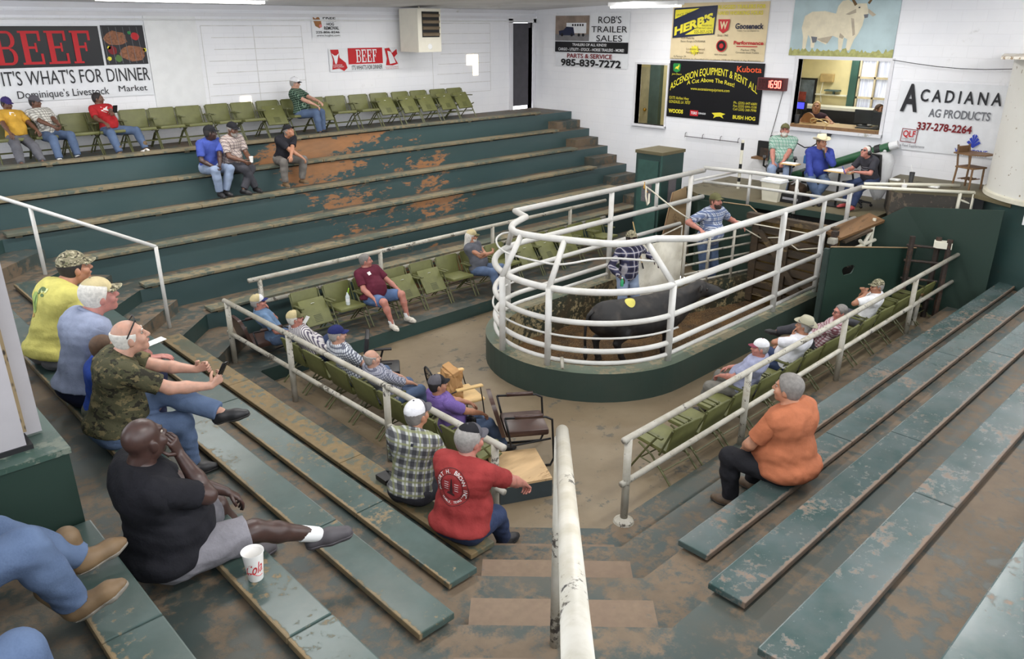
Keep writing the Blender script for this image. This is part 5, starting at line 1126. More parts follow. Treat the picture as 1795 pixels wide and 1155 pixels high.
# clothes
def t_pc(t): a = t.n('ShaderNodeAttribute', attribute_name='pc'); return a.outputs['Vector']
def cloth(name, c, rough=.85, var=.12):
    if name in MATS: return MATS[name]
    t = NT(name); P = t_pc(t); c = lin(c); f = t.noise(P, 9, 5)
    t.col(t.mix(t.step(f, .3, .7), tuple(v*(1-var) for v in c), tuple(min(1, v*(1+var)) for v in c))); t.rough(rough); t.b.inputs['Specular IOR Level'].default_value = .2
    t.bump(t.math('ADD', t.math('MULTIPLY', f, 1.0), t.math('MULTIPLY', t.noise(P, 300, 2), .03)), .5, .03); MATS[name] = t.m; return t.m
def denim(name, c, c2):
    if name in MATS: return MATS[name]
    t = NT(name); P = t_pc(t); f = t.noise(P, 5, 5); g = t.noise(P, 160, 3)
    t.col(t.mix(g, t.mix(t.step(f, .35, .7), lin(c), lin(c2)), lin(c2))); t.rough(.85); t.b.inputs['Specular IOR Level'].default_value = .2; t.bump(f, .5, .03); MATS[name] = t.m; return t.m
def plaid(name, base, l1, l2=None, per=.07, w1=.3, w2=.1, stripes=False):
    if name in MATS: return MATS[name]
    t = NT(name); P = t_pc(t); sx = t.n('ShaderNodeSeparateXYZ'); t.l(P, sx.inputs[0])
    u = t.math('ADD', sx.outputs[0], sx.outputs[1]); v = sx.outputs[2]
    def band(c, per, w, ph):
        q = t.math('FRACT', t.math('ADD', t.math('MULTIPLY', c, 1/per), ph)); d = t.math('ABSOLUTE', t.math('SUBTRACT', q, .5))
        return t.step(d, w/2+.04, w/2-.04)
    col = lin(base)
    c = t.mix(t.math('MULTIPLY', band(u, per, w1, .0), .75 if not stripes else 1.0), col, lin(l1))
    if not stripes: c = t.mix(t.math('MULTIPLY', band(v, per, w1, .0), .75), c, lin(l1))
    if l2: c = t.mix(t.math('MULTIPLY', band(u, per, w2, .5), .8), c, lin(l2)); c = t.mix(t.math('MULTIPLY', band(v, per, w2, .5), .8), c, lin(l2))
    t.col(c); t.rough(.85); t.b.inputs['Specular IOR Level'].default_value = .2; t.bump(t.noise(P, 9, 5), .5, .03); MATS[name] = t.m; return t.m
def camo(name, cs, scale=14):
    if name in MATS: return MATS[name]
    t = NT(name); P = t_pc(t); mp = t.n('ShaderNodeMapping'); mp.inputs['Scale'].default_value = (1, 1, 1.7); t.l(P, mp.inputs[0]); P = mp.outputs[0]
    c = lin(cs[0])
    for i, k in enumerate(cs[1:]):
        q = t.n('ShaderNodeMapping'); q.inputs['Location'].default_value = (i*3.1, i*1.7, i*5.3); t.l(P, q.inputs[0])
        c = t.mix(t.step(t.noise(q.outputs[0], scale*(1+.25*i), 3), .54+.02*i, .57+.02*i), c, lin(k))
    t.col(c); t.rough(.85); t.b.inputs['Specular IOR Level'].default_value = .2; t.bump(t.noise(t_pc(t), 9, 5), .5, .03); MATS[name] = t.m; return t.m
def skin(name, c, rough=.5):
    if name in MATS: return MATS[name]
    t = NT(name); P = t.pos(); f = t.noise(P, 22, 4); c = lin(c)
    t.col(t.mix(t.step(f, .3, .7), tuple(v*.88 for v in c), (min(1, c[0]*1.1), c[1]*1.04, c[2]*1.02))); t.rough(rough); t.b.inputs['Subsurface Weight'].default_value = .08; t.b.inputs['Subsurface Radius'].default_value = (.02, .008, .004); t.b.inputs['Subsurface Scale'].default_value = .3; MATS[name] = t.m; return t.m
SK_PALE, SK_TAN, SK_RED, SK_BROWN, SK_DARK = skin('skin_pale', (188, 146, 126)), skin('skin_tan', (172, 124, 98)), skin('skin_ruddy', (182, 124, 110)), skin('skin_brown', (104, 72, 56), .45), skin('skin_dark', (66, 47, 42), .38)
M_eyew = plain('eye_white', (160, 152, 142), .3); M_iris = plain('eye_dark', (40, 30, 26), .25); M_lip = plain('lip', (160, 96, 88), .5); M_lipd = plain('lip_dark', (92, 58, 54), .5)
H_grey, H_white, H_brown, H_black, H_salt = (plain('hair_'+n, c, .7, var=.16, scale=40) for n, c in (('grey', (148, 144, 140)), ('white', (206, 202, 194)), ('brown', (84, 62, 44)), ('black', (36, 32, 32)), ('salt', (120, 116, 112))))
H_blond = plain('hair_blond', (186, 152, 104), .6, var=.25, scale=50)
SHOE_BLK, SHOE_TAN, SHOE_WHT, SHOE_GRY = plain('shoe_black', (36, 35, 37), .5), plain('shoe_tan', (112, 90, 64), .6, var=.25), plain('shoe_white', (206, 200, 188), .6, var=.2, scale=40), plain('shoe_grey', (74, 70, 74), .6)
SOLE_D, SOLE_W, SOLE_G = plain('sole_dark', (44, 42, 40), .7), plain('sole_white', (210, 206, 198), .6), plain('sole_grey', (128, 122, 112), .7)
def rx(a): c, s = math.cos(a), math.sin(a); return np.array([[1, 0, 0], [0, c, -s], [0, s, c]])
def ry(a): c, s = math.cos(a), math.sin(a); return np.array([[c, 0, s], [0, 1, 0], [-s, 0, c]])
def rzz(a): c, s = math.cos(a), math.sin(a); return np.array([[c, -s, 0], [s, c, 0], [0, 0, 1]])
def ik(a, t, l1, l2, hint):
    a, t, hint = nv(a), nv(t), nv(hint); d = t-a; L = np.linalg.norm(d)
    if L > (l1+l2)*.995: t = a+d/L*(l1+l2)*.995; d = t-a; L = np.linalg.norm(d)
    L = max(L, abs(l1-l2)+.02); u = d/np.linalg.norm(d); x = (l1*l1-l2*l2+L*L)/(2*L); h = math.sqrt(max(0, l1*l1-x*x))
    w = hint-u*(hint@u); w = w/max(1e-6, np.linalg.norm(w)); return a+u*x+w*h, t
def unit(v): v = nv(v); return v/max(1e-9, np.linalg.norm(v))
def hand_tubes(w, d, n, side, curl, s, spread=1.0):
    """fingers as tapered tubes; w wrist, d direction, n palm normal (curl direction), side = thumb direction"""
    d, n = unit(d), nv(n); n = unit(n-d*(n@d)); b = unit(side-d*(nv(side)@d)-n*(nv(side)@n)); out = []
    L = [.072, .082, .077, .060]
    for i in range(4):
        off = (.030-.020*i)*s; p = w+d*.088*s+b*off; c = curl+.06*i; dirv = d; pts = [p-d*.02*s, p]; ang = 0
        for f_, k in ((.48, .9), (.30, 1.1), (.24, .7)):
            ang += c*k; dirv = d*math.cos(ang)+n*math.sin(ang); p = p+dirv*L[i]*f_*s*1.0; pts.append(p)
        out.append(tube(pts, [.0095*s, .0098*s, .0088*s, .0080*s, .0062*s], 7))
    p = w+d*.028*s+b*.030*s; t1 = unit(d*.6+b*.8+n*.35); t2 = unit(d*.9+b*.25+n*.5)
    out.append(tube([w+d*.012*s+b*.014*s, p, p+t1*.036*s, p+t1*.036*s+t2*.034*s], [.013*s, .0125*s, .0105*s, .008*s], 7))
    return [(np.array(v), f) for v, f in out]
def shoe_parts(kind):
    S = SDF()
    if kind == 'boot':
        S.ell((0, .0, -.035), (.040, .06, .045)).cone((0, -.02, .12), (0, -.02, -.02), .054, .046).cone((0, .03, -.04), (0, .12, -.05), .044, .040).cone((0, .12, -.052), (0, .17, -.056), .038, .026)
    elif kind == 'clog':
        S.cone((0, -.05, -.045), (0, .05, -.035), .042, .046).cone((0, .06, -.04), (0, .15, -.048), .052, .042)
    else:
        S.cone((0, -.045, -.04), (0, -.01, -.02), .038, .040).cone((0, .0, -.03), (0, .09, -.045), .042, .040).cone((0, .09, -.048), (0, .155, -.054), .040, .028)
    return S
def person(label, loc, yaw, P, group=None):
    """P: pose and looks in the sitter's own frame (x right, y forward, z up from the seat or the floor)"""
    g = P.get('girth', 1.0); s = P.get('s', 1.0); res = P.get('res', .014); T = thing('person', label, 'person', loc, yaw-PI/2, group)
    stand = P.get('stand', False)
    lean = R(P.get('lean', 10)); tw = R(P.get('twist', 0)); side = R(P.get('side', 0))
    hip = nv(P.get('hip', (0, 0, .93*s if stand else .095*s)))
    Rp = rzz(tw*.2) @ ry(side*.4) @ rx(-lean*.55); Rc = rzz(tw) @ ry(side) @ rx(-lean); Rm = rzz(tw*.6) @ ry(side*.7) @ rx(-lean*.8)
    belly = hip+Rp @ nv((0, .01, .13*s)); chest = belly+Rm @ nv((0, 0, .20*s)); neck = chest+Rc @ nv((0, -.005, .185*s))
    hy, hp, hr = [R(a) for a in P.get('head', (0, 0, 0))]
    neckdir = rzz(tw*.9) @ rx(-lean*.55-R(P.get('neckf', 12))) @ nv((0, 0, 1)); hc = neck+neckdir*.155*s+nv((0, .0, 0))
    Rh = rzz(hy) @ rx(-hp) @ ry(hr); hs = s*P.get('hs', 1.0)
    sh = [neck+Rc @ nv((sx*.185*s*(.9+.1*g), .0, -.05*s)) for sx in (-1, 1)]
    hj = [hip+Rp @ nv((sx*.092*s*(.8+.2*g), .0, -.01)) for sx in (-1, 1)]
    UA, FA, TH, SH = .295*s, .262*s, .43*s, .42*s
    hands = [P.get('hl', (-.18, .38, .28)), P.get('hr', (.18, .38, .28))]
    for i_, k_ in enumerate(('hlh', 'hrh')):
        if k_ in P: hands[i_] = hc+Rh @ nv(P[k_])*hs
    eh = [P.get('el', (-.6, -.5, -.6)), P.get('er', (.6, -.5, -.6))]
    elb = []; wri = []
    for i in range(2): e, w = ik(sh[i], nv(hands[i]), UA, FA, eh[i]); elb.append(e); wri.append(w)
    feet = [P.get('fl', (-.12, .50, -.33)), P.get('fr', (.12, .50, -.33))]; kh = [P.get('kl', (-.15, .6, .8)), P.get('kr', (.15, .6, .8))]
    if stand: feet = [P.get('fl', (-.12, .0, .085)), P.get('fr', (.12, .05, .085))]
    kn = []; an = []
    for i in range(2): k_, a_ = ik(hj[i], nv(feet[i]), TH, SH, kh[i]); kn.append(k_); an.append(a_)
    gt = .45+.55*g
    def torso(S, e=0):
        S.ell(chest+Rc @ nv((0, .0, .03*s)), nv((.165*gt+e, .115*gt+e, .185+e))*s, Rc, .05)
        S.ell(belly+Rm @ nv((0, .012*g, .03*s)), nv((.15*g+e, .118*g+e, .17+e))*s, Rm, .06)
        if g > 1.08: S.ell(belly+Rm @ nv((0, .06*g*s, .01*s)), nv((.135*g, .12*g, .13*g))*s, Rm, .06)
        S.ell(hip+Rp @ nv((0, -.01, .02*s)), nv((.168*g+e, .128*g+e, .115+e))*s, Rp, .05)
        for i in range(2):
            S.cone(neck+Rc @ nv((0, -.005, -.03*s)), sh[i]+Rc @ nv((0, 0, -.005)), .055*s+e, .058*s*gt+e, .05)
        S.cone(chest+Rc @ nv((-.09*s, -.02*s, .09*s)), chest+Rc @ nv((.09*s, -.02*s, .09*s)), .10*s*gt+e, .10*s*gt+e, .05)
    def arm(S, i, e=0, to=2):
        ga = .8+.2*g
        S.cone(sh[i], elb[i], .054*s*ga+e, .042*s*ga+e, .03)
        if to > 1: S.cone(elb[i], elb[i]+(wri[i]-elb[i])*.4, .041*s*ga+e, .041*s*ga+e, .02); S.cone(elb[i]+(wri[i]-elb[i])*.4, wri[i], .041*s*ga+e, .027*s+e, .02)
    def leg(S, i, e=0, to=2):
        gl = .75+.25*g
        S.cone(hj[i], kn[i], .088*s*gl+e, .060*s*gl+e, .04)
        if to > 1: S.cone(kn[i], kn[i]+(an[i]-kn[i])*.35, .057*s*gl+e, .056*s*gl+e, .03); S.cone(kn[i]+(an[i]-kn[i])*.35, an[i], .055*s*gl+e, .038*s+e, .03)
    # --- skin: trunk, limbs and palms as one field, head finer, fingers joined on
    B = SDF(); torso(B, -.022)
    for i in range(2): arm(B, i); leg(B, i, -.004)
    B.cone(neck+Rc @ nv((0, 0, -.02*s)), hc+Rh @ nv((0, -.02, -.05))*hs, .064*s*(.85+.15*g), .058*hs*(.85+.15*g), .03)
    tubes = []
    for i in range(2):
        fa = unit(wri[i]-elb[i]); hd = unit(nv(P['hdl' if i == 0 else 'hdr'])) if ('hdl' if i == 0 else 'hdr') in P else unit(fa+nv((0, .0, -.25)))
        pn = nv(P.get('pl' if i == 0 else 'pr', (0, 0, -1))); pn = unit(pn-hd*(pn@hd)); sd = np.cross(hd, pn) if i == 1 else np.cross(pn, hd); sd = -sd if P.get('flip%d' % i) else sd
        for o_ in (-.026, -.009, .009, .026): B.cone(wri[i]+hd*.01*s+sd*o_*.6*s, wri[i]+hd*.085*s+sd*o_*s, .0155*s, .0125*s, .012)
        tubes += hand_tubes(wri[i], hd, pn, sd, P.get('cl' if i == 0 else 'cr', .45), s)
    V1, Q1 = B.mesh(res); V1, Q1 = smooth_mesh(V1, Q1, 1, .4)
    Hd = SDF(); fat = P.get('jaw', 1.0)
    def hl(p): return hc+Rh @ nv(p)*hs
    Hd.ell(hl((0, -.012, .028)), nv((.0755, .095, .088))*hs, Rh, .02); Hd.ell(hl((0, .022, -.048)), nv((.060*fat, .068, .078))*hs, Rh, .025)
    Hd.cone(hl((0, .062, -.104)), hl((0, .055, -.09)), .027*hs, .030*hs, .025)
    Hd.cone(hl((-.034, .080, .024)), hl((.034, .080, .024)), .013*hs, .013*hs, .018)
    for sx in (-1, 1):
        Hd.ell(hl((sx*.042*fat, .060, -.038)), nv((.026, .026, .028))*hs, Rh, .02); Hd.ell(hl((sx*.033, .101, .002)), nv((.017, .016, .011))*hs, Rh, .01, True)
        Hd.ell(hl((sx*.079, -.008, -.018)), nv((.010, .022, .033))*hs, Rh @ rzz(-sx*.35), .008)
    Hd.cone(hl((0, .088, .008)), hl((0, .112, -.036)), .010*hs, .0145*hs, .012); Hd.cone(hl((-.012, .098, -.040)), hl((.012, .098, -.040)), .0085*hs, .0085*hs, .01)
    Hd.cone(hl((-.018, .088, -.069)), hl((.018, .088, -.069)), .0095*hs, .0095*hs, .01)
    Hd.cone(hl((0, -.025, -.06)), neck+Rc @ nv((0, -.005, .0)), .058*hs*(.85+.15*g), .062*s*(.85+.15*g), .03)
    V2, Q2 = Hd.mesh(P.get('hres', max(.0065, res*.5))); V2, Q2 = smooth_mesh(V2, Q2, 1, .3)
    npobj('body', [(V1, Q1), (V2, Q2)]+tubes, P.get('skin', SK_TAN), T)
    # face
    for sx in (-1, 1):
        ev = np.array(ball((0, 0, 0), .0115*hs, 10, 8)[0]); ef = ball((0, 0, 0), 1, 10, 8)[1]
        c0 = hl((sx*.032, .0765, .003)); pts = c0+(ev @ np.eye(3))
        mi = [1 if unit(Rh.T @ (pts[list(q)].mean(0)-c0))[1] > .62 else 0 for q in ef]
        me = obj('eye', MB(), [M_eyew, M_iris], T); d = bpy.data.meshes.new('eye'); d.from_pydata(pts.tolist(), [], [list(map(int, q)) for q in ef]); d.materials.append(M_eyew); d.materials.append(M_iris); d.polygons.foreach_set('material_index', mi); d.polygons.foreach_set('use_smooth', [True]*len(ef)); old = me.data; me.data = d; bpy.data.meshes.remove(old)
        if P.get('brow', True): obj('eyebrow', tube([hl((sx*.016, .0945, .022)), hl((sx*.032, .0935, .028)), hl((sx*.050, .080, .022))], [.003*hs, .0042*hs, .0025*hs], 6), P.get('browm', P.get('hairm', H_brown)), T, smooth=True)
    obj('mouth', tube([hl((-.024, .089, -.0705)), hl((-.01, .0985, -.069)), hl((.01, .0985, -.069)), hl((.024, .089, -.0705))], [.003*hs, .0055*hs, .0055*hs, .003*hs], 6), P.get('lip', M_lip), T, smooth=True)
    # hair
    hk = P.get('hair')
    def capsdf(e): Sx = SDF(); Sx.ell(hl((0, -.012, .028)), nv((.0755+e, .095+e, .088+e))*hs, Rh, .01); return Sx
    def pl(c, n): return (hl(c), Rh @ unit(n))
    hres = P.get('hres', max(.007, res*.55))
    if hk:
        Sx = capsdf(.009 if hk != 'full' else .016)
        Sx.ell(hl((0, -.045, -.035)), nv((.066, .06, .06))*hs, Rh, .03)
        if hk == 'long': Sx.cone(hl((0, -.06, -.02)), hl((0, -.10, -.22)), .075*hs, .05*hs, .04)
        if hk == 'pony': Sx.cone(hl((0, -.10, .03)), hl((0, -.15, -.02)), .03*hs, .035*hs, .02).cone(hl((0, -.15, -.02)), hl((0, -.14, -.16)), .035*hs, .015*hs, .02)
        cl = [pl((0, .062, .06), (0, 1, -.55)), pl((0, .03, -.02), (0, .8, -.6))] if hk != 'fringe' else [pl((0, .035, -.0), (0, 1, -.35)), pl((0, 0, .035), (0, .35, 1))]
        if hk in ('short', 'full', 'fringe'): cl.append(pl((0, -.03, -.082), (0, .1, -1)))
        V, Q = Sx.mesh(hres, cl); npobj('hair', [(V, Q)], P.get('hairm', H_brown), T)
    if P.get('beard'):
        Sx = SDF(); Sx.ell(hl((0, .026, -.052)), nv((.064*fat, .074, .085))*hs, Rh, .02); Sx.cone(hl((0, .066, -.108)), hl((0, .058, -.09)), .032*hs, .034*hs, .02)
        V, Q = Sx.mesh(hres, [pl((0, .06, -.058), (0, .25, 1)), pl((0, .0, 0), (0, -1, .15))]); npobj('beard', [(V, Q)], P.get('beardm', P.get('hairm', H_grey)), T)
        obj('moustache', tube([hl((-.028, .088, -.064)), hl((0, .106, -.054)), hl((.028, .088, -.064))], [.004*hs, .008*hs, .004*hs], 6), P.get('beardm', P.get('hairm', H_grey)), T, smooth=True)
    # headgear
    if P.get('cap'):
        cm, bm_ = P['cap'][:2]; Sx = SDF(); Sx.ell(hl((0, -.008, .042)), nv((.086, .107, .092))*hs, Rh, .01)
        V, Q = Sx.mesh(hres, [pl((0, 0, .030), (0, -.12, -1))]); Cc = npobj('cap', [(V, Q)], cm, T, attr=lambda V: (V-hc) @ Rh)
        if len(P['cap']) > 2:
            V, Q = Sx.mesh(hres, [pl((0, 0, .026), (0, -.12, -1)), pl((0, .035, .06), (0, -1, .25))], infl=.003); npobj('front_panel', [(V, Q)], P['cap'][2], Cc, attr=lambda V: (V-hc) @ Rh)
        nb = 14; rows = 5; v = []; f = []
        for sgn in (0, 1):
            for j in range(rows+1):
                for i in range(nb+1):
                    a = R(-62+124*i/nb); q = j/rows; x = .084*math.sin(a); y = -.008+.103*math.cos(a)+q*.070*max(.0, math.cos(a))**.6; z = .030+.014-.013*(x/.08)**2-.020*q-.004*sgn
                    v.append(hl((x*(1-.06*q), y, z)))
        m_ = (nb+1)*(rows+1)
        for j in range(rows):
            for i in range(nb): a = j*(nb+1)+i; f.append([a, a+1, a+nb+2, a+nb+1]); f.append([m_+a+nb+1, m_+a+nb+2, m_+a+1, m_+a])
        npobj('brim', [(np.array(v), f)], bm_, Cc, attr=lambda V: (V-hc) @ Rh)
        obj('button', ball(hl((0, -.008, .135)), .008*hs, 8, 5), bm_, Cc)
    if P.get('hat'):
        hm, bandm, hw = P['hat']; n = 28; v = []; f = []; prof = [(.078, .045), (.084, .06), (.080, .115), (.066, .155), (.03, .150), (.004, .138)]
        for r_, z in prof:
            for k in range(n):
                a = 2*PI*k/n; dent = -.02*math.exp(-((math.cos(a)*r_)/.025)**2) if z > .13 else 0
                v.append(hl((r_*1.02*math.cos(a), -.008+r_*1.25*math.sin(a), z+dent)))
        for j in range(len(prof)-1):
            for k in range(n): f.append([j*n+k, j*n+(k+1) % n, (j+1)*n+(k+1) % n, (j+1)*n+k])
        f.append(list(range((len(prof)-1)*n, len(prof)*n))); Ht = npobj('hat', [(np.array(v), f)], hm, T)
        v = []; f = []; br = [(.078, .047), (.11, .043), (.078+hw*.7, .046), (.078+hw, .058)]
        for dz in (0, -.005):
            for q, (r_, z) in enumerate(br):
                for k in range(n): a = 2*PI*k/n; up = (r_-.078)*abs(math.cos(a))**3*.55-(r_-.078)*abs(math.sin(a))**2*.12; v.append(hl((r_*1.0*math.cos(a), -.008+(r_+.02)*1.06*math.sin(a), z+up+dz)))
        for h_ in (0, 1):
            o_ = h_*4*n
            for j in range(3):
                for k in range(n): q = [o_+j*n+k, o_+j*n+(k+1) % n, o_+(j+1)*n+(k+1) % n, o_+(j+1)*n+k]; f.append(q[::-1] if h_ else q)
        for k in range(n): f.append([3*n+k, 3*n+(k+1) % n, 7*n+(k+1) % n, 7*n+k])
        npobj('brim', [(np.array(v), f)], hm, Ht)
        obj('band', tube([hl((.086*math.cos(2*PI*k/n), -.008+.106*math.sin(2*PI*k/n), .058)) for k in range(n)], .006*hs, 6, closed=True), bandm, Ht, smooth=True)
    if P.get('glasses'):
        top = P['glasses'] == 'top'; dz, dy = (.085, -.05) if top else (0, 0); G = MB()
        for sx in (-1, 1):
            c0 = (sx*.034, .103+dy*1.0, .002+dz)
            if top: c0 = (sx*.034, .075, .105)
            G.add(tube([hl((c0[0]+.024*math.cos(a), c0[1], c0[2]+.017*math.sin(a))) for a in [2*PI*k/14 for k in range(14)]], .0028*hs, 5, closed=True), 0)
            G.add(([hl((c0[0]+.022*math.cos(2*PI*k/12), c0[1], c0[2]+.016*math.sin(2*PI*k/12))) for k in range(12)], [tuple(range(12))]), 1)
            G.add(tube([hl((c0[0]+sx*.024, c0[1], c0[2]+.004)), hl((sx*.088, .03 if not top else .02, .012 if not top else .06)), hl((sx*.084, -.02, .0 if not top else .018))], (.0028 if not top else .005)*hs, 5), 0)
        G.add(tube([hl((-.01, .108 if not top else .078, .006 if not top else .107)), hl((.01, .108 if not top else .078, .006 if not top else .107))], .0025*hs, 5), 0)
        obj('glasses', G, [M_black, P.get('lens', M_black)], T)
    # clothes
    wr = P.get('wr', .003)
    def pcoord(V): return (V-chest) @ Rc
    def pleg(V): return (V-hip)
    if P.get('shirt'):
        S = SDF(); torso(S, .006); slv = P.get('sleeve', 'short'); clips = []; parts = []
        hem = P.get('hem', .0)
        V, Q = S.mesh(res, [(hip+Rp @ nv((0, 0, hem*s)), Rp @ nv((0, 0, -1))), (neck+Rc @ nv((0, .012, .036*s)), Rc @ unit((0, .35, 1)))], .007, wr, len(label)); parts.append(smooth_mesh(V, Q, 1, .3))
        if slv != 'none':
            for i in range(2):
                A = SDF(); arm(A, i, .012, 1 if slv == 'short' else 2)
                if slv == 'short': A.cone(sh[i], elb[i], .066*s*(.8+.2*g), .056*s*(.8+.2*g), .03); cp_ = sh[i]+(elb[i]-sh[i])*.78; nn = unit(elb[i]-sh[i])
                else: cp_ = elb[i]+(wri[i]-elb[i])*(.93 if slv == 'long' else .35); nn = unit(wri[i]-elb[i])
                V, Q = A.mesh(res, [(cp_, nn)], .004, wr*.8, i+len(label)); parts.append(smooth_mesh(V, Q, 1, .3))
        Sh = npobj('shirt', parts, P['shirt'], T, attr=pcoord)
        if P.get('collar'):
            cc = [neck+Rc @ nv((.066*s*math.cos(a)*(.85+.15*g), .004+.068*s*math.sin(a), .028*s-.022*s*math.sin(a))) for a in [2*PI*k/20 for k in range(20)]]
            npobj('collar', [(np.array(v), f) for v, f in [tube(cc, .013*s, 7, closed=True)]], P['shirt'], Sh, attr=pcoord)
    if P.get('pants'):
        S = SDF(); S.ell(hip+Rp @ nv((0, -.01, .02*s)), nv((.158*g, .118*g, .112))*s, Rp, .05)
        if g > 1.1: S.ell(belly+Rm @ nv((0, .04*g*s, -.03*s)), nv((.12*g, .10*g, .09*g))*s, Rm, .06)
        for i in range(2): leg(S, i, .012, 2)
        cl = [(belly+Rm @ nv((0, 0, P.get('waist', .03)*s)), Rm @ nv((0, 0, 1)))]; parts = []
        if P.get('shorts'):
            for i in range(2): pass
            S2 = SDF(); S2.ell(hip+Rp @ nv((0, -.01, .02*s)), nv((.166*gt+.012, .127*gt+.006, .114))*s, Rp, .05); V, Q = S2.mesh(res, cl, .006, wr); parts.append(smooth_mesh(V, Q, 1, .3))
            for i in range(2):
                S3 = SDF(); S3.cone(hj[i], kn[i], .104*s*(.75+.25*g), .082*s*(.75+.25*g), .03); nn = unit(kn[i]-hj[i]); V, Q = S3.mesh(res, [(hj[i]+(kn[i]-hj[i])*P.get('shorts', .9), nn)], .006, wr*1.2); parts.append(smooth_mesh(V, Q, 1, .3))
        else:
            parts = []
            S2 = SDF(); S2.ell(hip+Rp @ nv((0, -.01, .02*s)), nv((.166*gt+.012, .127*gt+.006, .114))*s, Rp, .05)
            if g > 1.1: S2.ell(belly+Rm @ nv((0, .04*g*s, -.03*s)), nv((.12*g, .10*g, .09*g))*s, Rm, .06)
            for i in range(2): S2.cone(hj[i], hj[i]+(kn[i]-hj[i])*.8, .098*s*(.75+.25*g), .076*s*(.75+.25*g), .04)
            V, Q = S2.mesh(res, cl, .004, wr); parts.append(smooth_mesh(V, Q, 1, .3))
            for i in range(2):
                S3 = SDF(); leg(S3, i, .013, 2); S3.cone(kn[i], an[i], .062*s, .056*s, .03); nn = unit(an[i]-kn[i]); V, Q = S3.mesh(res, [(kn[i]+(an[i]-kn[i])*P.get('cuff', .95), nn)], .003, wr*1.1, i); parts.append(smooth_mesh(V, Q, 1, .3))
        npobj('trousers' if not P.get('shorts') else 'shorts', parts, P['pants'], T, attr=pleg)
        if P.get('belt'): 
            bp = [belly+Rm @ nv((.155*g*s*math.cos(a), .012*g+.122*g*s*math.sin(a), -.02*s)) for a in [2*PI*k/24 for k in range(24)]]
            obj('belt', tube(bp, .013*s, 6, closed=True), P['belt'], T, smooth=True)
    sk_ = P.get('shoe', ('shoe', SHOE_BLK, SOLE_D))
    for i in range(2):
        fd = nv(P.get('ftl' if i == 0 else 'ftr', ((-.15 if i == 0 else .15), 1, 0))); fd = unit(fd); shn = unit(kn[i]-an[i]); upv = nv(P.get('ful' if i == 0 else 'fur', (0, 0, 1))); upv = unit(upv-fd*(upv@fd)); rt = np.cross(fd, upv); M = np.stack([rt, fd, upv], 1)
        if ('shoes%d' % i) in P and not P['shoes%d' % i]: continue
        S = shoe_parts(sk_[0]); V, Q = S.mesh(.009, [((0, 0, -.072), (0, 0, -1))]); V, Q = smooth_mesh(V, Q, 1, .4); V = an[i]+(V*s) @ M.T
        so = npobj('shoe', [(V, Q)], sk_[1], T)
        V, Q = S.mesh(.012, [((0, 0, -.086), (0, 0, -1)), ((0, 0, -.060 if sk_[0] != 'clog' else -.05), (0, 0, 1))], .004); V = an[i]+(V*s+nv((0, 0, -.002))) @ M.T
        npobj('sole', [(V, Q)], sk_[2], so)
        if sk_[0] == 'clog':
            for (x, y) in ((-.025, .07), (0, .08), (.025, .07), (-.02, .10), (.02, .10), (0, .115)):
                zz = .006-.55*max(0, y-.07)-4*x*x; obj('hole', [(tuple(an[i]+M @ (nv(p)*s))) for p in ball((x, y, zz-.002), (.0065, .0065, .004), 8, 5)[0]] and ([tuple(an[i]+M @ (nv(p)*s)) for p in ball((x, y, zz-.003), (.007, .007, .0045), 8, 5)[0]], ball((0, 0, 0), 1, 8, 5)[1]), plain('hole_pale', (150, 146, 150), .6), so)
        if P.get('sock'):
            Ss = SDF(); Ss.cone(an[i]-fd*.01+shn*.14*s, an[i]-fd*.012, .048*s, .043*s); V, Q = Ss.mesh(.009, [(an[i]+shn*P.get('sockh', .11)*s, shn)], .002); npobj('sock', [(V, Q)], P['sock'], T)
    T['_'] = 0; del T['_']
    info = dict(hip=hip, Rp=Rp, hc=hc, Rh=Rh, hl=hl, neck=neck, chest=chest, Rc=Rc, wri=wri, elb=elb, T=T, belly=belly, Rm=Rm, g=g, s=s)
    return info

# prints on clothes: flat shapes laid on the cloth by dropping them onto its surface
from mathutils.bvhtree import BVHTree
def child(T, name):
    for o in T.children:
        if o.name.split('.')[0] == name: return o
def print_on(info, part, name, shapes, mat, back=True, lift=.003, c=None):
    """shapes: list of (verts2d, faces) in chest coordinates (across, up); pressed onto the shirt"""
    sh = child(info['T'], part); me = sh.data
    bvh = BVHTree.FromPolygons([v.co for v in me.vertices], [tuple(p.vertices) for p in me.polygons])
    Rc, c0 = info['Rc'], info['chest']; d = Rc @ nv((0, 1 if back else -1, 0)); V = []; F = []
    for v2, f2 in shapes:
        o = len(V)
        for x, z in v2:
            p = c0+Rc @ nv((x, -.6 if back else .6, z)); h = bvh.ray_cast(Vector(p), Vector(d), 2)
            q = np.array(h[0]) if h[0] else p+d*.45
            V.append(tuple(q-d*lift))
        F += [tuple(i+o for i in f) for f in f2]
    return obj(name, (V, F), mat, sh)
def text2(s, h, width=None, bold=0): v, f = text_vf(s, h, width, bold); return [(p[0], p[1]) for p in v], f
def fdisc(cx, cz, rx, rz, n=28, rings=5):
    v = [(cx, cz)]; f = []
    for j in range(1, rings+1): v += [(cx+rx*j/rings*math.cos(2*PI*i/n), cz+rz*j/rings*math.sin(2*PI*i/n)) for i in range(n)]
    for i in range(n): f.append((0, 1+i, 1+(i+1) % n))
    for j in range(rings-1):
        for i in range(n): a = 1+j*n+i; b = 1+j*n+(i+1) % n; f.append((a, b, b+n, a+n))
    return v, f
def disc2(cx, cz, r0, r1, n=40):
    if r0 <= 0: return [(cx+r1*math.cos(2*PI*i/n), cz+r1*math.sin(2*PI*i/n)) for i in range(n)], [tuple(range(n))]
    v = [(cx+r*math.cos(2*PI*i/n), cz+r*math.sin(2*PI*i/n)) for r in (r0, r1) for i in range(n)]
    return v, [(i, (i+1) % n, n+(i+1) % n, n+i) for i in range(n)]
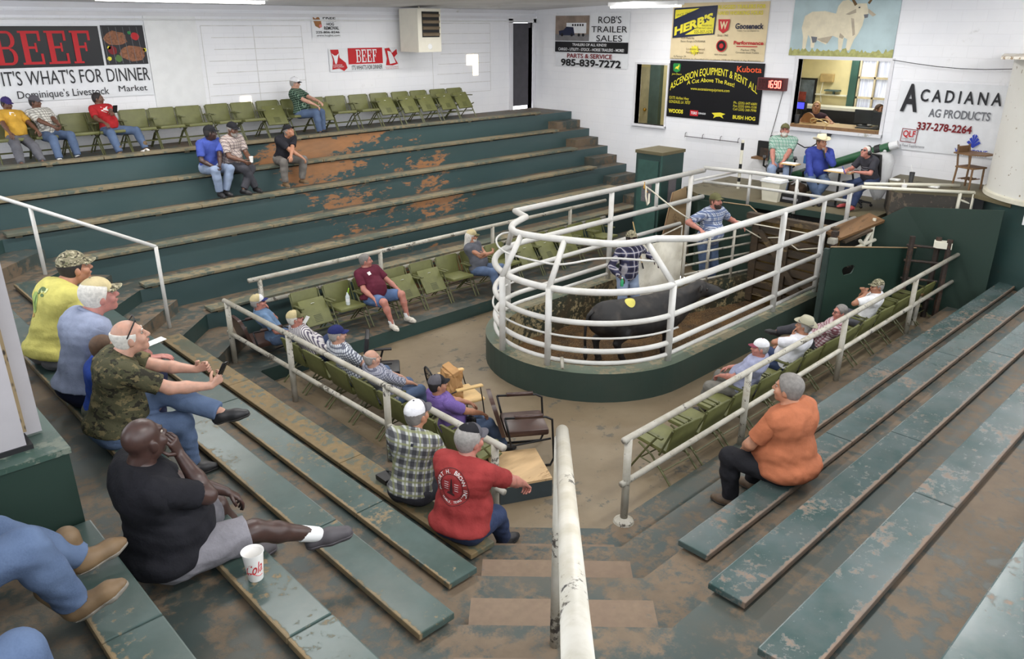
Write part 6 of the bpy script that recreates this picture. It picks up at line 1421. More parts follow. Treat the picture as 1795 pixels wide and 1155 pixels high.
def grid2(x0, x1, z0, z1, n=6):
    v = [(x0+(x1-x0)*i/n, z0+(z1-z0)*j/n) for j in range(n+1) for i in range(n+1)]
    return v, [(j*(n+1)+i, j*(n+1)+i+1, (j+1)*(n+1)+i+1, (j+1)*(n+1)+i) for j in range(n) for i in range(n)]
def arc_text(s, r, h, a0, a1, cx, cz, inside=False, bold=.01, mirror=False):
    """letters along a circle from angle a0 to a1 (degrees)"""
    n = len(s); out = []
    for i, ch in enumerate(s):
        if ch == ' ': continue
        a = R(a0+(a1-a0)*(i+.5)/n); v, f = text_vf(ch, h, None, bold); 
        if not v: continue
        w = max(p[0] for p in v); 
        ca, sa = math.cos(a), math.sin(a); sg = -1 if inside else 1
        # local right = tangent clockwise, up = outward (or inward for the lower arc)
        rx_, rz_ = (sa, -ca) if not inside else (-sa, ca); ux, uz = (ca*sg, sa*sg)
        base = r if not inside else r+h
        out.append(([(cx+ca*base+(p[0]-w/2)*rx_+p[1]*ux, cz+sa*base+(p[0]-w/2)*rz_+p[1]*uz) for p in v], f))
    return out
# ---------------------------------------------------------------- the people
J_BLUE = denim('jeans_blue', (64, 79, 106), (92, 109, 138)); J_LIGHT = denim('jeans_light', (112, 128, 156), (144, 158, 182)); J_DARK = denim('jeans_dark', (38, 48, 76), (58, 70, 100))
C_grey = cloth('trouser_grey', (98, 98, 104)); C_dgrey = cloth('trouser_dark_grey', (66, 66, 72)); C_black = cloth('trouser_black', (32, 32, 36)); C_navy = cloth('trouser_navy', (34, 38, 60)); C_shgrey = cloth('shorts_grey', (128, 126, 132)); C_cargo = cloth('cargo_grey', (112, 110, 104))
CP_navy = cloth('cap_navy', (38, 44, 92)); CP_black = cloth('cap_black', (34, 34, 38)); CP_grey = cloth('cap_grey', (88, 86, 92)); CP_white = cloth('cap_white', (222, 222, 226)); CP_tan = cloth('cap_tan', (186, 172, 132)); CP_olive = cloth('cap_olive', (98, 96, 66)); CP_purple = cloth('cap_purple', (60, 50, 100)); CP_maroon = cloth('cap_maroon', (120, 60, 74))
CP_camo = camo('cap_camo', ((132, 126, 104), (66, 62, 52), (180, 172, 146), (96, 98, 72)), 30)
W_sock = cloth('sock_white', (226, 226, 226)); G_sock = cloth('sock_grey', (150, 150, 152)); STRAW = cloth('straw', (226, 216, 186)); BAND = cloth('hat_band', (196, 184, 150)); SAFARI = cloth('safari', (170, 166, 146))
SH_BLK = ('shoe', SHOE_BLK, SOLE_D); SH_TAN = ('boot', SHOE_TAN, SOLE_G); SH_WHT = ('shoe', SHOE_WHT, SOLE_W); SH_GRY = ('shoe', SHOE_GRY, SOLE_W); BOOT_BLK = ('boot', SHOE_BLK, SOLE_D)
PEOPLE = {}
def per(key, label, loc, yaw, group=None, **k): PEOPLE[key] = person(label, loc, R(yaw), k, group); return PEOPLE[key]
SA, SF, SCH = ZT[6]+.36, .2+.36, .37
# along the left wall
per('P1', 'person in a gold shirt and purple cap at the far left by the wall', (2.98, 14.32, SA), -78, lean=-30, side=-6, girth=1.15, res=.016, skin=SK_BROWN, hair='short', hairm=H_black, lip=M_lipd, cap=(CP_purple, CP_purple), shirt=cloth('gold', (198, 154, 62)), pants=C_grey, head=(15, 8, 0), hl=(-.2, .3, .12), hr=(.2, .28, .12), fl=(-.02, .62, -.30), fr=(.28, .60, -.30), shoe=SH_BLK, s=0.8, hip=(0, .03, .03))
per('P2', 'person in a pale plaid shirt and grey cap sitting against the left wall', (3.42, 14.32, SA), -70, lean=-30, girth=1.05, res=.016, skin=SK_BROWN, hair='short', hairm=H_black, lip=M_lipd, cap=(CP_grey, CP_grey), shirt=plaid('plaid_pale', (206, 204, 196), (120, 116, 112), None, .045, .3), collar=True, pants=J_BLUE, head=(28, 0, 0), hl=(-.02, .34, .16), hr=(.06, .34, .15), pl=(1, 0, 0), pr=(-1, 0, 0), cl=.7, cr=.7, fl=(-.12, .46, -.30), fr=(.22, .50, -.30), shoe=SH_BLK, sock=W_sock, s=0.8, hip=(0, .03, .03))
i3 = per('P3', 'person in a red tee shirt with a white print sitting by the left wall', (4.35, 14.32, SA), -72, lean=-30, girth=1.1, res=.016, skin=SK_BROWN, hair='short', hairm=H_black, lip=M_lipd, shirt=cloth('tee_red_far', (170, 42, 46)), pants=J_BLUE, head=(45, 0, 0), hl=(.10, .30, .34), hr=(.24, .26, .18), cl=.8, fl=(-.30, .46, -.30), fr=(.20, .46, -.30), kl=(-.8, .6, .8), kr=(.5, .6, .8), shoe=SH_TAN, s=0.8, hip=(0, .03, .03))
per('P4', 'person in a green plaid shirt and white cap sitting alone by the left wall', (7.92, 14.32, SA), -52, lean=-14, girth=1.15, res=.015, skin=SK_PALE, hair='short', hairm=H_grey, cap=(CP_white, CP_black, CP_white), glasses='on', shirt=plaid('plaid_green', (46, 78, 62), (30, 40, 36), (150, 170, 150), .04, .35, .12), collar=True, pants=J_BLUE, head=(20, 4, 0), hl=(-.05, .42, .26), hr=(.10, .42, .2), fl=(-.08, .42, -.30), fr=(.14, .44, -.30), shoe=SH_BLK, s=0.86, hip=(0, .03, .05))
# on the fifth bench of the far stand
zb = ZT[5]+.07; fz = ZT[4]+.07+.085-zb
per('P5', 'person in a bright blue polo shirt on the far stand', (5.42, 13.02, zb), -80, lean=16, girth=1.05, res=.014, skin=SK_DARK, hair='short', hairm=H_black, lip=M_lipd, cap=(CP_black, CP_black), shirt=cloth('polo_blue', (66, 82, 158)), collar=True, pants=J_LIGHT, head=(62, 0, 0), hl=(.06, .40, .16), hr=(.14, .36, .15), pl=(1, 0, 0), pr=(-1, 0, 0), cl=.8, cr=.8, fl=(-.02, .34, fz), fr=(.10, .36, fz), kl=(-.3, .7, .8), kr=(.2, .7, .8), shoe=SH_BLK, s=0.91)
i6 = per('P6', 'person in a plaid shirt and black cap with a grey beard on the far stand', (5.8, 13.02, zb), -72, lean=14, girth=1.15, res=.014, skin=SK_BROWN, hair='short', hairm=H_grey, beard=True, beardm=H_grey, lip=M_lipd, cap=(CP_black, CP_black), shirt=plaid('plaid_tan', (196, 188, 182), (110, 94, 96), (150, 120, 110), .05, .32, .1), collar=True, pants=C_dgrey, head=(4, 5, 0), hl=(-.05, .42, .2), hr=(.10, .42, .2), cl=.7, cr=.7, pl=(1, 0, 0), pr=(-1, 0, 0), fl=(.14, .38, fz), fr=(-.10, .42, fz), kl=(-.5, .6, .8), kr=(.4, .6, .8), shoe=SH_BLK, s=0.93)
per('P7', 'person in a black shirt and cap with head bowed on the far stand', (6.76, 13.02, zb), -80, lean=30, girth=1.05, res=.014, skin=SK_TAN, hair='short', hairm=H_salt, cap=(CP_black, CP_black), shirt=cloth('tee_black_far', (40, 40, 46)), pants=cloth('trouser_grey2', (112, 108, 104)), head=(10, -28, 0), neckf=20, hl=(.16, .46, .18), hr=(-.10, .48, .12), fl=(-.16, .30, fz), fr=(.22, .30, fz), kl=(-.3, .7, .8), kr=(.3, .7, .8), shoe=('shoe', SHOE_TAN, SOLE_G), s=0.86)
# front row at the foot of the far stand
i8 = per('P8', 'person in a maroon tee and denim shorts in the front row', (6.28, 9.66, SF), -82, lean=-22, girth=1.45, res=.012, skin=SK_RED, hair='short', hairm=H_salt, shirt=cloth('tee_maroon', (92, 36, 52)), pants=denim('shorts_denim', (62, 84, 124), (96, 118, 156)), shorts=.88, head=(48, -4, 0), hl=(-.30, .30, .12), hr=(.20, .26, .12), fl=(-.30, .44, -.27), fr=(.08, .50, -.27), kl=(-.5, .7, .7), kr=(.2, .7, .7), shoe=SH_WHT, sock=W_sock, sockh=.08, s=0.87, hip=(0, .03, .05))
i9 = per('P9', 'person in a grey sleeveless shirt with arms crossed in the front row', (8.42, 9.66, SF), -70, lean=-20, girth=1.15, res=.012, skin=SK_TAN, hair='long', hairm=H_white, beard=True, beardm=H_white, cap=(CP_tan, CP_olive), glasses='on', shirt=cloth('tank_grey', (92, 94, 102)), sleeve='none', pants=J_BLUE, head=(42, 2, 0), hl=(.12, .20, .36), hr=(-.12, .24, .33), el=(-.7, .1, -.6), er=(.7, .1, -.6), hdl=(1, -.1, 0), hdr=(-1, -.1, .1), pl=(0, -1, 0), pr=(0, -1, 0), cl=.3, cr=.3, fl=(-.12, .5, -.27), fr=(.16, .5, -.27), shoe=SH_BLK, s=0.87, hip=(0, .03, .05))
# left row of chairs
per('P10', 'person in a light blue shirt, hand at face, in the brown chair', (4.55, 9.58, .39), -15, lean=-28, girth=1.05, res=.012, skin=SK_RED, hair='short', hairm=H_grey, cap=(CP_tan, CP_navy, CP_white), shirt=cloth('shirt_lblue', (108, 134, 166)), collar=True, pants=J_BLUE, glasses='on', head=(-10, -8, 0), hl=(-.04, .12, .62), el=(-.5, .6, -.8), hdl=(.1, .1, 1), pl=(0, -1, 0), cl=.7, hr=(.26, .22, .16), fl=(-.12, .5, -.29), fr=(.14, .5, -.29), s=0.87, hip=(0, .03, .05), hlh=(-.05, .10, -.21))
i11 = per('P11', 'person in a striped shirt and tan cap in the left row, hand at the cheek', (4.64, 8.64, SCH), -8, lean=-32, girth=1.15, res=.012, skin=SK_RED, hair='short', hairm=H_white, cap=(CP_tan, CP_olive, CP_olive), shirt=plaid('stripes_grey', (212, 208, 208), (92, 86, 104), None, .034, .42, .1, True), sleeve='long', collar=True, pants=J_DARK, glasses='on', head=(-12, -10, 0), hl=(-.04, .10, .58), el=(-.5, .6, -.8), hdl=(.2, .1, 1), pl=(0, -1, 0), cl=.8, hr=(.24, .2, .16), fl=(.25, .42, .02), fr=(.14, .48, -.28), kl=(-.1, .6, .9), shoe=SH_BLK, s=0.88, hlh=(-.06, .08, -.20))
per('P12', 'person in a white and navy plaid shirt and navy cap in the left row', (4.6, 7.68, SCH), -4, lean=-22, girth=1.15, res=.012, skin=SK_PALE, hair='short', hairm=H_grey, cap=(CP_navy, CP_navy), shirt=plaid('plaid_navy', (208, 212, 218), (52, 58, 84), None, .036, .36), collar=True, pants=J_BLUE, head=(-14, -4, 0), hl=(-.2, .3, .14), hr=(.2, .3, .14), fl=(-.12, .5, -.28), fr=(.14, .5, -.28), s=0.92)
per('P13', 'balding person in a grey plaid shirt in the left row', (4.62, 6.98, SCH), -4, lean=-28, girth=1.3, res=.012, skin=SK_PALE, hair='fringe', hairm=H_grey, shirt=plaid('plaid_grey', (186, 188, 198), (66, 70, 92), (120, 120, 140), .03, .34, .14), sleeve='elbow', collar=True, pants=J_BLUE, head=(-12, -6, 0), hl=(-.1, .34, .16), hr=(.12, .34, .16), cl=.7, cr=.7, fl=(-.12, .5, -.28), fr=(.14, .5, -.28), s=0.85, hip=(0, .03, .05))
i14 = per('P14', 'person in a purple shirt and grey cap slouching in the left row', (4.7, 5.88, SCH), -8, lean=-27, girth=1.15, res=.011, skin=SK_TAN, hair='short', hairm=H_black, cap=(CP_grey, CP_black, CP_black), shirt=plaid('purple_check', (118, 96, 158), (102, 82, 144), None, .012, .4), collar=True, pants=J_BLUE, head=(-14, -8, 0), hl=(-.08, .34, .2), hr=(.16, .36, .16), cl=.6, cr=.6, fl=(-.12, .62, -.29), fr=(.2, .58, -.29), s=0.87, hip=(0, .03, .05))
# lowest bench, left-near stand
per('P15', 'person in a plaid shirt and white mesh cap on the lowest left bench', (3.27, 4.66, ZT[1]+.07), 24, lean=16, girth=1.12, res=.010, skin=SK_TAN, hair='short', hairm=H_salt, cap=(CP_white, CP_grey, CP_grey), shirt=plaid('plaid_bigcheck', (186, 188, 186), (52, 52, 58), (136, 140, 100), .105, .42, .16), sleeve='elbow', collar=True, pants=C_dgrey, head=(-18, -8, 0), hl=(-.14, .40, .15), hr=(.16, .42, .15), fl=(-.14, .44, -.42), fr=(.14, .44, -.42))
i16 = per('P16', 'person in a red tee with a round white print, on the lowest left bench', (3.25, 3.99, ZT[1]+.07), 14, lean=14, girth=1.4, res=.009, skin=SK_RED, hair='full', hairm=H_grey, cap=(CP_black, CP_grey, CP_grey), shirt=cloth('tee_red', (148, 56, 55)), pants=J_DARK, head=(-18, -4, 0), hl=(-.16, .44, .2), hr=(.24, .62, .22), er=(.8, -.2, .1), pr=(0, 0, -1), cr=.9, fl=(-.2, .5, -.43), fr=(.00, .64, -.43), kr=(.1, .5, 1), shoe=BOOT_BLK, s=1.06)
# fourth bench, left-near stand
z4 = ZT[4]+.07; f4 = ZT[3]+.0+.085-z4
i17 = per('P17', 'person in a yellow tee and camo cap on the fourth left bench', (1.36, 7.05, z4), 8, lean=26, girth=1.3, res=.010, skin=SK_TAN, hair='short', hairm=H_black, cap=(CP_camo, CP_camo), shirt=cloth('tee_yellow', (200, 192, 108)), hem=-.02, pants=C_shgrey, shorts=.95, head=(-6, -8, 0), neckf=26, hl=(-.1, .46, .18), hr=(.14, .46, .18), cl=.7, cr=.7, fl=(-.16, .38, f4), fr=(.16, .38, f4), sock=G_sock, s=1.12)
i18 = per('P18', 'person in a light blue work shirt and tan cap on the fourth left bench', (1.33, 6.1, z4), 4, lean=18, girth=1.35, res=.009, skin=skin('skin_flushed', (184, 126, 116)), hair='full', hairm=H_white, cap=(CP_tan, CP_camo), shirt=cloth('work_shirt', (136, 144, 166)), collar=True, hem=.03, pants=C_navy, head=(-6, -10, 0), neckf=24, hl=(-.1, .46, .26), hr=(.12, .48, .24), hdr=(.2, 1, -.1), cl=.5, cr=.2, fl=(-.16, .42, f4), fr=(.16, .42, f4), s=1.1)
i19 = per('P19', 'person in a camouflage tee with sunglasses on the head, looking at a phone', (1.28, 5.32, z4), -8, lean=18, girth=1.25, res=.009, skin=SK_PALE, hair='fringe', hairm=H_white, glasses='top', shirt=camo('camo_tee', ((76, 74, 54), (44, 42, 34), (108, 98, 70), (62, 64, 46)), 13), pants=J_BLUE, head=(-4, -14, 0), neckf=22, hl=(.10, .62, .40), hr=(.26, .62, .34), el=(-.4, -.2, -.8), er=(.5, -.2, -.8), hdl=(.5, .6, .3), hdr=(-.25, .8, .3), pl=(.8, -.2, 0), pr=(-.8, -.4, 0), cl=.6, cr=.7, fl=(.30, .66, .14), fr=(.02, .46, f4), kl=(-.2, .4, 1), kr=(.2, .6, .8), ftl=(.5, 1, .25), shoe=SH_BLK)
i20 = per('P20', 'brown-haired young person in shorts half hidden behind the camouflage tee', (1.3, 5.68, z4), -10, lean=14, s=0.74, girth=.9, res=.012, skin=SK_TAN, hair='full', hairm=H_brown, shirt=cloth('tee_blue', (46, 72, 150)), pants=cloth('shorts_kid', (90, 92, 80)), shorts=.8, head=(0, 0, 0), hl=(-.12, .34, .12), hr=(.12, .34, .12), fl=(-.1, .26, -.30), fr=(.12, .26, -.30), sock=G_sock, shoe=SH_BLK)
i21 = per('P21', 'person in a black polo and grey shorts sitting beside the paper cup', (1.02, 3.72, z4), -4, lean=-6, girth=1.5, res=.008, hres=.0055, skin=SK_DARK, lip=M_lipd, browm=H_black, jaw=1.08, shirt=cloth('polo_black', (30, 30, 35)), hem=-.03, pants=C_shgrey, shorts=.92, head=(22, -12, 0), neckf=20, hl=(-.14, .42, .2), hr=(.05, .30, .60), er=(.7, .3, -.9), hdr=(.1, -.25, 1), pr=(-.7, -.6, 0), cr=.5, fl=(-.30, .52, f4), fr=(.14, .80, -.10), kl=(-.5, .6, .8), kr=(.25, .5, .9), ftr=(.35, 1, .12), shoe=('clog', SHOE_GRY, SHOE_GRY), sock=W_sock, sockh=.12, hrh=(.05, .11, -.17))
# legs of the person at the lower left edge
i22 = per('P22', 'person in blue jeans and tan boots with ankles crossed at the lower left edge', (-0.1, 3.06, ZT[6]+.07), 8, lean=-5, girth=1.1, res=.009, skin=SK_TAN, hair='short', hairm=H_brown, shirt=cloth('shirt_plain', (110, 116, 126)), pants=J_BLUE, hl=(-.1, .12, .22), hr=(.1, .12, .22), fl=(-.22, .72, -.25), fr=(.08, .56, -.24), kl=(-.1, .3, 1), kr=(.3, .3, 1), ftl=(.0, 1, .15), ftr=(.5, 1, .6), shoe=SH_TAN)
# right-hand row of chairs
per('P23', 'person in a lavender polo and white cap in the right-hand row', (7.90, 4.14, SCH), 98, lean=-22, girth=1.35, res=.011, skin=SK_RED, hair='short', hairm=H_grey, cap=(CP_white, CP_maroon), shirt=cloth('polo_lavender', (152, 156, 182)), collar=True, pants=C_cargo, head=(28, -4, 0), hl=(-.16, .28, .20), el=(-.9, -.3, -.4), hr=(.14, .3, .2), fl=(-.2, .46, -.29), fr=(.1, .5, -.29), kl=(-.5, .5, .9), s=0.87, hip=(0, .03, .05))
per('P24', 'person in a white tee and grey safari hat in the right-hand row', (8.95, 4.12, SCH), 92, lean=-22, girth=1.3, res=.011, skin=SK_TAN, hair='short', hairm=H_grey, hat=(SAFARI, CP_grey, .065), shirt=cloth('tee_white', (222, 222, 228)), pants=J_DARK, head=(12, -12, 0), hl=(-.10, .26, .64), el=(-.9, .3, -.4), hdl=(.3, .1, 1), pl=(.5, -1, 0), cl=.6, hr=(.2, .3, .16), fl=(-.12, .5, -.29), fr=(.16, .5, -.29), s=0.87, hip=(0, .03, .05), hlh=(-.06, .09, -.20))
i25 = per('P25', 'person in a red and white plaid shirt with glasses in the right-hand row', (9.82, 4.1, SCH), 98, lean=-28, girth=1.25, res=.012, skin=SK_RED, hair='short', hairm=H_salt, glasses='on', lens=M_glass, shirt=plaid('plaid_red', (206, 190, 194), (122, 50, 66), None, .04, .36), sleeve='elbow', collar=True, pants=C_dgrey, head=(44, -2, 0), hl=(-.2, .3, .2), hr=(.2, .3, .16), fl=(-.1, .62, .16), fr=(-.12, .5, -.29), kl=(-.2, .4, 1), kr=(0, .5, .9), ftl=(-.4, 1, .3), s=0.86, hip=(0, .03, .05))
per('P26', 'person in a white tee and camo cap with clasped hands in the right-hand row', (11.25, 4.1, SCH), 94, lean=-14, girth=1.05, res=.012, skin=SK_TAN, hair='short', hairm=H_grey, cap=(CP_camo, CP_camo), glasses='on', lens=M_glass, shirt=cloth('tee_white2', (228, 228, 230)), pants=C_grey, head=(46, -4, 0), hl=(-.14, .36, .44), hr=(-.12, .37, .46), el=(-.8, .2, -.6), er=(.8, .2, -.6), hdl=(.3, .1, .9), hdr=(-.3, .1, .9), pl=(1, 0, 0), pr=(-1, 0, 0), cl=.9, cr=.9, fl=(-.12, .46, -.29), fr=(.14, .46, -.29), s=0.84, hip=(0, .03, .05), hlh=(-.03, .20, -.15), hrh=(.03, .21, -.13))
i27 = per('P27', 'person in an orange tee sitting on the second right-hand bench', (5.36, 2.36, ZT[2]+.07), 84, lean=8, girth=1.65, res=.009, skin=SK_TAN, hair='full', hairm=H_salt, jaw=1.05, shirt=cloth('tee_orange', (166, 100, 70)), hem=-.05, pants=C_black, head=(12, -4, 0), hl=(-.12, .34, .16), hr=(.1, .34, .18), el=(-1, .0, -.4), er=(1, .0, -.4), fl=(-.16, .40, ZT[1]+.085-ZT[2]-.07), fr=(.2, .44, ZT[1]+.085-ZT[2]-.07), kl=(-.25, .6, .8), shoe=('shoe', plain('shoe_brown', (84, 68, 52), .6), SOLE_D), s=1.0)
# the two handlers in the ring
i28 = per('P28', 'bearded person in a blue plaid shirt standing behind the white pipe gate', (11.72, 7.22, 0), -100, stand=True, lean=6, girth=1.35, res=.013, skin=SK_RED, hair='short', hairm=H_brown, beard=True, beardm=plain('beard_dark', (54, 42, 34), .7), cap=(CP_olive, CP_olive), shirt=plaid('plaid_blue', (206, 212, 222), (76, 96, 140), (60, 70, 104), .075, .4, .14), hem=-.1, collar=True, pants=J_BLUE, head=(2, -12, 0), hl=(-.42, .30, 1.26), hr=(.40, .18, 1.25), el=(-.8, -.5, -.4), er=(.8, -.5, -.4), hdl=(-.3, .6, -.3), hdr=(.2, .6, -.3), s=1.06)
i29 = per('P29', 'person in a dark plaid shirt standing in the ring beside the white shield', (9.62, 7.34, -.15), -112, stand=True, lean=4, s=.96, girth=1.05, res=.013, skin=SK_DARK, hair='short', hairm=H_black, lip=M_lipd, cap=(CP_camo, CP_camo), shirt=plaid('plaid_dark', (66, 68, 96), (44, 42, 60), (190, 186, 192), .11, .4, .16), sleeve='long', hem=-.12, collar=True, pants=J_LIGHT, head=(6, -16, 0), hl=(-.44, .10, 1.14), hr=(.28, .26, .98), el=(-.8, -.6, -.5), er=(.7, -.6, -.4), cr=.9)
# auction staff on the platform
i30 = per('P30', 'person in a green plaid shirt and olive cap at the left end of the platform', (14.3, 7.36, ZP+.44), 208, lean=-4, girth=1.4, res=.013, skin=SK_RED, hair='short', hairm=H_grey, beard=True, beardm=H_white, cap=(CP_olive, CP_olive), shirt=plaid('plaid_mint', (176, 200, 186), (96, 140, 124), (120, 130, 130), .06, .34, .1), hem=-.03, collar=True, pants=J_LIGHT, head=(-2, -16, 0), hl=(-.02, .40, .17), hr=(.14, .38, .16), cl=.7, cr=.7, fl=(-.1, .5, -.34), fr=(.14, .5, -.34), s=0.97)
i31 = per('P31', 'person in a blue shirt and white cowboy hat holding a microphone', (14.02, 6.5, ZP+.38), 214, lean=12, girth=1.25, res=.013, skin=SK_TAN, hair='short', hairm=H_brown, hat=(STRAW, BAND, .075), shirt=cloth('shirt_royal', (54, 66, 140)), sleeve='long', collar=True, pants=J_BLUE, head=(30, -2, 0), hl=(.02, .24, .50), el=(-.5, .6, -.8), hdl=(.2, .0, 1), pl=(.4, -1, 0), cl=.9, hr=(.12, .36, .08), fl=(.08, .42, -.30), fr=(-.06, .44, -.30), kl=(-.6, .5, .8), kr=(.5, .5, .8), s=0.94, hlh=(-.02, .10, -.19))
i32 = per('P32', 'grey-haired person with headphones writing at the right end of the platform', (14.1, 5.52, ZP+.42), 158, lean=24, girth=1.1, res=.013, skin=SK_RED, hair='pony', hairm=H_white, glasses='on', shirt=cloth('tee_charcoal', (58, 58, 64)), hem=-.04, pants=J_DARK, head=(4, -24, 0), neckf=22, hl=(-.10, .44, .26), hr=(.14, .46, .26), hdl=(.8, .5, 0), hdr=(-.5, .7, 0), fl=(-.12, .46, -.34), fr=(.12, .40, -.34), shoe=('shoe', plain('sandal_red', (170, 70, 70), .6), SOLE_D), cl=.6, cr=.8, s=0.82)
hp = i32; HP = MB(); HP.add(tube([hp['hl']((.092*math.sin(a), -.015, .02+.115*math.cos(a))) for a in [R(-95+190*k/14) for k in range(15)]], .012, 8))
for sx in (-1, 1): HP.add(ball(tuple(hp['hl']((sx*.092, -.008, -.012))), (.034, .034, .04), 12, 8))
obj('headphones', HP, M_black, hp['T'], smooth=True)
per('P33', 'person in a dark top leaning on the counter inside the office window', (15.86, 7.54, 1.45), 205, stand=True, s=0.95, lean=8, girth=.9, res=.014, skin=SK_TAN, hair='long', hairm=H_blond, shirt=cloth('top_plum', (62, 44, 54)), sleeve='none', pants=C_black, head=(-6, -18, 0), hl=(-.34, .40, 1.24), hr=(.22, .34, 1.22))
per('P34', 'ponytailed person in a white top behind the right monitor in the office', (16.62, 6.62, 2.22), 250, s=0.92, lean=4, girth=.95, res=.014, skin=SK_TAN, hair='pony', hairm=H_brown, shirt=cloth('top_white', (222, 222, 222)), pants=C_black, head=(0, -12, 0), hl=(-.15, .36, .2), hr=(.15, .36, .2), fl=(-.1, .4, -.33), fr=(.1, .4, -.33))
per('P35', 'person in blue jeans whose knee shows at the very bottom left corner', (-.24, 2.22, ZT[6]+.07), 0, lean=-12, girth=1.1, res=.012, skin=SK_TAN, hair='short', hairm=H_brown, shirt=cloth('shirt_plain2', (96, 100, 108)), pants=J_BLUE, hl=(-.1, .1, .22), hr=(.1, .1, .22), fl=(-.1, .46, -.26), fr=(.12, .46, -.26))
# ---------------------------------------------------------------- things held or worn, prints on shirts
def wpt(info, p): return info['T'].matrix_basis @ Vector([float(c) for c in p])
def wdir(info, d): return (info['T'].matrix_basis.to_3x3() @ Vector([float(c) for c in d])).normalized()
M_print = plain('print_white', (232, 228, 226), .7); M_printd = plain('print_dark', (58, 30, 32), .7); M_printr = plain('print_deep_red', (150, 44, 46), .7)
# round company print on the red tee
cx_, cz_ = .0, .015; KP = 1.18
print_on(i16, 'shirt', 'print_ring', [disc2(cx_, cz_, .146, .150), disc2(cx_, cz_, .098, .102)], M_printd)
print_on(i16, 'shirt', 'print_field', [fdisc(cx_, cz_, .097, .097, 32, 8)], M_printr, lift=.002)
print_on(i16, 'shirt', 'lettering', arc_text('ROBERT H. BROWN INC.', .108, .030, 208, -42, cx_, cz_), M_print, lift=.004)
print_on(i16, 'shirt', 'lettering', arc_text('HUMBLE, TEXAS', .112, .017, 232, 318, cx_, cz_, inside=True), M_print, lift=.004)
sm_ = []
for sx in (-1, 1):
    for j in range(4): v, f = text2(('RIG', 'PARTS', 'SALES', 'SERVICE')[j] if sx < 0 else ('OIL', 'GAS', 'WELL', 'FIELD')[j], .008, .034); sm_.append(([(p[0]+cx_+(-.066 if sx < 0 else .03), p[1]+cz_+.03-.022*j) for p in v], f))
print_on(i16, 'shirt', 'print_lines', [([(cx_+x0, cz_+z), (cx_+x1, cz_+z), (cx_+x1, cz_+z+.004), (cx_+x0, cz_+z+.004)], [(0, 1, 2, 3)]) for z in (.03, .012, -.006, -.024) for x0, x1 in ((-.064, -.026), (.03, .064))], M_print, lift=.004)
print_on(i16, 'shirt', 'print_emblem', [([(cx_-.016, cz_-.05), (cx_+.016, cz_-.05), (cx_+.007, cz_+.045), (cx_+.004, cz_+.068), (cx_-.004, cz_+.068), (cx_-.007, cz_+.045)], [(0, 1, 2, 3, 4, 5)]), ([(cx_-.04, cz_-.06), (cx_+.035, cz_-.068), (cx_+.03, cz_-.05), (cx_-.03, cz_-.04)], [(0, 1, 2, 3)])], M_printd, lift=.004)
# fish and leaves on the yellow tee
M_pg, M_pg2, M_po = plain('print_green', (150, 176, 92), .7), plain('print_green_dark', (84, 110, 62), .7), plain('print_ochre', (176, 140, 70), .7)
print_on(i17, 'shirt', 'fish_print', [fdisc(-.055, .02, .055, .09, 24, 6)], M_pg)
print_on(i17, 'shirt', 'fin_print', [fdisc(-.035, .02, .012, .07, 12, 3), fdisc(.03, .15, .05, .018, 14, 3), fdisc(.055, .10, .028, .014, 12, 3), fdisc(-.01, .125, .02, .03, 12, 3)], M_pg2, lift=.004)
print_on(i17, 'shirt', 'leaf_print', [([(-.02+.05*i+.022*math.cos(a), .13+.008*i+.022*math.sin(a)) for a in [2*PI*k/8 for k in range(8)]], [tuple(range(8))]) for i in range(3)], plain('print_pale', (206, 212, 150), .7), lift=.004)
print_on(i17, 'shirt', 'tail_print', [fdisc(-.06, -.09, .03, .016, 12, 3)], M_po, lift=.004)
# small marks
print_on(i3, 'shirt', 'print', [([(x, z) for x, z in ((-.08, .04), (-.03, .08), (.02, .05), (.07, .09), (.09, .02), (.03, -.03), (-.04, -.02))], [tuple(range(7))])], M_print, back=False)
print_on(i8, 'shirt', 'paper_tag', [([(.05, .06), (.10, .05), (.11, .10), (.06, .11)], [(0, 1, 2, 3)])], M_print, back=False, lift=.008)
print_on(PEOPLE['P1'], 'shirt', 'print', [([(-.02, .02), (.06, .04), (.05, .09), (-.01, .08)], [(0, 1, 2, 3)])], M_print, back=False)
print_on(i32, 'shirt', 'print', [grid2(-.09, .06, .02, .035, 4), grid2(-.07, .08, -.02, -.008, 4)], plain('print_grey', (120, 120, 126), .7), back=False)
print_on(PEOPLE['P15'], 'shirt', 'logo_tab', [grid2(.05, .075, .10, .125, 2)], plain('tab_navy', (30, 34, 48), .6))
M_phone = plain('phone_black', (24, 24, 26), .25)
def held(name, label, cat, info, side, off, size, mat, axis=None, bev=.006):
    w = info['wri'][side]; p = wpt(info, nv(w)+nv(off)); t = thing(name, label, cat, p)
    t.rotation_euler = axis or (0, 0, 0)
    return t
ph = held('phone', 'black phone held up in the hands of the person in the camouflage tee', 'phone', i19, 1, (-.04, .10, .07), None, None, (R(25), R(12), R(40)))
obj('case', cbox(.076, .011, .15, None, .005), M_phone, ph, smooth='auto'); obj('lens', lathe([(.007, 0), (.006, .003)], 12, trs((.0, -.0055, .045), R(90), 0, 0)), plain('lens_grey', (170, 172, 176), .2), ph); obj('camera_bump', cbox(.022, .004, .05, trs((0, -.007, .04)), .002), M_black, ph)
ph = held('phone', 'small dark phone in the hand of the person in the red tee by the wall', 'phone', i3, 0, (-.02, .07, .04), None, None, (R(30), 0, 0)); obj('case', cbox(.07, .012, .14, None, .004), M_phone, ph); obj('screen', cbox(.06, .003, .12, trs((0, .0075, 0))), plain('screen_dark', (44, 48, 60), .2), ph)
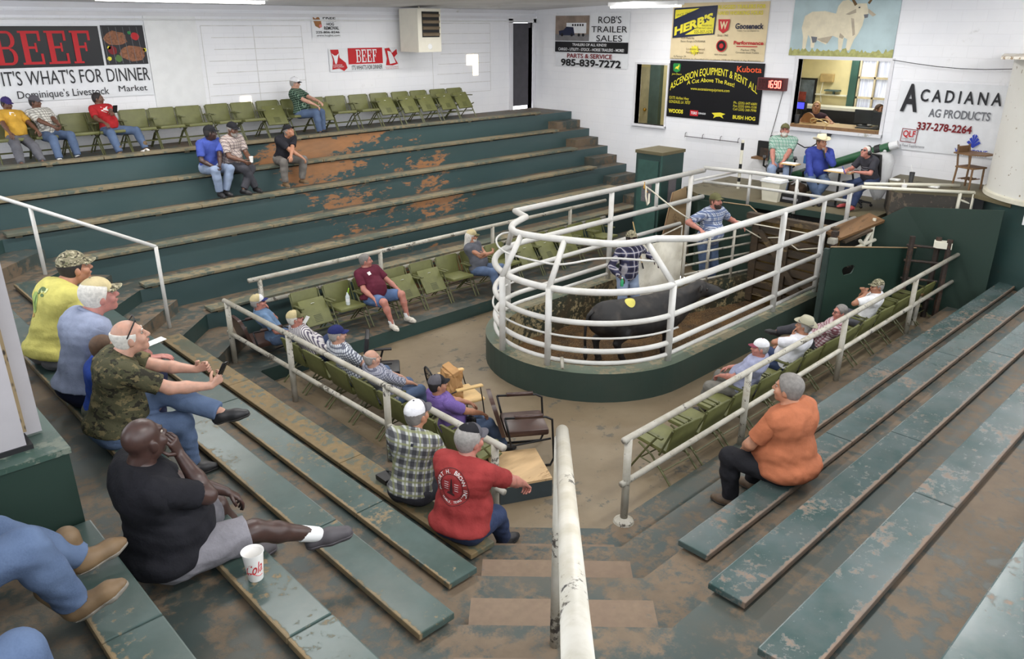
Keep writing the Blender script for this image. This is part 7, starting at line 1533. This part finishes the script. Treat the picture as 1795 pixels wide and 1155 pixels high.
cu = held('cup', 'small white cup in the hands of the bearded person on the far stand', 'cup', i6, 0, (.06, .09, .0), None, None); obj('cup', lathe([(.025, -.03), (.035, .06), (.032, .06), (.022, -.02)], 14), M_cup, cu, smooth='auto'); obj('lid', lathe([(.036, .058), (.036, .066), (.02, .07)], 14), M_cup, cu)
pa = held('paper', 'white slip of paper by the cheek of the person in the striped shirt', 'paper', i11, 0, (.06, .03, .12), None, None, (R(20), R(30), R(20))); obj('sheet', cbox(.07, .004, .11), M_tagw, pa)
pa = held('paper', 'white folded paper in the hands of the person in the light blue shirt', 'paper', i18, 0, (.12, .06, .05), None, None, (R(70), 0, R(20))); obj('sheet', cbox(.2, .004, .14), M_tagw, pa); obj('fold', cbox(.2, .004, .06, trs((0, .01, .08), R(30), 0, 0)), M_tagw, pa)
bo = held('bottle', 'small green bottle in the hand of the person in the dark plaid shirt', 'bottle', i29, 1, (.0, .06, -.08), None, None); obj('bottle', lathe([(.025, -.05), (.027, .03), (.012, .06), (.012, .08)], 14), plain('green_plastic', (60, 160, 110), .3), bo, smooth='auto'); obj('cap', lathe([(.014, .075), (.014, .09)], 12), M_tagw, bo)
mi_ = held('microphone', 'black hand microphone held at the chin under the white cowboy hat', 'microphone', i31, 0, (.03, .08, .03), None, None, (R(-20), 0, 0)); obj('grip', tube([(0, 0, -.12), (0, 0, .02)], [.012, .016], 8), M_black, mi_); obj('head', ball((0, 0, .04), .024, 10, 8), M_meshp, mi_, smooth=True)
pe = held('pen', 'pen in the hand of the person with the headphones', 'pen', i32, 1, (-.04, .09, .0), None, None, (R(-30), 0, 0)); obj('barrel', tube([(0, 0, -.06), (0, 0, .08)], .006, 6), S_blue, pe); obj('tip', tube([(0, 0, -.075), (0, 0, -.06)], [.001, .006], 6), M_black, pe)
hg = held('phone', 'black phone holster at the hip of the person in the purple shirt', 'phone', i14, 1, (.04, -.16, -.04), None, None, (0, 0, R(15))); obj('case', cbox(.035, .12, .10, None, .01), M_phone, hg); obj('flap', cbox(.04, .10, .03, trs((0, 0, .05)), .008), M_black, hg)
st_ = thing('stick', 'thin upright cane held by the person in the dark plaid shirt', 'stick', wpt(i29, i29['wri'][0])); obj('shaft', tube([(-.15, .15, -.05), (-.28, .28, .62)], .008, 6), M_pine, st_); obj('grip', tube([(-.13, .13, -.15), (-.15, .15, -.05)], .011, 6), M_black, st_)
bk = thing('black_box', 'small black case lying on the lowest left bench beside the plaid shirt', 'case', (3.30, 5.06, ZT[1]+.07)); obj('case', cbox(.12, .16, .05, trs((0, 0, .026)), .01), M_black, bk); obj('strap', tube([(.05, -.06, .05), (.05, 0, .07), (.05, .06, .05)], .006, 5), M_black, bk)

# ---------------------------------------------------------------- the black calf
def calf(loc, yaw, s=1.0):
    T = thing('calf', 'black calf with a round yellow sticker on its back standing in the sale ring', 'calf', loc, yaw)
    t = NT('calf_black'); P = t.pos(obj=True); f = t.noise(P, 6, 4); g = t.noise(P, 120, 3)
    t.col(t.mix(t.step(f, .45, .75), lin((30, 29, 30)), lin((58, 52, 48)))); t.rough(.6); t.bump(g, .25, .004); HIDE = t.m
    S = SDF()
    S.ell((-.02, 0, .585), (.66, .245, .265), None, .08).ell((-.50, 0, .64), (.31, .235, .245), None, .08).ell((-.62, 0, .66), (.18, .19, .19), None, .06)
    S.ell((.46, 0, .62), (.30, .215, .285), None, .08).ell((.50, 0, .80), (.24, .11, .10), None, .08).ell((.05, 0, .50), (.5, .22, .21), None, .08)
    S.cone((-.6, 0, .82), (.5, 0, .845), .07, .07, .10)
    S.cone((.60, 0, .70), (.92, -.05, .88), .185, .125, .08).cone((.66, 0, .56), (.80, -.03, .64), .10, .08, .08)
    hx = nv((.98, -.07, .90)); hd = unit((.80, -.46, -.22)); S.cone(hx, hx+hd*.20, .112, .092, .04).cone(hx+hd*.14, hx+hd*.32, .085, .066, .03).ell(hx+hd*.33, (.06, .062, .055), None, .03)
    S.ell(hx+nv((-.02, 0, .075)), (.07, .07, .06), None, .04)
    b = np.cross(hd, (0, 0, 1)); b = unit(b)
    for sg in (-1, 1): S.ell(hx+b*.075*sg+hd*.07+nv((0, 0, .03)), (.032, .032, .026), None, .02)
    legs = [[(-.54, .13, .62, .15), (-.42, .145, .46, .105), (-.62, .135, .315, .052), (-.60, .13, .10, .036), (-.58, .13, .06, .046)],
            [(-.54, -.13, .62, .15), (-.36, -.145, .46, .105), (-.44, -.135, .315, .052), (-.36, -.13, .11, .036), (-.33, -.13, .06, .046)],
            [(.44, .13, .58, .12), (.46, .13, .42, .078), (.55, .125, .27, .048), (.56, .125, .10, .034), (.58, .125, .06, .043)],
            [(.44, -.13, .58, .12), (.42, -.13, .42, .078), (.40, -.125, .27, .048), (.34, -.125, .10, .034), (.35, -.125, .06, .043)]]
    for L in legs:
        for p, q in zip(L, L[1:]): S.cone(p[:3], q[:3], p[3], q[3], .03)
    V, Q = S.mesh(.014, [], 0, .002, 3); V, Q = smooth_mesh(V, Q, 1, .4); npobj('body', [(V, Q)], HIDE, T)
    HOOF = plain('hoof', (44, 40, 38), .4)
    for L in legs:
        x, y, z, r = L[-1]; obj('hoof', lathe([(.052, 0), (.045, .055), (.03, .06)], 12, trs((x+.012, y, 0))), HOOF, T, smooth='auto')
    for sg in (-1, 1):
        e0 = hx+b*.09*sg+nv((-.02, 0, .05)); e1 = e0+b*.17*sg+nv((-.02, 0, .01)); m = (e0+e1)/2; X = unit(e1-e0); Z = unit(np.cross(X, hd)); Y = np.cross(Z, X); E = SDF().ell(m, (.095, .022, .055), np.stack([X, Y, Z], 1), .01); V, Q = E.mesh(.008); npobj('ear', [(V, Q)], HIDE, T)
        obj('eye', ball(tuple(hx+b*.097*sg+hd*.07+nv((0, 0, .035))), .018, 10, 8), M_iris, T, smooth=True)
    tl = [(-.76, 0, .80), (-.83, .01, .74), (-.86, .02, .58), (-.86, .03, .40), (-.85, .03, .28)]
    tp = obj('tail', tube(tl, [.035, .028, .022, .020, .02], 8), HIDE, T, smooth=True); obj('switch', tube([(-.85, .03, .30), (-.85, .03, .22), (-.84, .03, .12), (-.835, .03, .06)], [.02, .034, .028, .006], 8), HIDE, tp, smooth=True)
    bv = BVHTree.FromPolygons([Vector(v) for v in child(T, 'body').data.vertices[0:0]] or [v.co for v in child(T, 'body').data.vertices], [tuple(p.vertices) for p in child(T, 'body').data.polygons])
    v2, f2 = fdisc(-.22, -.07, .08, .055, 24, 6); vv = []
    for x, y in v2: h = bv.ray_cast(Vector((x, y, 2)), Vector((0, 0, -1)), 3); vv.append(tuple(h[0]+Vector((0, 0, .006))))
    obj('sticker', (vv, f2), plain('sticker_yellow', (206, 196, 92), .5), T)
    nose = hx+hd*.385; obj('muzzle', ball(tuple(nose-hd*.02), (.045, .05, .04), 12, 8), plain('muzzle_grey', (54, 48, 48), .35), T, smooth=True)
    T.scale = (s, s, s); return T
calf((8.80, 6.45, -.14), R(-19), 1.05)
